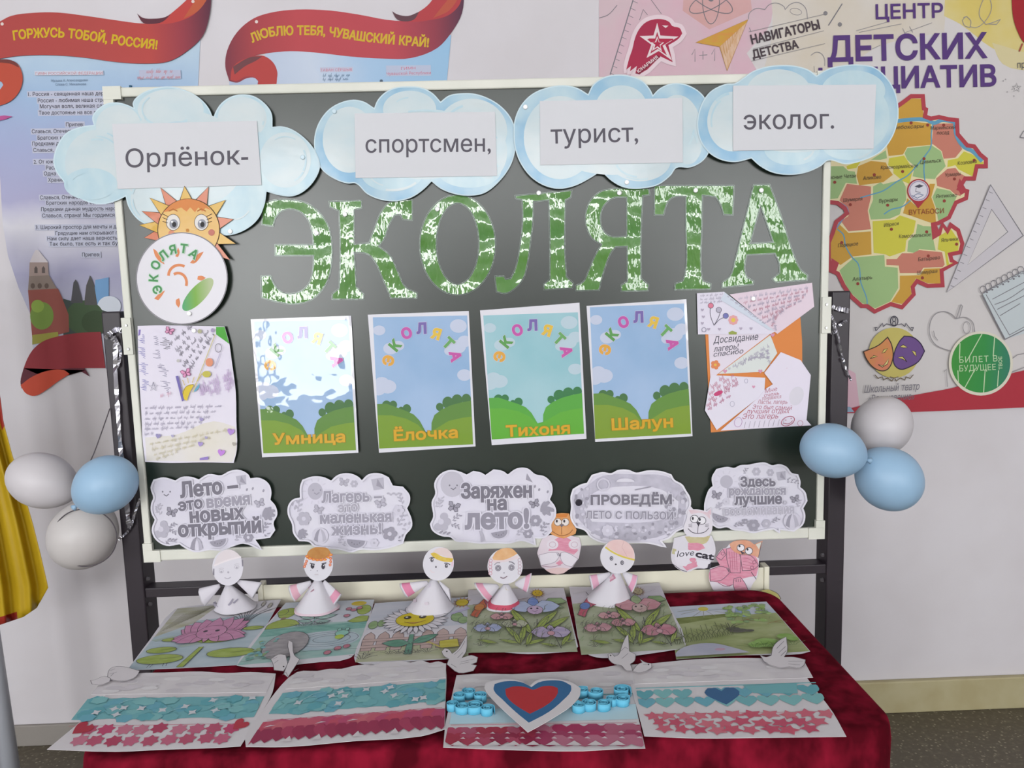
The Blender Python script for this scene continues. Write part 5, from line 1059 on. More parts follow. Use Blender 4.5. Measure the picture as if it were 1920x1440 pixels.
# ================================================================ coloured drawings and flag collages lying on the table
CTOP = TZ + CT + 0.0012
def TPL(k): return table_plane(CTOP + 0.0009 * k)
LINE = mat('#4f4c50', rough=0.7)
def crayon(c, c2, sc=40): return mat(c, rough=0.8, c2=c2, scale=sc, stretch=(1, 2.5, 1), spec=0.15)
PAGE = crayon('#c9c7cd', '#d0cdd3', 8)
def blades(a, x, y, h, n, m, w=1.1, spread=0.08, seed=0):
    rn = random.Random(seed)
    for i in range(n):
        t = (i / max(1, n - 1) - .5) * 2; dx = t * spread; hh = h * (1 - 0.35 * abs(t)) * rn.uniform(.75, 1.1)
        a.stroke([(x + dx * .25, y), (x + dx * .7, y - hh * .6), (x + dx * 1.5, y - hh)], w, m, smooth=True)
def tuft(a, x, y, s, m, w=1.0): blades(a, x, y, s, 5, m, w, s * .9, int(x * 100))
def petals(a, x, y, r, n, m, asp=0.45, rot0=0, off=0.55, line=True, ry=0.85):
    for i in range(n):
        an = 360 * i / n + rot0; c, k = math.cos(R_(an)), math.sin(R_(an))
        p = [(x + (r * off + u * c * 0 + 0) * 0 + (r * off * c + (u * c - v * k)), y + ry * (r * off * k + (u * k + v * c))) for u, v in ellipse(0, 0, r * .5, r * .5 * asp, 0, 14)]
        a.fill(p, m)
        if line: a.stroke(p, 0.9, LINE, True)
def ufill(a, pts, m, line=True, w=1.0, n=3):
    p = sm(pts, n=n); a.fill(p, m)
    if line: a.stroke(p, w, LINE, True)
def uleaf(a, x0, y0, x1, y1, wd, m, vein=True):
    dx, dy = x1 - x0, y1 - y0; nx, ny = -dy * wd, dx * wd
    ufill(a, [(x0, y0), (x0 + dx * .35 + nx, y0 + dy * .35 + ny), (x0 + dx * .7 + nx * .8, y0 + dy * .7 + ny * .8), (x1, y1), (x0 + dx * .7 - nx * .8, y0 + dy * .7 - ny * .8), (x0 + dx * .35 - nx, y0 + dy * .35 - ny)], m)
    if vein: a.stroke([(x0, y0), (x1, y1)], 0.8, LINE)
def sunny(a, x, y, r, m, ray, face=True):
    for k in range(14):
        an = 6.283 * k / 14; a.fill([(x + r * math.cos(an - .16), y + r * math.sin(an - .16)), (x + r * 1.55 * math.cos(an), y + r * 1.55 * math.sin(an)), (x + r * math.cos(an + .16), y + r * math.sin(an + .16))], ray)
    p = ellipse(x, y, r, r, n=20); a.fill(p, m); a.stroke(p, 1, LINE, True)
    if face:
        for d in (-.35, .35): a.fill(ellipse(x + r * d, y - r * .2, r * .1, r * .14, n=8), LINE)
        a.stroke([(x - r * .4, y + r * .25), (x, y + r * .5), (x + r * .4, y + r * .2)], 1, LINE, smooth=True)
def drawing(k, quad, outline, label, fn, rot=False):
    a = Art('coloured_drawing', TPL(k)); a.solid(sm(outline, n=3, corner=40) if outline else quad, PAGE, 0.0004); a.uv(quad); fn(a); a.map = None
    a.build(label, 'drawing', 'coloured drawings on the red cloth')
PINK, PINK2 = crayon('#b8819f', '#c08eaa'), crayon('#bd8f9a', '#c79da5')
GRN, GRN2, TEAL = crayon('#8fa04f', '#9fae66'), crayon('#7f9a6c', '#93a880'), crayon('#6f9d94', '#86b0a6')
WATER = crayon('#a3b4bd', '#b3bfc6', 12)
def s_lotus(a):
    a.fill([(0, .28), (1, .22), (1, 1), (0, 1)], WATER); a.fill([(0, .0), (.42, .0), (.3, .3), (0, .5)], crayon('#a5a48d', '#b8b6b0', 18))
    for i in range(14): a.stroke([(.02 + .02 * i, .42 - .02 * i), (.12 + .02 * i, .12 - .008 * i)], 1, mat('#7d7b68'))
    for i in range(3): a.fill([(0 + .3 * i, .55 + .12 * i), (.2 + .3 * i, .5 + .12 * i), (.26 + .3 * i, .53 + .12 * i), (.05 + .3 * i, .58 + .12 * i)], crayon('#9aa89f', '#aebcb8', 20))
    blades(a, .78, .34, .28, 11, LINE, 1.1, .16, 3)
    for x, y in ((.78, .1), (.86, .06), (.93, .1)): ufill(a, ellipse(x, y, .018, .045, 0, 10), crayon('#a8a39a', '#b5b0a8'), n=1)
    for x, y, r in ((.2, .57, .09), (.62, .60, .19), (.18, .73, .14), (.9, .47, .09), (.23, .87, .21), (.83, .83, .2)):
        ufill(a, ellipse(x, y, r, r * .33, 0, 20), GRN, n=1); a.stroke([(x, y), (x + r * .9, y - r * .1)], 0.9, LINE)
    a.fill([(.52, .72), (.56, .72), (.5, 1), (.44, 1)], GRN); a.stroke([(.52, .72), (.44, 1)], 1, LINE); a.stroke([(.56, .72), (.5, 1)], 1, LINE)
    for q in ([(.18, .94), (.17, .99)], [(.21, .94), (.2, .99)], [(.3, .93), (.31, .98)], [(.33, .93), (.34, .98)]): a.stroke(q, 1, LINE)
    c = (.53, .49)
    for an, r in [(-165, .30), (-15, .30), (-150, .32), (-30, .33), (-135, .3), (-45, .32), (-115, .28), (-65, .29), (-90, .27)]:
        x, y = c[0] + r * 1.05 * math.cos(R_(an)), c[1] + r * .85 * math.sin(R_(an)); uleaf(a, c[0] + .05 * math.cos(R_(an)), c[1] + .05, x, y, .26, PINK, False)
    for an, r in [(178, .32), (2, .34), (165, .33), (15, .36), (150, .3), (30, .3), (125, .22), (55, .22), (90, .18)]:
        x, y = c[0] + r * math.cos(R_(an)), c[1] + .06 + r * .62 * math.sin(R_(an)); uleaf(a, c[0] + .03 * math.cos(R_(an)), c[1] + .05, x, y, .24, PINK, False)
    ufill(a, ellipse(c[0] + .01, c[1] + .01, .135, .105, 0, 20), PINK, n=1)
    for d in (-.05, .06): a.fill(ellipse(c[0] + d, c[1] - .005, .022, .016, 0, 10), '#4d4450')
    a.stroke([(c[0] - .02, c[1] + .05), (c[0] + .01, c[1] + .06), (c[0] + .03, c[1] + .045)], 1, LINE, smooth=True)
drawing(0, [(333, 1141), (527, 1124), (457, 1246), (238, 1257)], [(327, 1143), (345, 1138), (430, 1131), (527, 1124), (492, 1186), (457, 1246), (350, 1252), (238, 1257), (282, 1198)], 'drawing of a pink water lily with a face, at the left end of the table', s_lotus)
def s_flower(a):
    a.fill([(0, 0), (1, 0), (1, .5), (0, .5)], crayon('#b9c0c9', '#c6c9cf', 10)); a.fill([(0, .44), (1, .44), (1, 1), (0, 1)], crayon('#8fb3ae', '#a6bcb8', 12))
    a.fill([(0, .5), (1, .46), (1, .58), (0, .62)], TEAL); a.fill(ellipse(.62, .74, .36, .15, 0, 20), WATER)
    for r in (.3, .22, .14): a.stroke(ellipse(.66, .73, r, r * .38, 0, 24), 0.9, LINE, True)
    a.ell(.83, .08, .09, .05, crayon('#c2aa3c', '#c9b455'))
    for x, y, s in ((.1, .22, .1), (.98, .22, .1), (.05, .2, .06)): ufill(a, ellipse(x if x < .93 else .92, y, s * .8, s, 0, 14), GRN)
    a.fill([(.08, .3), (.12, .3), (.13, .42), (.07, .42)], '#8d7a6a')
    ufill(a, [(0, .42), (.1, .34), (.22, .36), (.3, .44), (.2, .48), (0, .5)], GRN); ufill(a, [(.78, .44), (.9, .35), (1, .36), (1, .46), (.85, .47)], GRN)
    for k in range(9): uleaf(a, .42, .2, .42 + .22 * math.cos(R_(180 - 22.5 * k)), .14 - .02 * math.sin(R_(180 - 22.5 * k)) + .06, .2, crayon('#b5687c', '#bd7f8c'), False)
    a.stroke([(.42, .22), (.43, .34), (.4, .48)], 3, crayon('#7fa39b', '#8fb0a8'), smooth=True)
    for q in ((.42, .36, .22, .26), (.43, .36, .64, .3), (.41, .42, .26, .38), (.43, .42, .6, .42)): uleaf(a, *q, .18, crayon('#8fb0a8', '#a5bdb6'))
    for x, y in ((.74, .2), (.8, .23), (.86, .19), (.75, .34), (.72, .95), (.8, .9), (.88, .88)): ufill(a, ellipse(x, y, .035, .03, 0, 8), crayon('#b0707f', '#b98390'), n=1)
    ufill(a, ellipse(.3, .78, .19, .2, 0, 18), crayon('#918d90', '#a29ea0'), n=1)
    ufill(a, ellipse(.78, .66, .07, .05, 0, 12), crayon('#7fb3a5', '#93bfb2'), n=1); a.ell(.77, .72, .045, .035, crayon('#a0b548', '#aebf62'))
    for d in (-.04, .04): ufill(a, ellipse(.78 + d, .6, .022, .025, 0, 10), crayon('#7fb3a5', '#93bfb2'), n=1)
    for k in range(26): rn = random.Random(k); a.ell(.02 + .17 * rn.random(), .68 + .28 * rn.random(), .018, .014, rn.choice([TEAL, GRN2, crayon('#6a9aa2', '#7fadb3')]), n=8)
    for x in (.3, .36, .45, .5, .55): tuft(a, x, .5, .06, LINE, .8)
    a.stroke([(.02, .98), (.5, .92), (1, .95)], 1, LINE, smooth=True)
drawing(1, [(536, 1130), (702, 1124), (668, 1226), (444, 1248)], [(536, 1130), (702, 1124), (690, 1170), (668, 1222), (655, 1234), (600, 1241), (470, 1251), (444, 1248), (448, 1238)], 'drawing of a pond garden with a red flower and frog, beside the water lily', s_flower)
def s_sunflower(a):
    a.fill([(0, 0), (1, 0), (1, .5), (0, .5)], crayon('#b9bdc8', '#c6c6ce', 10)); a.fill([(0, .8), (1, .72), (1, 1), (0, 1)], crayon('#a8ab8c', '#b5b59f', 12))
    FEN = crayon('#b39d98', '#bea8a4', 30)
    for x in (.06, .2, .34, .62, .76, .92):
        ufill(a, [(x - .05, .84), (x - .05, .6), (x, .54), (x + .05, .6), (x + .05, .84)], FEN)
    for y in (.66, .76): a.fill([(0, y), (1, y - .02), (1, y + .02), (0, y + .04)], FEN); a.stroke([(0, y), (1, y - .02)], .9, LINE); a.stroke([(0, y + .04), (1, y + .02)], .9, LINE)
    ufill(a, ellipse(.88, .36, .06, .08, 0, 12), GRN2, n=1); ufill(a, ellipse(.94, .42, .05, .06, 0, 12), GRN2, n=1); ufill(a, ellipse(.06, .42, .05, .07, 0, 12), GRN2, n=1); ufill(a, ellipse(.14, .4, .04, .06, 0, 12), GRN2, n=1)
    sunny(a, .92, .11, .065, crayon('#c2ab35', '#c7b34d'), mat('#b98a6a'), False); a.fill([(.8, .3), (.98, .2), (1, .23), (.85, .31)], crayon('#a9a3c4', '#b5b0c8'))
    a.fill([(.45, .62), (.49, .62), (.5, .92), (.43, .92)], crayon('#5d8a76', '#6f9886')); a.stroke([(.45, .62), (.43, .92)], 1, LINE); a.stroke([(.49, .62), (.5, .92)], 1, LINE)
    uleaf(a, .47, .76, .2, .74, .2, crayon('#5d8a76', '#6f9886')); uleaf(a, .48, .76, .72, .64, .18, crayon('#5d8a76', '#6f9886'))
    for k in range(26):
        an = 360 * k / 26; uleaf(a, .47 + .14 * math.cos(R_(an)), .38 + .1 * math.sin(R_(an)), .47 + .33 * math.cos(R_(an)), .38 + .245 * math.sin(R_(an)), .16, crayon('#cbc7cf', '#d1ced3'), False)
    ufill(a, ellipse(.47, .38, .19, .125, 0, 26), crayon('#c2b02a', '#c9b840'), n=1)
    for d in (-.075, .075):
        a.fill(ellipse(.47 + d, .345, .038, .03, 0, 14), '#3f3a2a'); a.fill(ellipse(.462 + d, .337, .014, .011, 0, 8), '#d8d6d0')
    a.stroke([(.37, .42), (.47, .455), (.58, .41)], 1.6, '#7d5a2a', smooth=True); a.fill([(.4, .43), (.47, .455), (.55, .425), (.47, .44)], '#a9744a')
    ufill(a, [(.74, .83), (.74, .76), (.9, .74), (.92, .86), (.76, .87)], crayon('#b5ab4a', '#bfb65f')); a.stroke([(.76, .86), (.64, .77), (.62, .78)], 3, crayon('#b5ab4a', '#bfb65f'))
    for x in (.1, .3, .38, .55, .64): tuft(a, x, .93, .07, LINE, .9)
    tuft(a, .06, .99, .1, LINE, 1.2); tuft(a, .47, .95, .08, LINE, 1.2)
drawing(2, [(703, 1131), (882, 1119), (878, 1233), (666, 1242)], [(703, 1131), (790, 1125), (882, 1119), (880, 1180), (878, 1233), (770, 1240), (684, 1246), (666, 1240), (664, 1232), (684, 1182)], 'drawing of a smiling white-petalled sunflower by a fence with a watering can', s_sunflower)
def orchids(cols, top, bird, sun):
    def fn(a):
        a.fill([(0, .0), (1, 0), (1, .3), (0, .3)], crayon('#c0bcc6', '#cac6cc', 8)); a.fill([(0, .27), (1, .22), (1, 1), (0, 1)], crayon('#98a083', '#abb19a', 12))
        for i in range(60): rn = random.Random(i * 7 + len(sun)); x, y = rn.random() * .96, .4 + .55 * rn.random(); a.stroke([(x, y), (x + .02 + .02 * rn.random(), y - .03)], .8, GRN2)
        a.stroke([(.05, .28), (.3, .26), (.62, .18)], 2, crayon('#8d7a6f', '#9c897d'), smooth=True); a.stroke([(.02, .12), (.3, .06), (.5, .12)], .8, mat('#a5a2a8'), smooth=True); a.stroke([(.72, .17), (.92, .08)], .8, mat('#a5a2a8'))
        sunny(a, .72, .105, .055, crayon(sun, sun), mat('#a9866a'))
        ufill(a, [(.75, .3), (.82, .2), (.95, .2), (1, .27), (.9, .3), (.96, .36), (.86, .36)], GRN2)
        ufill(a, [(.03, .46), (.1, .3), (.16, .2), (.2, .15), (.25, .19), (.24, .3), (.16, .36), (.1, .5)], crayon(*bird[0])); ufill(a, [(.17, .2), (.2, .14), (.25, .2), (.26, .3), (.2, .33)], crayon(*bird[1])); ufill(a, ellipse(.12, .33, .06, .05, -50, 12), crayon(*bird[2]), n=1)
        a.stroke([(.18, .16), (.16, .1)], 1.2, LINE); a.ell(.215, .18, .008, .01, '#2f2c30')
        for q in ((.62, .78, .42, .33), (.64, .7, .9, .4), (.66, .75, 1, .5), (.6, .8, .8, .5), (.5, .86, .36, .62), (.5, .9, .56, .6), (.5, .9, .3, .84), (.52, .92, .74, .84), (.86, .95, .98, .74), (.84, .95, .66, .9), (.3, .9, .1, .84), (.5, .93, .44, .7), (.9, .9, 1, .86), (.55, .95, .62, .72)):
            uleaf(a, *q, .09, GRN)
        a.stroke([(.86, .98), (.82, .8)], 1.4, LINE); a.stroke([(.68, .55), (.66, .75)], 1.4, LINE)
        def orchid(x, y, r, m, m2):
            for an, l, w in ((-90, .95, .42), (180, 1.15, .6), (0, 1.15, .6), (130, .9, .36), (50, .9, .36)):
                uleaf(a, x, y, x + r * l * math.cos(R_(an)), y + r * .72 * l * math.sin(R_(an)), w * .75, m, False)
            for k in (-2, -1, 0, 1, 2): a.stroke([(x, y - r * .1), (x + r * .12 * k, y - r * .45)], .8, LINE)
            ufill(a, ellipse(x, y + r * .12, r * .22, r * .2, 0, 10), m2, n=1)
        for (x, y, r), c in zip(((.34, .5, .1), (.46, .62, .11), (.2, .68, .12), (.79, .76, .16)), cols): orchid(x, y, r, crayon(*c), PINK2)
        x, y = .66, .36
        for an, l, w, m in ((180, .24, .38, top[0]), (0, .26, .38, top[0]), (-90, .2, .35, top[1])): uleaf(a, x, y, x + l * math.cos(R_(an)), y + l * .8 * math.sin(R_(an)), w, crayon(*m), False)
        ufill(a, ellipse(x + .01, y + .06, .08, .07, 0, 14), crayon(*top[2]), n=1)
        for d in (-.025, .035): a.fill(ellipse(x + d, y + .035, .012, .012, 0, 8), '#3a343a')
        a.stroke([(x - .02, y + .075), (x + .01, y + .09), (x + .035, y + .07)], 1, LINE, smooth=True); tuft(a, .13, .95, .05, LINE); tuft(a, .78, .98, .05, LINE)
        for i in range(70):
            rn = random.Random(i * 13 + 5); x, y = .03 + .94 * rn.random(), .42 + .55 * rn.random(); t = .02 + .03 * rn.random(); a.stroke([(x, y), (x + t * .3, y - t * 1.6), (x + t, y - t * 2.2)], .8, mat('#6b7556') if i % 3 else LINE, smooth=True)
        for i in range(9): a.stroke([(.03 + .05 * i, .66), (.05 + .05 * i, .62), (.08 + .05 * i, .64)], .8, LINE, smooth=True)
    return fn
drawing(3, [(878, 1106), (1057, 1102), (1083, 1222), (874, 1224)], [(878, 1106), (970, 1103), (1057, 1102), (1071, 1160), (1084, 1212), (1076, 1221), (990, 1226), (930, 1222), (874, 1224), (876, 1160)], 'garden drawing with a blue-winged orchid and an orange bird, in the middle',
        orchids([('#b88a8d', '#bd9698'), ('#a9ad94', '#b3b6a2'), ('#9aa3c4', '#a9b0ca'), ('#a59ab8', '#b3a6bd')], [('#a3b0cd', '#b0bbd2'), ('#6f86bd', '#8396c4'), ('#b39cb8', '#bda8c0')], [('#b5604a', '#bd7058'), ('#a85a6a', '#b06a78'), ('#bd7a48', '#c28a5a')], '#c9aa38'))
drawing(4, [(1068, 1102), (1238, 1098), (1287, 1216), (1090, 1228)], [(1067, 1100), (1150, 1100), (1236, 1092), (1252, 1130), (1286, 1206), (1284, 1215), (1240, 1222), (1150, 1233), (1118, 1232), (1098, 1224), (1088, 1210), (1078, 1160)], 'garden drawing with pink orchids and a red and blue bird, with rounded corners',
        orchids([('#b98a8f', '#c09a9c'), ('#b9848c', '#c0949a'), ('#b98a92', '#c09aa0'), ('#b57a88', '#bd8c96')], [('#b9848c', '#c2989e'), ('#8fa07a', '#9dac8a'), ('#b59a98', '#bda6a2')], [('#b5586a', '#bd6a78'), ('#ad4a60', '#b55c70'), ('#5f78b0', '#7288b8')], '#b5a98a'))
def s_meadow(a):
    a.fill([(0, .0), (1, 0), (1, .32), (0, .34)], crayon('#b3bdcb', '#c3c6cc', 10)); a.fill([(0, .3), (1, .28), (1, 1), (0, 1)], crayon('#8f9a66', '#a5ac82', 14)); a.fill([(.05, .28), (.52, .24), (.55, .3), (.05, .42)], crayon('#6a7440', '#828b58', 30))
    a.ell(.34, .1, .05, .05, crayon('#bdb34a', '#c4bc62'))
    for an in (-170, 170, 150, 120, 95, 70, 40, 15): a.stroke([(.34 + .06 * math.cos(R_(an)), .1 + .06 * math.sin(R_(an))), (.34 + .26 * math.cos(R_(an)), .1 + .2 * abs(math.sin(R_(an))))], 1, mat('#8d8f7a'))
    a.ell(.7, .22, .07, .12, crayon('#8da3c4', '#9db0ca'))
    for k in range(46): rn = random.Random(k + 50); a.ell(.52 + .42 * rn.random(), .06 + .4 * rn.random(), .02 + .02 * rn.random(), .03, rn.choice([crayon('#8aa860', '#9ab575'), GRN2, crayon('#93b06a', '#a3bb80')]), n=9)
    for k in range(22): rn = random.Random(k + 90); x, y = .5 + .4 * rn.random(), .08 + .4 * rn.random(); a.stroke([(x, y), (x + .02, y - .05), (x + .05, y - .03)], .8, mat('#6d7a52'), smooth=True)
    for x, y, r in ((.52, .58, .06), (.56, .62, .08), (.64, .63, .05)): a.ell(x, y, r, r * .45, crayon('#55554f', '#66655c'))
    tuft(a, .5, .56, .1, mat('#4a4a40'), 1.6)
    for x, y in ((.62, .44), (.68, .42), (.9, .5), (.84, .52)): a.stroke([(x, y), (x + .06, y - .02), (x + .12, y)], 1.4, crayon('#8a6a4a', '#967a5a'), smooth=True)
    for i in range(11): blades(a, .03 + .045 * i, .8 - .01 * i, .26, 3, mat('#59623e'), 1.2, .05, i)
    for x, y, r in ((.72, .86, .1), (.64, .88, .07), (.78, .9, .07), (.9, .78, .07), (.94, .82, .05)): a.ell(x, y, r, r * .7, crayon('#7fa054', '#90ad6a'))
    for x in (.6, .68, .75, .8, .9): tuft(a, x, .93, .09, mat('#5c7a3f'), .9)
    a.fill(sm([(0, .95), (.1, .85), (.3, .83), (.45, .92), (.55, 1), (0, 1)]), crayon('#a3a5b5', '#b0b0bd', 12)); a.ell(.34, .93, .04, .02, crayon('#b08f9f', '#b89caa'))
drawing(2.5, [(1252, 1138), (1437, 1128), (1518, 1221), (1268, 1236)], [(1252, 1138), (1350, 1135), (1437, 1128), (1480, 1176), (1519, 1221), (1500, 1226), (1400, 1228), (1268, 1236)], 'drawing of a green meadow with sunbeams, at the right end of the table', s_meadow)

# ---- flag collages: white cloud strip, blue strip, red strip, and paper doves
FPAGE = mat('#cbc6c9', rough=0.75, c2='#d0cccf', scale=5)
BLUES = [mat(c, rough=0.75) for c in ('#6fa8ae', '#5f9fa9', '#7ab0b2', '#68a3b3')]
def blob(x, y, rx, ry, n=7, k=.2, seed=0): return [(x + rx * (1 + k * (-1) ** i) * math.cos(3.1416 * i / n + seed), y + ry * (1 + k * (-1) ** i) * math.sin(3.1416 * i / n + seed)) for i in range(2 * n)]
def uheart(x, y, rx, ry, rot=0):
    c, k = math.cos(R_(rot)), math.sin(R_(rot)); P = [(0, .95), (-.75, .2), (-1, -.35), (-.75, -.8), (-.3, -.8), (0, -.45), (.3, -.8), (.75, -.8), (1, -.35), (.75, .2)]
    return sm([(x + rx * (u * c - v * k), y + ry * (u * k + v * c)) for u, v in P], n=2)
def in01(p): return [(min(.995, max(.005, u)), min(.995, max(.005, v))) for u, v in p]
def flag(k, quad, outline, label, blue, red, extra=None):
    a = Art('flag_collage', TPL(k)); a.solid(sm(outline, n=3, corner=40), FPAGE, 0.0005); a.map = homography(quad)
    a.build(label, 'flag collage', 'tricolour flag collages along the front of the table')
    w = a.child('cloud_strip'); w.z = 0.0005
    rn = random.Random(k * 10); w.solid(in01(sm([(0, .3), (0, .06)] + [(.05 * i + .03, .04 + .02 * rn.random()) for i in range(19)] + [(1, .06), (1, .3)], n=2)), mat('#c6c1c5', rough=0.8, c2='#d2cecf', scale=14), 0.0004)
    for i in range(26): w.fill(in01(ellipse(rn.random(), .08 + .18 * rn.random(), .05, .028, 0, 12)), mat(rn.choice(['#cdc9cc', '#c2bdc2', '#d3d0d2', '#c9c4c9']), rough=0.8))
    w.build(); w.ob['label'] = 'white tissue cloud strip'
    b = a.child('blue_strip'); b.z = 0.0005; b.solid(in01([(0, .36), (1, .36), (1, .37), (0, .37)]), BLUES[0], 0.0003); blue(b, random.Random(k + 3)); b.build(); b.ob['label'] = 'strip of blue paper cut-outs'
    r = a.child('red_strip'); r.z = 0.0005; r.solid(in01([(.02, .72), (.98, .72), (.98, .721), (.02, .721)]), mat('#b0455f'), 0.0003); red(r, random.Random(k + 5)); r.build(); r.ob['label'] = 'strip of red and pink paper cut-outs'
    if extra: extra(a)
    return a
def blue_wash(gap=.02):
    def fn(b, rn):
        b.fill(in01([(0, .36)] + [(.05 * i, .35 + .02 * rn.random()) for i in range(1, 20)] + [(1, .36), (1, .64)] + [(1 - .05 * i, .63 + .03 * rn.random()) for i in range(1, 20)] + [(0, .64)]), BLUES[0])
        for i in range(46): b.fill(in01(blob(rn.random(), .36 + .28 * rn.random(), .045, .05, 6, .1, rn.random())), rn.choice(BLUES))
        for i in range(11): x, y = .06 + .88 * rn.random(), .38 + .24 * rn.random(); b.fill(in01(blob(x, y, .022, .03, 4, .35, rn.random())), mat('#c3c6cb'))
        for i in range(5): x, y = .1 + .8 * rn.random(), .42 + .18 * rn.random(); b.stroke([(x, y), (x + .04, y - .05), (x + .09, y - .06)], 2, mat('#8fbcc4'), smooth=True)
    return fn
PK = ['#b0506a', '#b8607a', '#b54468', '#bb7085', '#a9405c']
def red_flowers(r, rn):
    for j, y in enumerate((.77, .91)):
        for i in range(9):
            x = .13 + .095 * i + .03 * j + .02 * rn.random()
            if x < .95: r.fill(in01(blob(x - .04 * j, y + .03 * (rn.random() - .5), .042, .062, 7, .18, rn.random())), mat(rn.choice(PK)))
    r.fill(in01(uheart(.1, .755, .055, .085, 35)), '#a52f40'); r.fill(in01(uheart(.94, .74, .045, .075, 35)), '#ab3442')
def red_tissue(r, rn):
    r.fill(in01([(.0, .99), (.0, .74)] + [(.05 * i, .715 + .02 * (i % 2)) for i in range(1, 20)] + [(1, .74), (1, .86)] + [(1 - .05 * i, .84 + .02 * (i % 2)) for i in range(1, 20)]), mat('#b5506a', c2='#bd6276', scale=14))
    for i in range(20): r.fill(in01(blob(.02 + .05 * i, .78 + .03 * rn.random(), .05, .055, 6, .08, rn.random())), mat(rn.choice(['#b84a5f', '#b0486a', '#bb5a6c', '#bf6470'])))
    for i in range(18): r.fill(in01(uheart(.03 + .056 * i, .89 + .01 * rn.random(), .06, .09)), mat(rn.choice(['#95304f', '#8f2c4c', '#a03a58'])))
    for x in (.2, .35, .55, .74): r.fill(in01([(x - .025, .99), (x, .93), (x + .025, .99)]), mat('#cbc3c6'))
    for x in (.33, .5, .06): r.fill(in01([(x - .03, .815), (x, .79), (x + .03, .80)]), mat('#cbb8bf'))
def red_hearts(r, rn):
    r.fill(in01([(0, .78), (1, .745), (1, .93), (0, .93)]), '#98364e')
    for j, y in enumerate((.80, .875, .93)):
        for i in range(12): r.fill(in01(uheart(.05 + .085 * i, y, .055 if i < 5 else .075, .06 if i < 5 else .085)), mat(rn.choice(['#9c2f44', '#a23a50', '#8f2c48', '#a8455f', '#a65068'] if i < 6 else ['#a03058', '#a85a72', '#9a3a5c', '#b06a80'])))
    for j in range(2):
        for i in range(13): x = .1 + .08 * i; r.fill(in01([(x - .012, .84 + .065 * j), (x + .004, .822 + .065 * j), (x + .018, .845 + .065 * j)]), mat('#cdbcc2'))
    for i in range(9): x = .08 + .1 * i; r.fill(in01([(x - .04, .985), (x, .935), (x + .035, .985)]), mat('#cbc4c6'))
def red_leaves(r, rn):
    for j, y in enumerate((.745, .84, .92)):
        for i in range(11 - j):
            x = .06 + .09 * i + .03 * j + .015 * rn.random()
            r.fill(in01(blob(x, y + .03 * (rn.random() - .5), .036 + .012 * rn.random(), .045, 5, .3, rn.random() * 6)), mat(rn.choice(['#bd5468', '#c06072', '#b84e66', '#c46c7a'])))
def blue_hearts(b, rn):
    for j, y in enumerate((.45, .565)):
        for i in range(9):
            if (j, i) in ((0, 3),): continue
            b.fill(in01(uheart(.05 + .112 * i, y + .012 * rn.random(), .058, .075)), rn.choice(BLUES))
    b.fill(in01([(.62, .38), (.9, .37), (.88, .5), (.66, .48)]), BLUES[0])
    b.solid(uheart(.495, .5, .095, .125), mat('#355f88', rough=0.6), 0.0006)
def blue_none(b, rn): b.fill([(.01, .52), (.99, .5), (.99, .68), (.01, .71)], mat('#b5cfd8'))
DOVE = mat('#cfcacd', rough=0.75)
def dove(a, parts, lines_, z=0.0035, eye=None):
    d = a.child('dove'); d.map = None; d.z = z
    for i, p in enumerate(parts): d.solid(sm(p, n=3, corner=45), DOVE, 0.0005); d.stroke(sm(p, n=3, corner=45), 1, '#6a666a', True)
    for l in lines_: d.stroke(sm(l, False), 1, '#77737a')
    if eye: d.ell(eye[0], eye[1], 1.6, 1.3, '#3a363c', n=8)
    d.build(); d.ob['label'] = 'white cut-out paper dove'
# leftmost
f = flag(4, [(200, 1264), (520, 1260), (451, 1399), (88, 1405.6)], [(88, 1405), (160, 1344), (194, 1307), (214, 1288), (230, 1270), (256, 1263), (309, 1261), (378, 1259), (424, 1262), (469, 1260), (517, 1263), (511, 1298), (490, 1337), (451, 1399), (401, 1402), (309, 1405), (217, 1409)],
     'tricolour collage with separate pink paper flowers, at the left end of the front row', blue_wash(), red_flowers)
dove(f, [[(204, 1262), (212, 1255), (232, 1254), (262, 1262), (256, 1272), (236, 1280), (212, 1279), (202, 1276)], [(208, 1276), (196, 1272), (178, 1279), (170, 1280), (173, 1287), (190, 1288), (206, 1282)]], [[(206, 1262), (216, 1258)], [(206, 1268), (220, 1264)], [(208, 1272), (214, 1266)]], 0.004)
dove(f, [[(508, 1240), (522, 1231), (536, 1232), (540, 1250), (532, 1262), (514, 1260), (512, 1248)], [(541, 1204), (549, 1208), (552, 1232), (562, 1240), (556, 1250), (548, 1262), (540, 1274), (532, 1268), (538, 1252), (544, 1236), (540, 1216)]], [[(512, 1240), (520, 1236)], [(514, 1248), (522, 1242)], [(530, 1270), (536, 1264), (540, 1272)], [(552, 1262), (560, 1258)]], 0.004, (532, 1254))
f = flag(5, [(557, 1258), (838, 1238), (835, 1372), (461, 1400)], [(557, 1260), (517, 1297), (491, 1335), (460, 1380), (461, 1400), (540, 1400), (665, 1389), (790, 1380), (835, 1367), (835, 1325), (837, 1265), (834, 1244), (822, 1240), (806, 1243), (790, 1238), (770, 1242), (752, 1239), (735, 1241), (716, 1242), (700, 1247), (684, 1246), (665, 1248), (640, 1254), (618, 1254), (595, 1258)],
     'tricolour collage with solid crimson paper rows and a scalloped top, second in the front row', blue_wash(), red_tissue)
dove(f, [[(828, 1226), (834, 1220), (842, 1222), (848, 1230), (858, 1222), (872, 1200), (876, 1194), (874, 1226), (866, 1238), (884, 1233), (896, 1237), (894, 1246), (884, 1250), (894, 1252), (888, 1262), (860, 1266), (838, 1250), (842, 1240), (832, 1234)]], [[(852, 1232), (864, 1220), (872, 1206)], [(858, 1238), (868, 1228)], [(864, 1246), (890, 1240)], [(862, 1250), (880, 1246)], [(846, 1250), (856, 1256)]], 0.0045, (838, 1226))
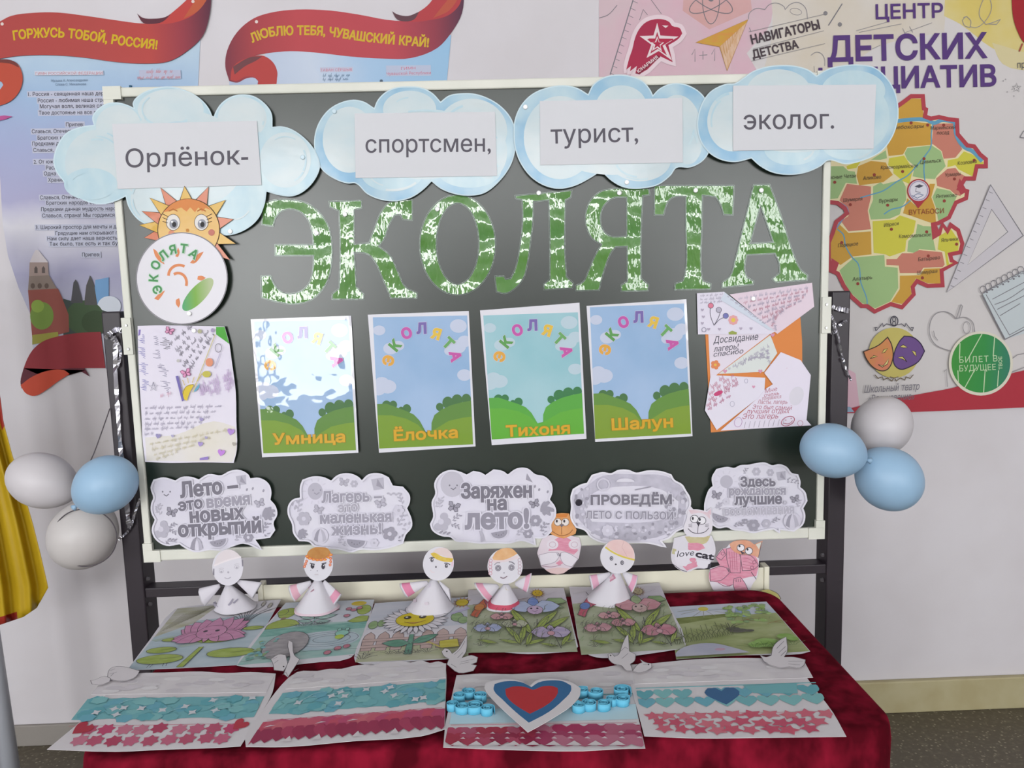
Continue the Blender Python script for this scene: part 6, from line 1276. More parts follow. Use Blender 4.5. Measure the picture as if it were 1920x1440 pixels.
def f3x(a):
    n = 0
    for (x, y, r) in ((848, 1332, 10), (862, 1316, 11), (880, 1308, 12), (868, 1336, 12), (890, 1334, 15), (900, 1315, 11), (914, 1340, 12), (1092, 1306, 12), (1106, 1330, 13), (1118, 1308, 13), (1132, 1330, 12), (1146, 1322, 10), (1166, 1304, 15), (1168, 1322, 13), (1086, 1334, 12)):
        p = a.plane.at(x, y); s_ = a.plane.m_per_px(x, y); R = 1.22 * r * s_; h = 0.013; V, F = [], []; loc = a.ob.matrix_world.inverted() @ p
        N = 40
        for i in range(N + 1):
            t = i / N; an = t * 2 * math.pi * 2.4 + n; rr = R * (1 - .72 * t)
            for zz in (0.0008, h): V.append((loc.x + rr * math.cos(an), loc.y + rr * math.sin(an) * .85, zz))
        for i in range(N): F.append([2 * i, 2 * i + 2, 2 * i + 3, 2 * i + 1])
        o = link(mesh('paper_roll', V, F, [mat('#5fb0cc', rough=0.6)], smooth=True), 'paper_roll', a.ob); md = o.modifiers.new('thick', 'SOLIDIFY'); md.thickness = 0.0004; n += 1
    h = a.child('heart'); h.map = None; h.z = 0.0135
    big = [(993, 1301), (1007, 1290), (1026, 1287), (1050, 1289), (1072, 1294), (1089, 1305), (1087, 1320), (1072, 1338), (1040, 1360), (1010, 1378), (990, 1389), (974, 1374), (948, 1350), (924, 1326), (909, 1304), (912, 1294), (930, 1290), (952, 1288), (974, 1291)]
    h.solid(sm(big, n=3), mat('#d0cccf', rough=0.7), 0.0008)
    h.solid(sm([(997, 1303), (1010, 1294), (1034, 1290), (1056, 1292), (1071, 1300), (1071, 1310), (1056, 1328), (1030, 1350), (992, 1371), (968, 1351), (942, 1326), (926, 1308), (928, 1297), (946, 1292), (976, 1293)], n=3), mat('#2f6390', rough=0.6), 0.0006)
    h.solid(sm([(1000, 1308), (1016, 1302), (1036, 1301), (1046, 1305), (1046, 1315), (1030, 1334), (994, 1354), (968, 1338), (950, 1320), (948, 1307), (962, 1302), (986, 1303)], n=3), mat('#b02a30', rough=0.6), 0.0006)
    h.build(); h.ob['label'] = 'raised paper heart in white, blue and red'
f = flag(4.5, [(857, 1266), (1184, 1250), (1210, 1403), (831, 1402)], [(856, 1266), (900, 1263), (960, 1264), (1013, 1261), (1093, 1257), (1130, 1252), (1160, 1246), (1180, 1240), (1187, 1297), (1198, 1350), (1210, 1403), (1160, 1404), (1093, 1408), (960, 1406), (831, 1401), (836, 1353), (846, 1310)],
     'tricolour collage with a large raised heart and blue paper rolls, third in the front row', blue_none, red_hearts, f3x)
dove(f, [[(1140, 1232), (1146, 1229), (1152, 1236), (1160, 1232), (1166, 1216), (1174, 1198), (1178, 1194), (1180, 1226), (1192, 1232), (1190, 1244), (1182, 1250), (1186, 1262), (1174, 1262), (1164, 1252), (1152, 1250), (1142, 1242)]], [[(1164, 1226), (1172, 1218), (1178, 1222)], [(1166, 1240), (1178, 1230)]], 0.005, (1145, 1234))
f = flag(5.5, [(1182, 1246), (1504, 1230), (1587, 1381.7), (1208, 1381)], [(1181, 1246), (1183, 1286), (1195, 1330), (1208, 1380), (1304, 1384), (1423, 1383), (1587, 1381), (1562, 1336), (1524, 1286), (1505, 1257), (1500, 1240), (1423, 1234), (1360, 1234), (1304, 1236), (1240, 1242), (1208, 1245)],
     'tricolour collage of blue hearts with one dark blue heart, rightmost in front', blue_hearts, red_leaves)
dove(f, [[(1196, 1250), (1204, 1246), (1200, 1240), (1210, 1246), (1222, 1248), (1222, 1256), (1210, 1263), (1196, 1265), (1186, 1262)]], [[(1206, 1250), (1214, 1250)]], 0.004, (1216, 1250))
dove(f, [[(1425, 1232), (1436, 1236), (1446, 1233), (1450, 1216), (1462, 1204), (1474, 1198), (1476, 1226), (1470, 1236), (1488, 1236), (1510, 1241), (1508, 1250), (1500, 1256), (1480, 1254), (1466, 1256), (1448, 1252), (1434, 1246)]], [[(1456, 1220), (1470, 1206)], [(1460, 1228), (1473, 1216)], [(1464, 1234), (1474, 1224)], [(1478, 1244), (1505, 1244)], [(1478, 1249), (1500, 1251)], [(1428, 1236), (1432, 1244), (1440, 1248)]], 0.004)
# ================================================================ paper dolls on the drawings
def adopt(o, root):
    o.parent = root; o.location = o.location - root.location
PWHITE = mat('#c6c3ca', rough=0.75, spec=0.2)
FACE = mat('#c9c7ce', rough=0.7, spec=0.2)
SKIN_L = mat('#56525c')
def doll(label, front, hw, neck, head, sleeves, face, bands=(), paint=(), z0=CTOP + 0.0035):
    tp = table_plane(z0); f = tp.at(*front); mp = tp.m_per_px(*front); r = hw * mp
    B = Vector((f.x, f.y + r * 0.9, z0)); pl = wall_plane(B.y); N = pl.at(*neck); H = N.z - z0
    root = empty('paper_doll', B, label, 'paper doll', 'white paper dolls in a row')
    # dress: a rolled paper cone with a turned hem
    V, F, I = [], [], []; n = 36; mats = [PWHITE]; rn = random.Random(int(front[0]))
    lv = sorted({0, .06, .12, .25, .4, .6, .8, 1.0} | {b[0] for b in bands} | {b[1] for b in bands}); rings = []
    lean = N - Vector((B.x, B.y, z0)); lean.z = 0
    for t in lv:
        rr = r * (1 - t) + 0.006 * t + (0.0012 if t == 0 else 0); ring = []
        for k in range(n):
            an = 2 * math.pi * k / n; w = 1 + .03 * math.sin(5 * an + front[0])
            ring.append(len(V)); V.append((lean.x * t + rr * w * math.cos(an), lean.y * t + rr * w * math.sin(an) * .9, H * t))
        rings.append((t, ring))
    for (t0, a), (t1, b) in zip(rings, rings[1:]):
        mi = 0
        for lo, hi, m in bands:
            if lo <= t0 < hi:
                if m not in mats: mats.append(m)
                mi = mats.index(m)
        for k in range(n): F.append([a[k], a[(k + 1) % n], b[(k + 1) % n], b[k]]); I.append(mi)
    F.append(rings[-1][1]); I.append(0)
    C = Vector((lean.x, lean.y, H))
    def on_cone(x, y, off):
        d = ray(x, y); lo = None
        q = pl.at(x, y) - B
        # walk along the sight line to the cone's near side
        for s in range(240):
            p = q - d * (0.0005 * (s - 20)); t = p.z / H
            if not 0 <= t <= 1: continue
            rr = r * (1 - t) + 0.006 * t
            if (p.x - lean.x * t) ** 2 + ((p.y - lean.y * t) / .9) ** 2 >= (rr * 1.035) ** 2: lo = p; break
        return (lo if lo is not None else q) - d * off
    for i, (pts, m) in enumerate(paint):
        m = mat(m) if isinstance(m, str) else m
        if m not in mats: mats.append(m)
        k = len(V); V += [tuple(on_cone(x, y, 0.0004 + 0.0001 * i)) for x, y in pts]; F.append(list(range(k, len(V)))[::-1]); I.append(mats.index(m))
    d_ = link(mesh('dress', V, F, mats, I, smooth=True), 'dress', root)
    for (s0, c0, c1, trim) in sleeves:
        a = pl.at(*s0) - B; e0 = pl.at(*c0) - B; e1 = pl.at(*c1) - B; b = (e0 + e1) / 2; R1 = (e0 - e1).length / 2
        V, F, I = [], [], []; mt = [PWHITE, mat(trim, rough=0.7)] if trim else [PWHITE]; ax = (b - a); u = (e0 - e1).normalized(); w = ax.cross(u).normalized(); rg = []
        for t, rr in ((0, 0.004), (.3, .004 + (R1 - .004) * .32), (.62, .004 + (R1 - .004) * .64), (.8, .004 + (R1 - .004) * .82), (.92, .004 + (R1 - .004) * .95), (1, R1), (.98, R1 * .9)):
            ring = []
            for k in range(18):
                an = 2 * math.pi * k / 18; q = a + ax * t + (u * math.cos(an) + w * .55 * math.sin(an)) * rr * (1 + .05 * math.sin(an * 6)); ring.append(len(V)); V.append(tuple(q))
            rg.append(ring)
        for j, (p, q) in enumerate(zip(rg, rg[1:])):
            for k in range(18): F.append([p[k], p[(k + 1) % 18], q[(k + 1) % 18], q[k]]); I.append(1 if trim and j in (2, 3) else 0)
        F.append(rg[-1]); I.append(0); F.append(rg[0][::-1]); I.append(0)
        link(mesh('sleeve', V, F, mt, I, smooth=True), 'sleeve', root)
    hx, hy, rx, ry, tilt = head
    h = Art('head', wall_plane(B.y - 0.009)); h.solid(ellipse(hx, hy, rx, ry, tilt, 40), FACE, 0.0012); face(h); o = h.build(); adopt(o, root); o['label'] = 'round paper head with drawn face'
    return root
PKT = '#c58da2'
def eye(h, x, y, s, iris='#8d8b92'):
    h.ell(x, y, s * .75, s, '#46434b', n=14); h.ell(x + .3, y + .3, s * .45, s * .65, iris, n=12); h.ell(x, y + .5, s * .25, s * .35, '#2a282e', n=8); h.ell(x + s * .25, y - s * .3, s * .2, s * .25, '#dedde2', n=8)
def cap(h, pts, m, band=None, bm_=None):
    h.fill(sm(pts, n=4), m)
    if band: h.stroke(sm(band, False), 3, bm_)
def fa1(h):
    cap(h, [(401, 1060), (408, 1043), (420, 1032), (434, 1031), (446, 1038), (451, 1044), (430, 1049), (412, 1056)], mat('#cdc5c8'), [(401, 1061), (415, 1055), (432, 1049), (452, 1044)], mat('#d6cfd2'))
    for x, y in ((415, 1071), (444, 1063)): h.ring(x, y, 4, 3.4, 1, '#b0adb6'); h.ell(x, y + 1, 2, 2, '#a3a0aa', n=8); h.stroke([(x - 5, y - 4), (x, y - 6), (x + 5, y - 5)], 0.9, '#b3b0b8', smooth=True)
    h.ell(428, 1073, 1.8, 2.2, '#a5a2ac', n=8); h.stroke([(421, 1083), (427, 1085), (433, 1082)], 1.6, '#a29fa9', smooth=True); h.fill([(400, 1066), (402, 1066), (402, 1079), (399, 1077)], '#77737d'); h.fill([(453, 1049), (456, 1050), (456, 1062), (454, 1062)], '#77737d')
doll('white paper doll with pale pencil-drawn face, leftmost of the five, on the water lily drawing', (431, 1152), 38, (428, 1097), (427, 1064, 29, 34, 0), [((412, 1098), (373, 1104), (385, 1136), None), ((446, 1090), (491, 1092), (474, 1122), None)], fa1,
     paint=[([(421, 1098), (435, 1098), (431, 1106), (425, 1106)], '#c9cba0'), ([(399, 1130), (404, 1127), (408, 1133), (409, 1138), (402, 1138)], '#aba6b4'), ([(427, 1134), (431, 1129), (436, 1122), (438, 1123), (433, 1133), (429, 1136)], '#8f8b99'), ([(436, 1130), (446, 1122), (447, 1124), (439, 1132)], '#8f8b99')])
def fa2(h):
    cap(h, [(574, 1047), (578, 1034), (588, 1027), (602, 1026), (614, 1028), (620, 1036), (618, 1042), (604, 1048), (588, 1048)], mat('#b07f46', c2='#a56e38', scale=60))
    for x, y in ((576, 1043), (581, 1047), (588, 1049), (595, 1050), (602, 1050), (609, 1049), (616, 1045), (620, 1040)): h.ell(x, y, 4, 2.4, '#c8673a', n=10); h.ell(x, y, 2.2, 1.3, '#d2a04a', n=8)
    for x, y in ((575, 1052), (573, 1057), (571, 1062), (620, 1047), (620, 1053), (619, 1059)): h.ell(x, y, 2.6, 3, '#c56a4a', n=8); h.ell(x, y, 1.2, 1.5, '#d4a088', n=6)
    for x, y in ((586, 1061), (606, 1062)): h.ell(x, y, 3.4, 5, '#3a3740', n=14); h.ell(x + 1, y - 2, 1, 1.3, '#dedde2', n=8)
    h.fill([(581, 1055), (590, 1057), (590, 1059), (582, 1057)], '#3d3a42'); h.fill([(603, 1056), (612, 1054), (612, 1056), (604, 1058)], '#3d3a42'); h.ell(595, 1070, 1, 1, '#77737d', n=6); h.stroke([(590, 1077), (597, 1077)], 1.2, '#b5a9b0'); h.ell(583, 1069, .8, .8, '#8d8a92', n=6)
doll('white paper doll with orange braids and a brown cap, on the pond drawing', (585, 1156), 42, (595, 1087), (597, 1058, 27.5, 31.5, 3), [((583, 1092), (541, 1099), (553, 1128), '#c79aa8'), ((607, 1090), (641, 1115), (624, 1138), '#c78aa0')], fa2,
     bands=((.0, .06, mat('#c9b4be')),), paint=[([(577, 1100), (586, 1092), (588, 1100), (580, 1106)], '#c79aab'), ([(572, 1112), (588, 1104), (589, 1107), (574, 1116)], '#c9a3b1')])
def fa3(h):
    cap(h, [(809, 1040), (815, 1031), (826, 1027), (838, 1029), (847, 1038), (850, 1048), (838, 1045), (824, 1040)], mat('#cdbcba'), None)
    h.fill(sm([(807, 1038), (814, 1036), (830, 1044), (850, 1047), (848, 1054), (832, 1053), (814, 1046)], n=3), mat('#c2a53a', c2='#cdb45e', scale=80)); h.fill(sm([(848, 1052), (851, 1054), (848, 1064), (846, 1060)], n=2), '#cdb0bf')
    for x, y in ((810, 1050), (837, 1061)): eye(h, x, y, 4); 
    h.stroke([(805, 1047), (810, 1045), (815, 1046)], 1.6, '#3c3942', smooth=True); h.stroke([(833, 1056), (839, 1056), (844, 1059)], 1.6, '#3c3942', smooth=True); h.ell(817.5, 1063, 1.4, 2, '#3c3942', n=8); h.stroke([(807, 1069), (810, 1073), (815, 1073)], 1.4, '#cdbfc5', smooth=True)
doll('white paper doll with yellow hair band and tilted head, on the sunflower drawing', (804, 1156), 44, (813, 1087), (822, 1057, 29, 32, 12), [((802, 1092), (749, 1095), (763, 1120), '#c97a98'), ((824, 1092), (843, 1104), (846, 1128), None)], fa3,
     paint=[([(804, 1096), (808, 1094), (807, 1100), (803, 1103)], '#b9b3bf'), ([(774, 1124), (780, 1122), (781, 1129), (776, 1130)], '#c2b9c2'), ([(795, 1130), (802, 1128), (804, 1134), (797, 1135)], '#c2b9c2')])
def fa4(h):
    cap(h, [(923, 1046), (931, 1034), (944, 1028), (960, 1029), (970, 1038), (960, 1044), (944, 1050), (926, 1051)], mat('#c99a6a', c2='#cfa880', scale=50), None)
    h.fill(sm([(922, 1050), (945, 1050), (964, 1043), (972, 1041), (972, 1047), (950, 1053), (926, 1056)], n=2), '#cfc0c4')
    for k in range(5): h.ring(920 - k * .4 + (k > 2), 1051 + 6 * k, 3, 3, 1.4, '#bf95a2', n=10); h.ring(974 + k * .3 - (k > 2), 1050 + 6 * k, 3, 3, 1.4, '#b5a3ac', n=10)
    for x, y in ((934, 1065), (959, 1064)):
        h.ell(x, y, 5.8, 6, '#85828c', n=18); h.ell(x, y, 4, 4.2, '#a9a6ae', n=14); h.ring(x, y, 2.6, 2.8, 1, '#4d4a54', n=12)
    h.stroke([(927, 1059), (932, 1055), (938, 1055)], 1.6, '#8d8a92', smooth=True); h.stroke([(954, 1053), (960, 1054), (965, 1058)], 2, '#77747d', smooth=True); h.ell(945, 1074, 1, 1.4, '#77747d', n=6); h.stroke([(938, 1082), (944, 1084), (951, 1080)], 1.8, '#77626c', smooth=True)
doll('white paper doll with a smiling face and a red hem band, fourth in the row', (944, 1148), 33, (949, 1096), (947, 1062, 33, 33, 0), [((934, 1098), (889, 1094), (915, 1127), '#cc92a6'), ((966, 1094), (997, 1074), (988, 1111), '#cc9caf')], fa4,
     bands=((.06, .25, mat('#b5485e')),), paint=[([(948, 1100), (955, 1098), (954, 1107), (949, 1106)], '#bfb25a')])
def fa5(h):
    cap(h, [(1136, 1025), (1142, 1016), (1154, 1012), (1168, 1013), (1180, 1020), (1188, 1032), (1190, 1048), (1172, 1045), (1152, 1034)], mat('#cfaead', c2='#d2b8b6', scale=40), None)
    h.stroke(sm([(1135, 1026), (1150, 1036), (1168, 1044), (1190, 1050)], False), 3.2, mat('#c8b552')); h.stroke([(1170, 1014), (1166, 1026), (1176, 1044)], .8, '#bf9f9f')
    for x, y in ((1146.5, 1047), (1166.5, 1055)): h.ell(x, y, 3.5, 4.3, '#5a5762', n=14); h.ell(x + .3, y, 2, 2.6, '#a5a3aa', n=10); h.ell(x, y, 1, 1.4, '#3a3740', n=8)
    h.ell(1154.5, 1058, 2, 1.6, '#45424b', n=8)
doll('white paper doll with a pink cap and yellow band, rightmost of the five', (1146, 1139), 43, (1156, 1070), (1158, 1044, 32.5, 31.5, 5), [((1144, 1076), (1104, 1080), (1110, 1106), '#c898ac'), ((1168, 1074), (1196, 1080), (1184, 1112), '#c994ab')], fa5,
     paint=[([(1138, 1082), (1150, 1076), (1155, 1084), (1144, 1091)], '#bd8499'), ([(1142, 1083), (1149, 1080), (1151, 1084), (1145, 1087)], '#c9a3b1')])

# ================================================================ paper cats
def cat_root(px, py, plane_y, label): return empty('paper_cat', wall_plane(plane_y).at(px, py), label, 'paper cat', 'folded paper cats')
CW = mat('#d0ccd3', rough=0.75); CP = mat('#c98096', rough=0.75, c2='#cf94a5', scale=50, stretch=(1, 4, 1)); CO = mat('#c98a52', rough=0.75, c2='#cf9a68', scale=40)
CL = mat('#5b5560')
root = cat_root(1048, 1075, -0.0036, 'orange-headed paper cat hugging a pink heart, between two speech-bubble signs')
b = Art('body', wall_plane(-0.0036)); b.solid([(1018, 1008), (1032, 1003), (1068, 1004), (1086, 1008), (1090, 1023), (1085, 1047), (1073, 1064), (1055, 1075), (1033, 1075), (1015, 1062), (1007, 1037), (1013, 1018)], mat('#cfc3cb', rough=0.75), 0.0008)
b.fill(sm([(1028, 1033), (1040, 1012), (1056, 1006), (1072, 1014), (1084, 1032), (1076, 1040), (1050, 1032)], n=3), CP)
for cx in (1036, 1080): b.ell(cx if cx < 1060 else 1077, 1021, 11, 9, '#d2cbd2'); b.ring(cx if cx < 1060 else 1077, 1021, 6, 5, 1, '#b9a0ac')
for q in ([(1010, 1041), (1030, 1036), (1046, 1036), (1050, 1042), (1040, 1054), (1014, 1060)], [(1052, 1036), (1060, 1035), (1084, 1048), (1072, 1063), (1058, 1058), (1051, 1046)]): b.fill(sm(q, n=3), '#d4cfd6'); b.stroke(sm(q, n=3), 1, '#9a919c', True)
b.fill([(1042, 1056), (1050, 1050), (1056, 1056), (1048, 1060)], CP); b.stroke(sm([(1016, 1061), (1034, 1063), (1052, 1059)], False), 1.4, '#a58a98'); b.fill(sm([(1022, 1068), (1045, 1064), (1068, 1066), (1056, 1075), (1034, 1075)], n=2), '#d0b5b4')
for k in range(3): b.stroke([(1044 + 3 * k, 1037), (1047 + 2 * k, 1043)], 1, CL)
adopt(b.build(), root)
h = Art('head', wall_plane(-0.0042)); h.solid(sm([(1040, 964), (1053, 962), (1067, 963), (1073, 980), (1081, 993), (1079, 1001), (1057, 1010), (1034, 1002), (1030, 998), (1034, 980)], n=3, corner=30), CO, 0.0008)
for x in (1046, 1060): h.ell(x, 979, 7, 7, '#d4cdc9'); h.ring(x, 979, 7, 7, 1, '#6d5a4d'); h.ell(x - 2, 977, 2, 3, '#3a343a', n=8)
h.fill([(1049, 983), (1058, 983), (1053, 989)], '#6a6370'); h.stroke(sm([(1035, 996), (1050, 1004), (1066, 1001), (1074, 993)], False), 1.3, '#8d5a35'); h.stroke([(1053, 989), (1053, 1002)], 1, '#8d5a35'); h.fill(sm([(1042, 964), (1066, 963), (1062, 970), (1044, 970)], n=2), '#c2783a')
adopt(h.build(), root)
root = cat_root(1300, 1070, -0.0075, 'white paper cat holding a band reading love cat, beside the rightmost speech bubble')
b = Art('body', wall_plane(-0.0075)); b.solid(sm([(1264, 1009), (1290, 1003), (1334, 1004), (1340, 1019), (1341, 1038), (1334, 1051), (1326, 1065), (1307, 1066), (1287, 1073), (1275, 1069), (1262, 1058), (1258, 1041), (1261, 1027)], n=3, corner=60), mat('#cdcad2', rough=0.75), 0.0008)
b.fill(sm([(1284, 1006), (1332, 1005), (1324, 1018), (1308, 1021), (1292, 1018)], n=3), mat('#b5ab80', c2='#bfb796', scale=40)); b.fill(sm([(1290, 1018), (1316, 1020), (1322, 1028), (1300, 1034), (1290, 1030)], n=3), CP); b.fill([(1291, 1050), (1300, 1042), (1306, 1050), (1300, 1056)], CP); b.fill([(1280, 1062), (1306, 1052), (1308, 1062), (1288, 1070)], CP)
b.fill([(1261, 1028), (1268, 1030), (1268, 1040), (1260, 1038)], '#b5b08a'); b.stroke([(1262, 1058), (1276, 1068), (1288, 1072)], 1.3, CL)
for q in ([(1264, 1046), (1290, 1044), (1294, 1052), (1286, 1062), (1270, 1060)], [(1308, 1050), (1330, 1052), (1328, 1064), (1314, 1064), (1306, 1058)]): b.fill(sm(q, n=3), '#d3d0d8')
b.fill([(1328, 1058), (1334, 1056), (1332, 1066), (1326, 1066)], '#3a3740')
b.fill(sm([(1265, 1034), (1300, 1031), (1339, 1040), (1338, 1052), (1304, 1046), (1266, 1046)], n=2), '#d4d2da')
b.text('love', (1269, 1044.5), (1302, 1041), 12, mat('#3f3c46'), shear=0.25); b.text('cat', (1304, 1043.5), (1337, 1050), 12.5, mat('#332f3a'), bold=0.05)
adopt(b.build(), root)
h = Art('head', wall_plane(-0.0090)); h.solid(sm([(1290, 955), (1295, 949), (1300, 955), (1307, 955), (1318, 957), (1325, 958), (1334, 951), (1334, 966), (1336, 981), (1334, 997), (1325, 1006), (1307, 1007), (1290, 1005), (1282, 995), (1283, 985), (1288, 971)], n=3, corner=45), mat('#d0ccd4', rough=0.75), 0.0008)
h.fill(sm([(1291, 956), (1310, 957), (1330, 962), (1332, 974), (1316, 962), (1296, 964)], n=3), mat('#cdb3bc', c2='#d0c2c8', scale=60))
for x, y in ((1302, 973), (1316, 976)): h.ell(x, y, 7.5, 7, '#dbd9de'); h.ring(x, y, 7.5, 7, 1.2, '#45424b')
h.ell(1299, 972, 2, 3, '#35323a', n=8); h.ell(1312, 974, 2, 3, '#35323a', n=8); h.fill([(1305, 979), (1314, 979), (1309.5, 987)], '#3d3a44'); h.stroke([(1309, 986), (1308, 1000)], 1, CL); h.stroke(sm([(1290, 991), (1298, 998), (1309, 1000), (1322, 997), (1329, 990)], False), 1.4, CL)
for x in (1291, 1322): [h.stroke([(x, 983 + 2 * k), (x + 7, 982 + 3 * k)], .8, CL) for k in range(3)]
h.fill([(1326, 960), (1333, 954), (1333, 966)], '#cdb3bc'); adopt(h.build(), root)
root = cat_root(1375, 1113, -0.0045, 'pink paper cat with orange face and big paws, standing behind the green meadow drawing')
root.location.y = -0.0075; PC3 = -0.0075
b = Art('body', wall_plane(PC3)); b.solid(sm([(1362, 1027), (1368, 1019), (1390, 1022), (1412, 1030), (1424, 1036), (1423, 1052), (1419, 1084), (1412, 1094), (1404, 1112), (1344, 1113), (1333, 1098), (1329, 1081), (1331, 1066), (1350, 1060), (1348, 1048), (1342, 1045), (1354, 1029)], n=3, corner=60), mat('#d0cad2', rough=0.75), 0.0009)
b.fill(sm([(1342, 1045), (1354, 1030), (1364, 1028), (1384, 1030), (1410, 1036), (1422, 1056), (1418, 1080), (1404, 1082), (1380, 1090), (1368, 1100), (1346, 1092), (1331, 1090), (1329, 1078), (1332, 1067), (1350, 1060)], n=3), CP)
for q in ([(1362, 1029), (1372, 1026), (1386, 1036), (1388, 1074), (1370, 1074), (1363, 1050)], [(1331, 1068), (1352, 1062), (1366, 1066), (1368, 1074), (1352, 1088), (1332, 1090)], [(1388, 1040), (1408, 1042), (1422, 1060), (1412, 1068), (1392, 1070)], [(1376, 1085), (1388, 1082), (1396, 1092), (1405, 1112), (1380, 1112), (1375, 1098)], [(1343, 1044), (1355, 1029), (1361, 1040), (1352, 1050)]):
    b.fill(sm(q, n=3), mat('#c98499', rough=0.75, c2='#d09cac', scale=60, stretch=(1, 5, 1))); b.stroke(sm(q, n=3), 1.1, '#6d5a68', True)
for x, y in ((1414, 1054), (1410, 1064), (1355, 1038)): b.ring(x, y, 3, 3, 1, '#8d5a70')
for k in range(3): b.stroke([(1380 + 4 * k, 1086), (1380 + 4 * k, 1091)], 1, CL); b.stroke([(1362 + 2 * k, 1066 + 2 * k), (1366, 1069 + 2 * k)], 1, CL)
for k in range(4): b.stroke([(1368 + 4 * k, 1034), (1370 + 4 * k, 1070)], .7, '#a8667c'); b.stroke(sm([(1392, 1046 + 6 * k), (1404, 1048 + 6 * k), (1414, 1054 + 5 * k)], False), .7, '#a8667c')
b.stroke(sm([(1346, 1092), (1360, 1099), (1374, 1096)], False), 1.2, '#8d5a70'); b.stroke([(1408, 1072), (1418, 1086)], 1.2, CL)
adopt(b.build(), root)
h = Art('head', wall_plane(PC3 - 0.0012)); h.solid(sm([(1368, 1020), (1376, 1015), (1392, 1013), (1404, 1014), (1414, 1021), (1430, 1014), (1425, 1033), (1421, 1046), (1414, 1042), (1400, 1040), (1384, 1038), (1372, 1030)], n=3, corner=50), mat('#cb8d72', c2='#cf9f86', scale=50, rough=0.75), 0.0008)
for x, y in ((1389, 1027), (1404, 1033)): h.ell(x, y, 7, 6.5, '#d8d5da'); h.ring(x, y, 7, 6.5, 1.1, '#45424b'); h.ell(x - 2.5, y - 3, 2, 2.4, '#35323a', n=8)
h.fill([(1388, 1033), (1399, 1037), (1391, 1039)], '#4d4450'); h.fill([(1417, 1021), (1428, 1016), (1423, 1030)], '#cbcac0'); h.stroke([(1428, 1016), (1422, 1046)], 1.1, CL); adopt(h.build(), root)
t = Art('tail', wall_plane(PC3 - 0.002)); t.solid(sm([(1420, 1113), (1430, 1107), (1444, 1106), (1458, 1113), (1464, 1122), (1460, 1126), (1450, 1121), (1436, 1118), (1424, 1118)], n=3), mat('#b9b56a', rough=0.7, c2='#c4bb80', scale=50), 0.0008); t.stroke(sm([(1444, 1106), (1458, 1113), (1464, 1122), (1460, 1126), (1448, 1120)], False), 1.1, CL); adopt(t.build(), root)

# ================================================================ balloons, strings and foil ribbon
def rubber(c, tr=0.0): return mat(c, rough=0.42, spec=0.4, trans=tr)
def balloon(label, c, a, b, knot_dir, m, y):
    """body of revolution about the axis that ends in the knot"""
    pl = wall_plane(y); P = pl.at(*c); s = pl.m_per_px(*c); A, Bq = a * s, b * s
    kd = Vector(knot_dir).normalized(); t = Vector((kd.x, 0, -kd.y)); u = t.orthogonal().normalized(); w = t.cross(u)
    root = empty('balloon', P, label, 'balloon', 'balloons tied to the chalkboard stand')
    V, F = [], []; n, N = 36, 26; prof = []
    for i in range(1, N):
        k = math.pi * i / N; x = -math.cos(k); r = math.sin(k) * (1 - .16 * max(0, x) ** 2)
        prof.append((x * A * (1.0 if x < 0 else 1.08), r * Bq))
    V.append(tuple(-t * A))
    for x, r in prof:
        for k in range(n): an = 2 * math.pi * k / n; V.append(tuple(t * x + (u * math.cos(an) + w * math.sin(an)) * r))
    V.append(tuple(t * A * 1.09)); L = len(V) - 1
    for k in range(n): F.append([0, 1 + (k + 1) % n, 1 + k])
    for i in range(len(prof) - 1):
        for k in range(n): a0 = 1 + i * n; F.append([a0 + k, a0 + (k + 1) % n, a0 + n + (k + 1) % n, a0 + n + k])
    for k in range(n): a0 = 1 + (len(prof) - 1) * n; F.append([a0 + k, a0 + (k + 1) % n, L])
    link(mesh('skin', V, F, [m], smooth=True), 'skin', root)
    bm = bmesh.new(); e = t * A * 1.06
    cone_between(bm, e, e + t * .006, .0035, .0025, 12); cone_between(bm, e + t * .006, e + t * .014, .0025, .007, 12)
    bm_obj('knot', bm, m, root, smooth=True)
BLB = rubber('#8fafc9'); WHB = rubber('#c0bcbf')
balloon('white balloon on the left, next to the yellow flag', (79, 901), 63, 51, (1, .45), WHB, 0.06)
balloon('pale blue balloon in front of the left post', (198, 909), 60, 53, (-.75, .5), BLB, -0.06)
balloon('white balloon with a dark string round it, lowest at the left', (156, 1003), 66, 60, (.6, -1), rubber('#b9b5b3'), 0.0)
balloon('pale blue balloon overlapping the right edge of the chalkboard', (1561, 845), 60, 51, (1, .3), BLB, -0.1)
balloon('white balloon at the top of the right-hand bunch', (1653, 799), 58, 52, (-.6, .9), WHB, 0.045)
balloon('pale blue balloon at the bottom of the right-hand bunch', (1667, 898), 63, 58, (-.8, -.8), BLB, -0.075)
SILV = mat('#b7b6bc', rough=0.2, metal=0.9, bump=0.5, bscale=60)
def string_thing(name, label, cat, paths, m, r=0.0011):
    o0 = None; bm = bmesh.new()
    p0 = wall_plane(paths[0][0][0][2]).at(*paths[0][0][0][:2])
    for pts, _ in paths:
        q = sm([(x, y) for x, y, _ in pts], False, 6); ys = [p[2] for p in pts]
        W = []
        for i, (x, y) in enumerate(q):
            f = i / (len(q) - 1) * (len(ys) - 1); k = min(int(f), len(ys) - 2); yy = ys[k] + (ys[k + 1] - ys[k]) * (f - k); W.append(wall_plane(yy).at(x, y) - p0)
        add_tube(bm, W, r)
    o = bm_obj(name, bm, m, None, p0, smooth=True); return tag(o, label, cat)
ringpts = [(159 + 60 * math.cos(R_(k)), 1008 + 54 * math.sin(R_(k)), -0.047) for k in range(-75, 285, 20)]
string_thing('balloon_string', 'dark string slanting from the left post and looped round the white balloon', 'string',
             [([(206, 766, 0.025), (190, 812, 0.0), (176, 850, -0.02), (166, 872, -0.03), (150, 915, 0.0), (150, 930, -0.01)], 0), (ringpts, 0)], mat('#4c474c', rough=0.5), 0.0012)
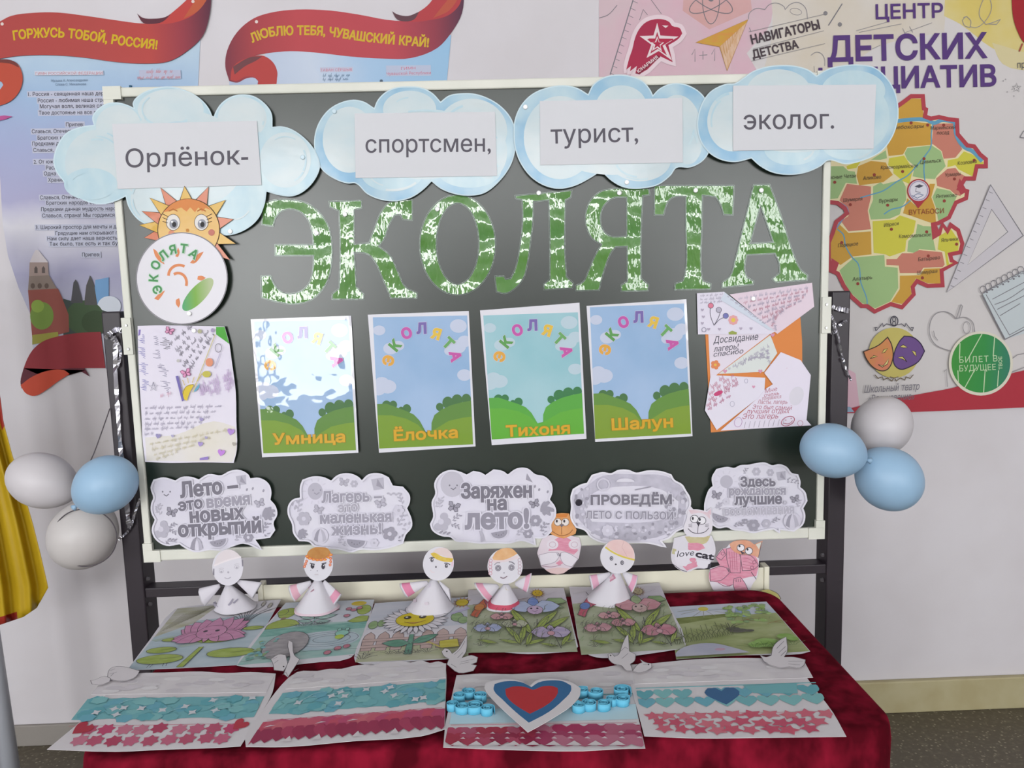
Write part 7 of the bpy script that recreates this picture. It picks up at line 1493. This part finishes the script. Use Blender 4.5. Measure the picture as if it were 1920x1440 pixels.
def foil(label, strips, y):
    rn = random.Random(3); V, F = [], []; p0 = None
    for pts, w in strips:
        q = sm(pts, False, 7); n = len(q)
        for i, (x, yy) in enumerate(q):
            a, b = q[max(0, i - 1)], q[min(n - 1, i + 1)]; dx, dy = b[0] - a[0], b[1] - a[1]; l = math.hypot(dx, dy) or 1; ww = w * rn.uniform(.6, 1.15) / 2
            for sgn in (-1, 1):
                P = wall_plane(y - rn.uniform(0.0, 0.006)).at(x - dy / l * ww * sgn, yy + dx / l * ww * sgn)
                if p0 is None: p0 = P.copy()
                V.append(tuple(P - p0))
            if i: k = len(V) - 4; F.append([k, k + 1, k + 3, k + 2])
    o = link(mesh('foil_ribbon', V, F, [SILV]), 'foil_ribbon', None, p0); md = o.modifiers.new('thick', 'SOLIDIFY'); md.thickness = 0.0004
    return tag(o, label, 'ribbon', 'silver foil ribbons on the stand posts')
foil('crinkled silver foil ribbon hanging down the left post', [([(197, 634), (210, 622), (222, 618), (230, 622)], 10), ([(206, 626), (214, 640), (216, 690), (220, 760), (226, 840), (232, 900), (239, 960), (242, 990)], 9), ([(214, 630), (226, 660), (219, 690)], 7), ([(262, 935), (252, 965), (243, 992), (236, 1000), (222, 1012)], 5)], 0.024)
foil('crinkled silver foil ribbon wrapped round the top of the right post', [([(1556, 574), (1566, 577), (1578, 580), (1592, 583)], 9), ([(1556, 588), (1562, 600), (1567, 622), (1560, 624), (1552, 618)], 7), ([(1558, 586), (1572, 630), (1578, 662), (1586, 690), (1596, 714)], 4), ([(1571, 612), (1580, 606), (1588, 601)], 6)], 0.024)

# ================================================================ yellow flag and its pole at the left edge
P_ = wall_plane(0.36)
def flag_cloth():
    edge = [(690, -14), (740, 0), (790, 6), (850, 22), (910, 40), (980, 61), (1040, 76), (1100, 90)]; bot = [(90, 1102), (70, 1140), (45, 1157), (0, 1172), (-60, 1195), (-170, 1230)]
    def ex(y):
        for (a, b), (c, d) in zip(edge, edge[1:]):
            if a <= y <= c: return b + (d - b) * (y - a) / (c - a)
        return 90
    rows, cols = 50, 40; V, F, I = [], [], []; px_ = lambda y: -16 + (y - 1205) * 36 / 241 - 2
    by = lambda x: next((a[1] + (b[1] - a[1]) * (x - a[0]) / (b[0] - a[0]) for a, b in zip(bot, bot[1:]) if b[0] <= x <= a[0]), 1102)
    o = P_.at(0, 950)
    for i in range(rows + 1):
        f = i / rows
        for j in range(cols + 1):
            g = j / cols; y_top = 470; xr0 = None
            xg = -22 + 112 * g; yb = by(min(xg, 90))
            y = y_top + (yb - y_top) * f; xr = ex(y) if y > 690 else -14 - (690 - y) * .15
            x = px_(y) + (xr - px_(y)) * g
            dep = .36 + (.016 * math.sin(g * 15 + f * 1.5) * (0.3 + .7 * f) + .008 * math.sin(g * 29 + 2)) * min(1, g * 5)
            V.append(tuple(wall_plane(dep).at(x, y) - o))
    for i in range(rows):
        for j in range(cols):
            a = i * (cols + 1) + j; F.append([a, a + cols + 1, a + cols + 2, a + 1]); f, g = i / rows, j / cols
            I.append(1 if (i > rows - 2 and g < .5) or (i < 26 and g > .92) else 0)
    ob = link(mesh('flag', V, F, [mat('#a88a12', rough=0.5, c2='#b3951c', scale=6, sheen=0.2), mat('#8f2a20', rough=0.5)], I, smooth=True), 'flag', None, o)
    md = ob.modifiers.new('thick', 'SOLIDIFY'); md.thickness = 0.0008
    tag(ob, 'yellow cloth flag with red trim hanging in folds at the left edge', 'flag')
flag_cloth()
bm = bmesh.new(); pp = wall_plane(0.405); a, b = pp.at(-16, 1205), pp.at(20, 1446); d = (b - a).normalized(); bot = b + d * ((b.z - 0.012) / -d.z)
top = a - d * 1.15
r = 16 * pp.m_per_px(10, 1400)
o = empty('flag_pole', bot, 'white round pole leaning at the bottom left corner', 'pole')
cone_between(bm, (0, 0, 0), top - bot, r, r * .95, 24); bm_obj('shaft', bm, mat('#b9bdc6', rough=0.3), o, smooth=True)
bm = bmesh.new(); cone_between(bm, (0, 0, -0.012), (0, 0, 0.03), r * 1.5, r * 1.3, 24); bm_obj('foot', bm, mat('#8a8d94', rough=0.4), o, smooth=True)
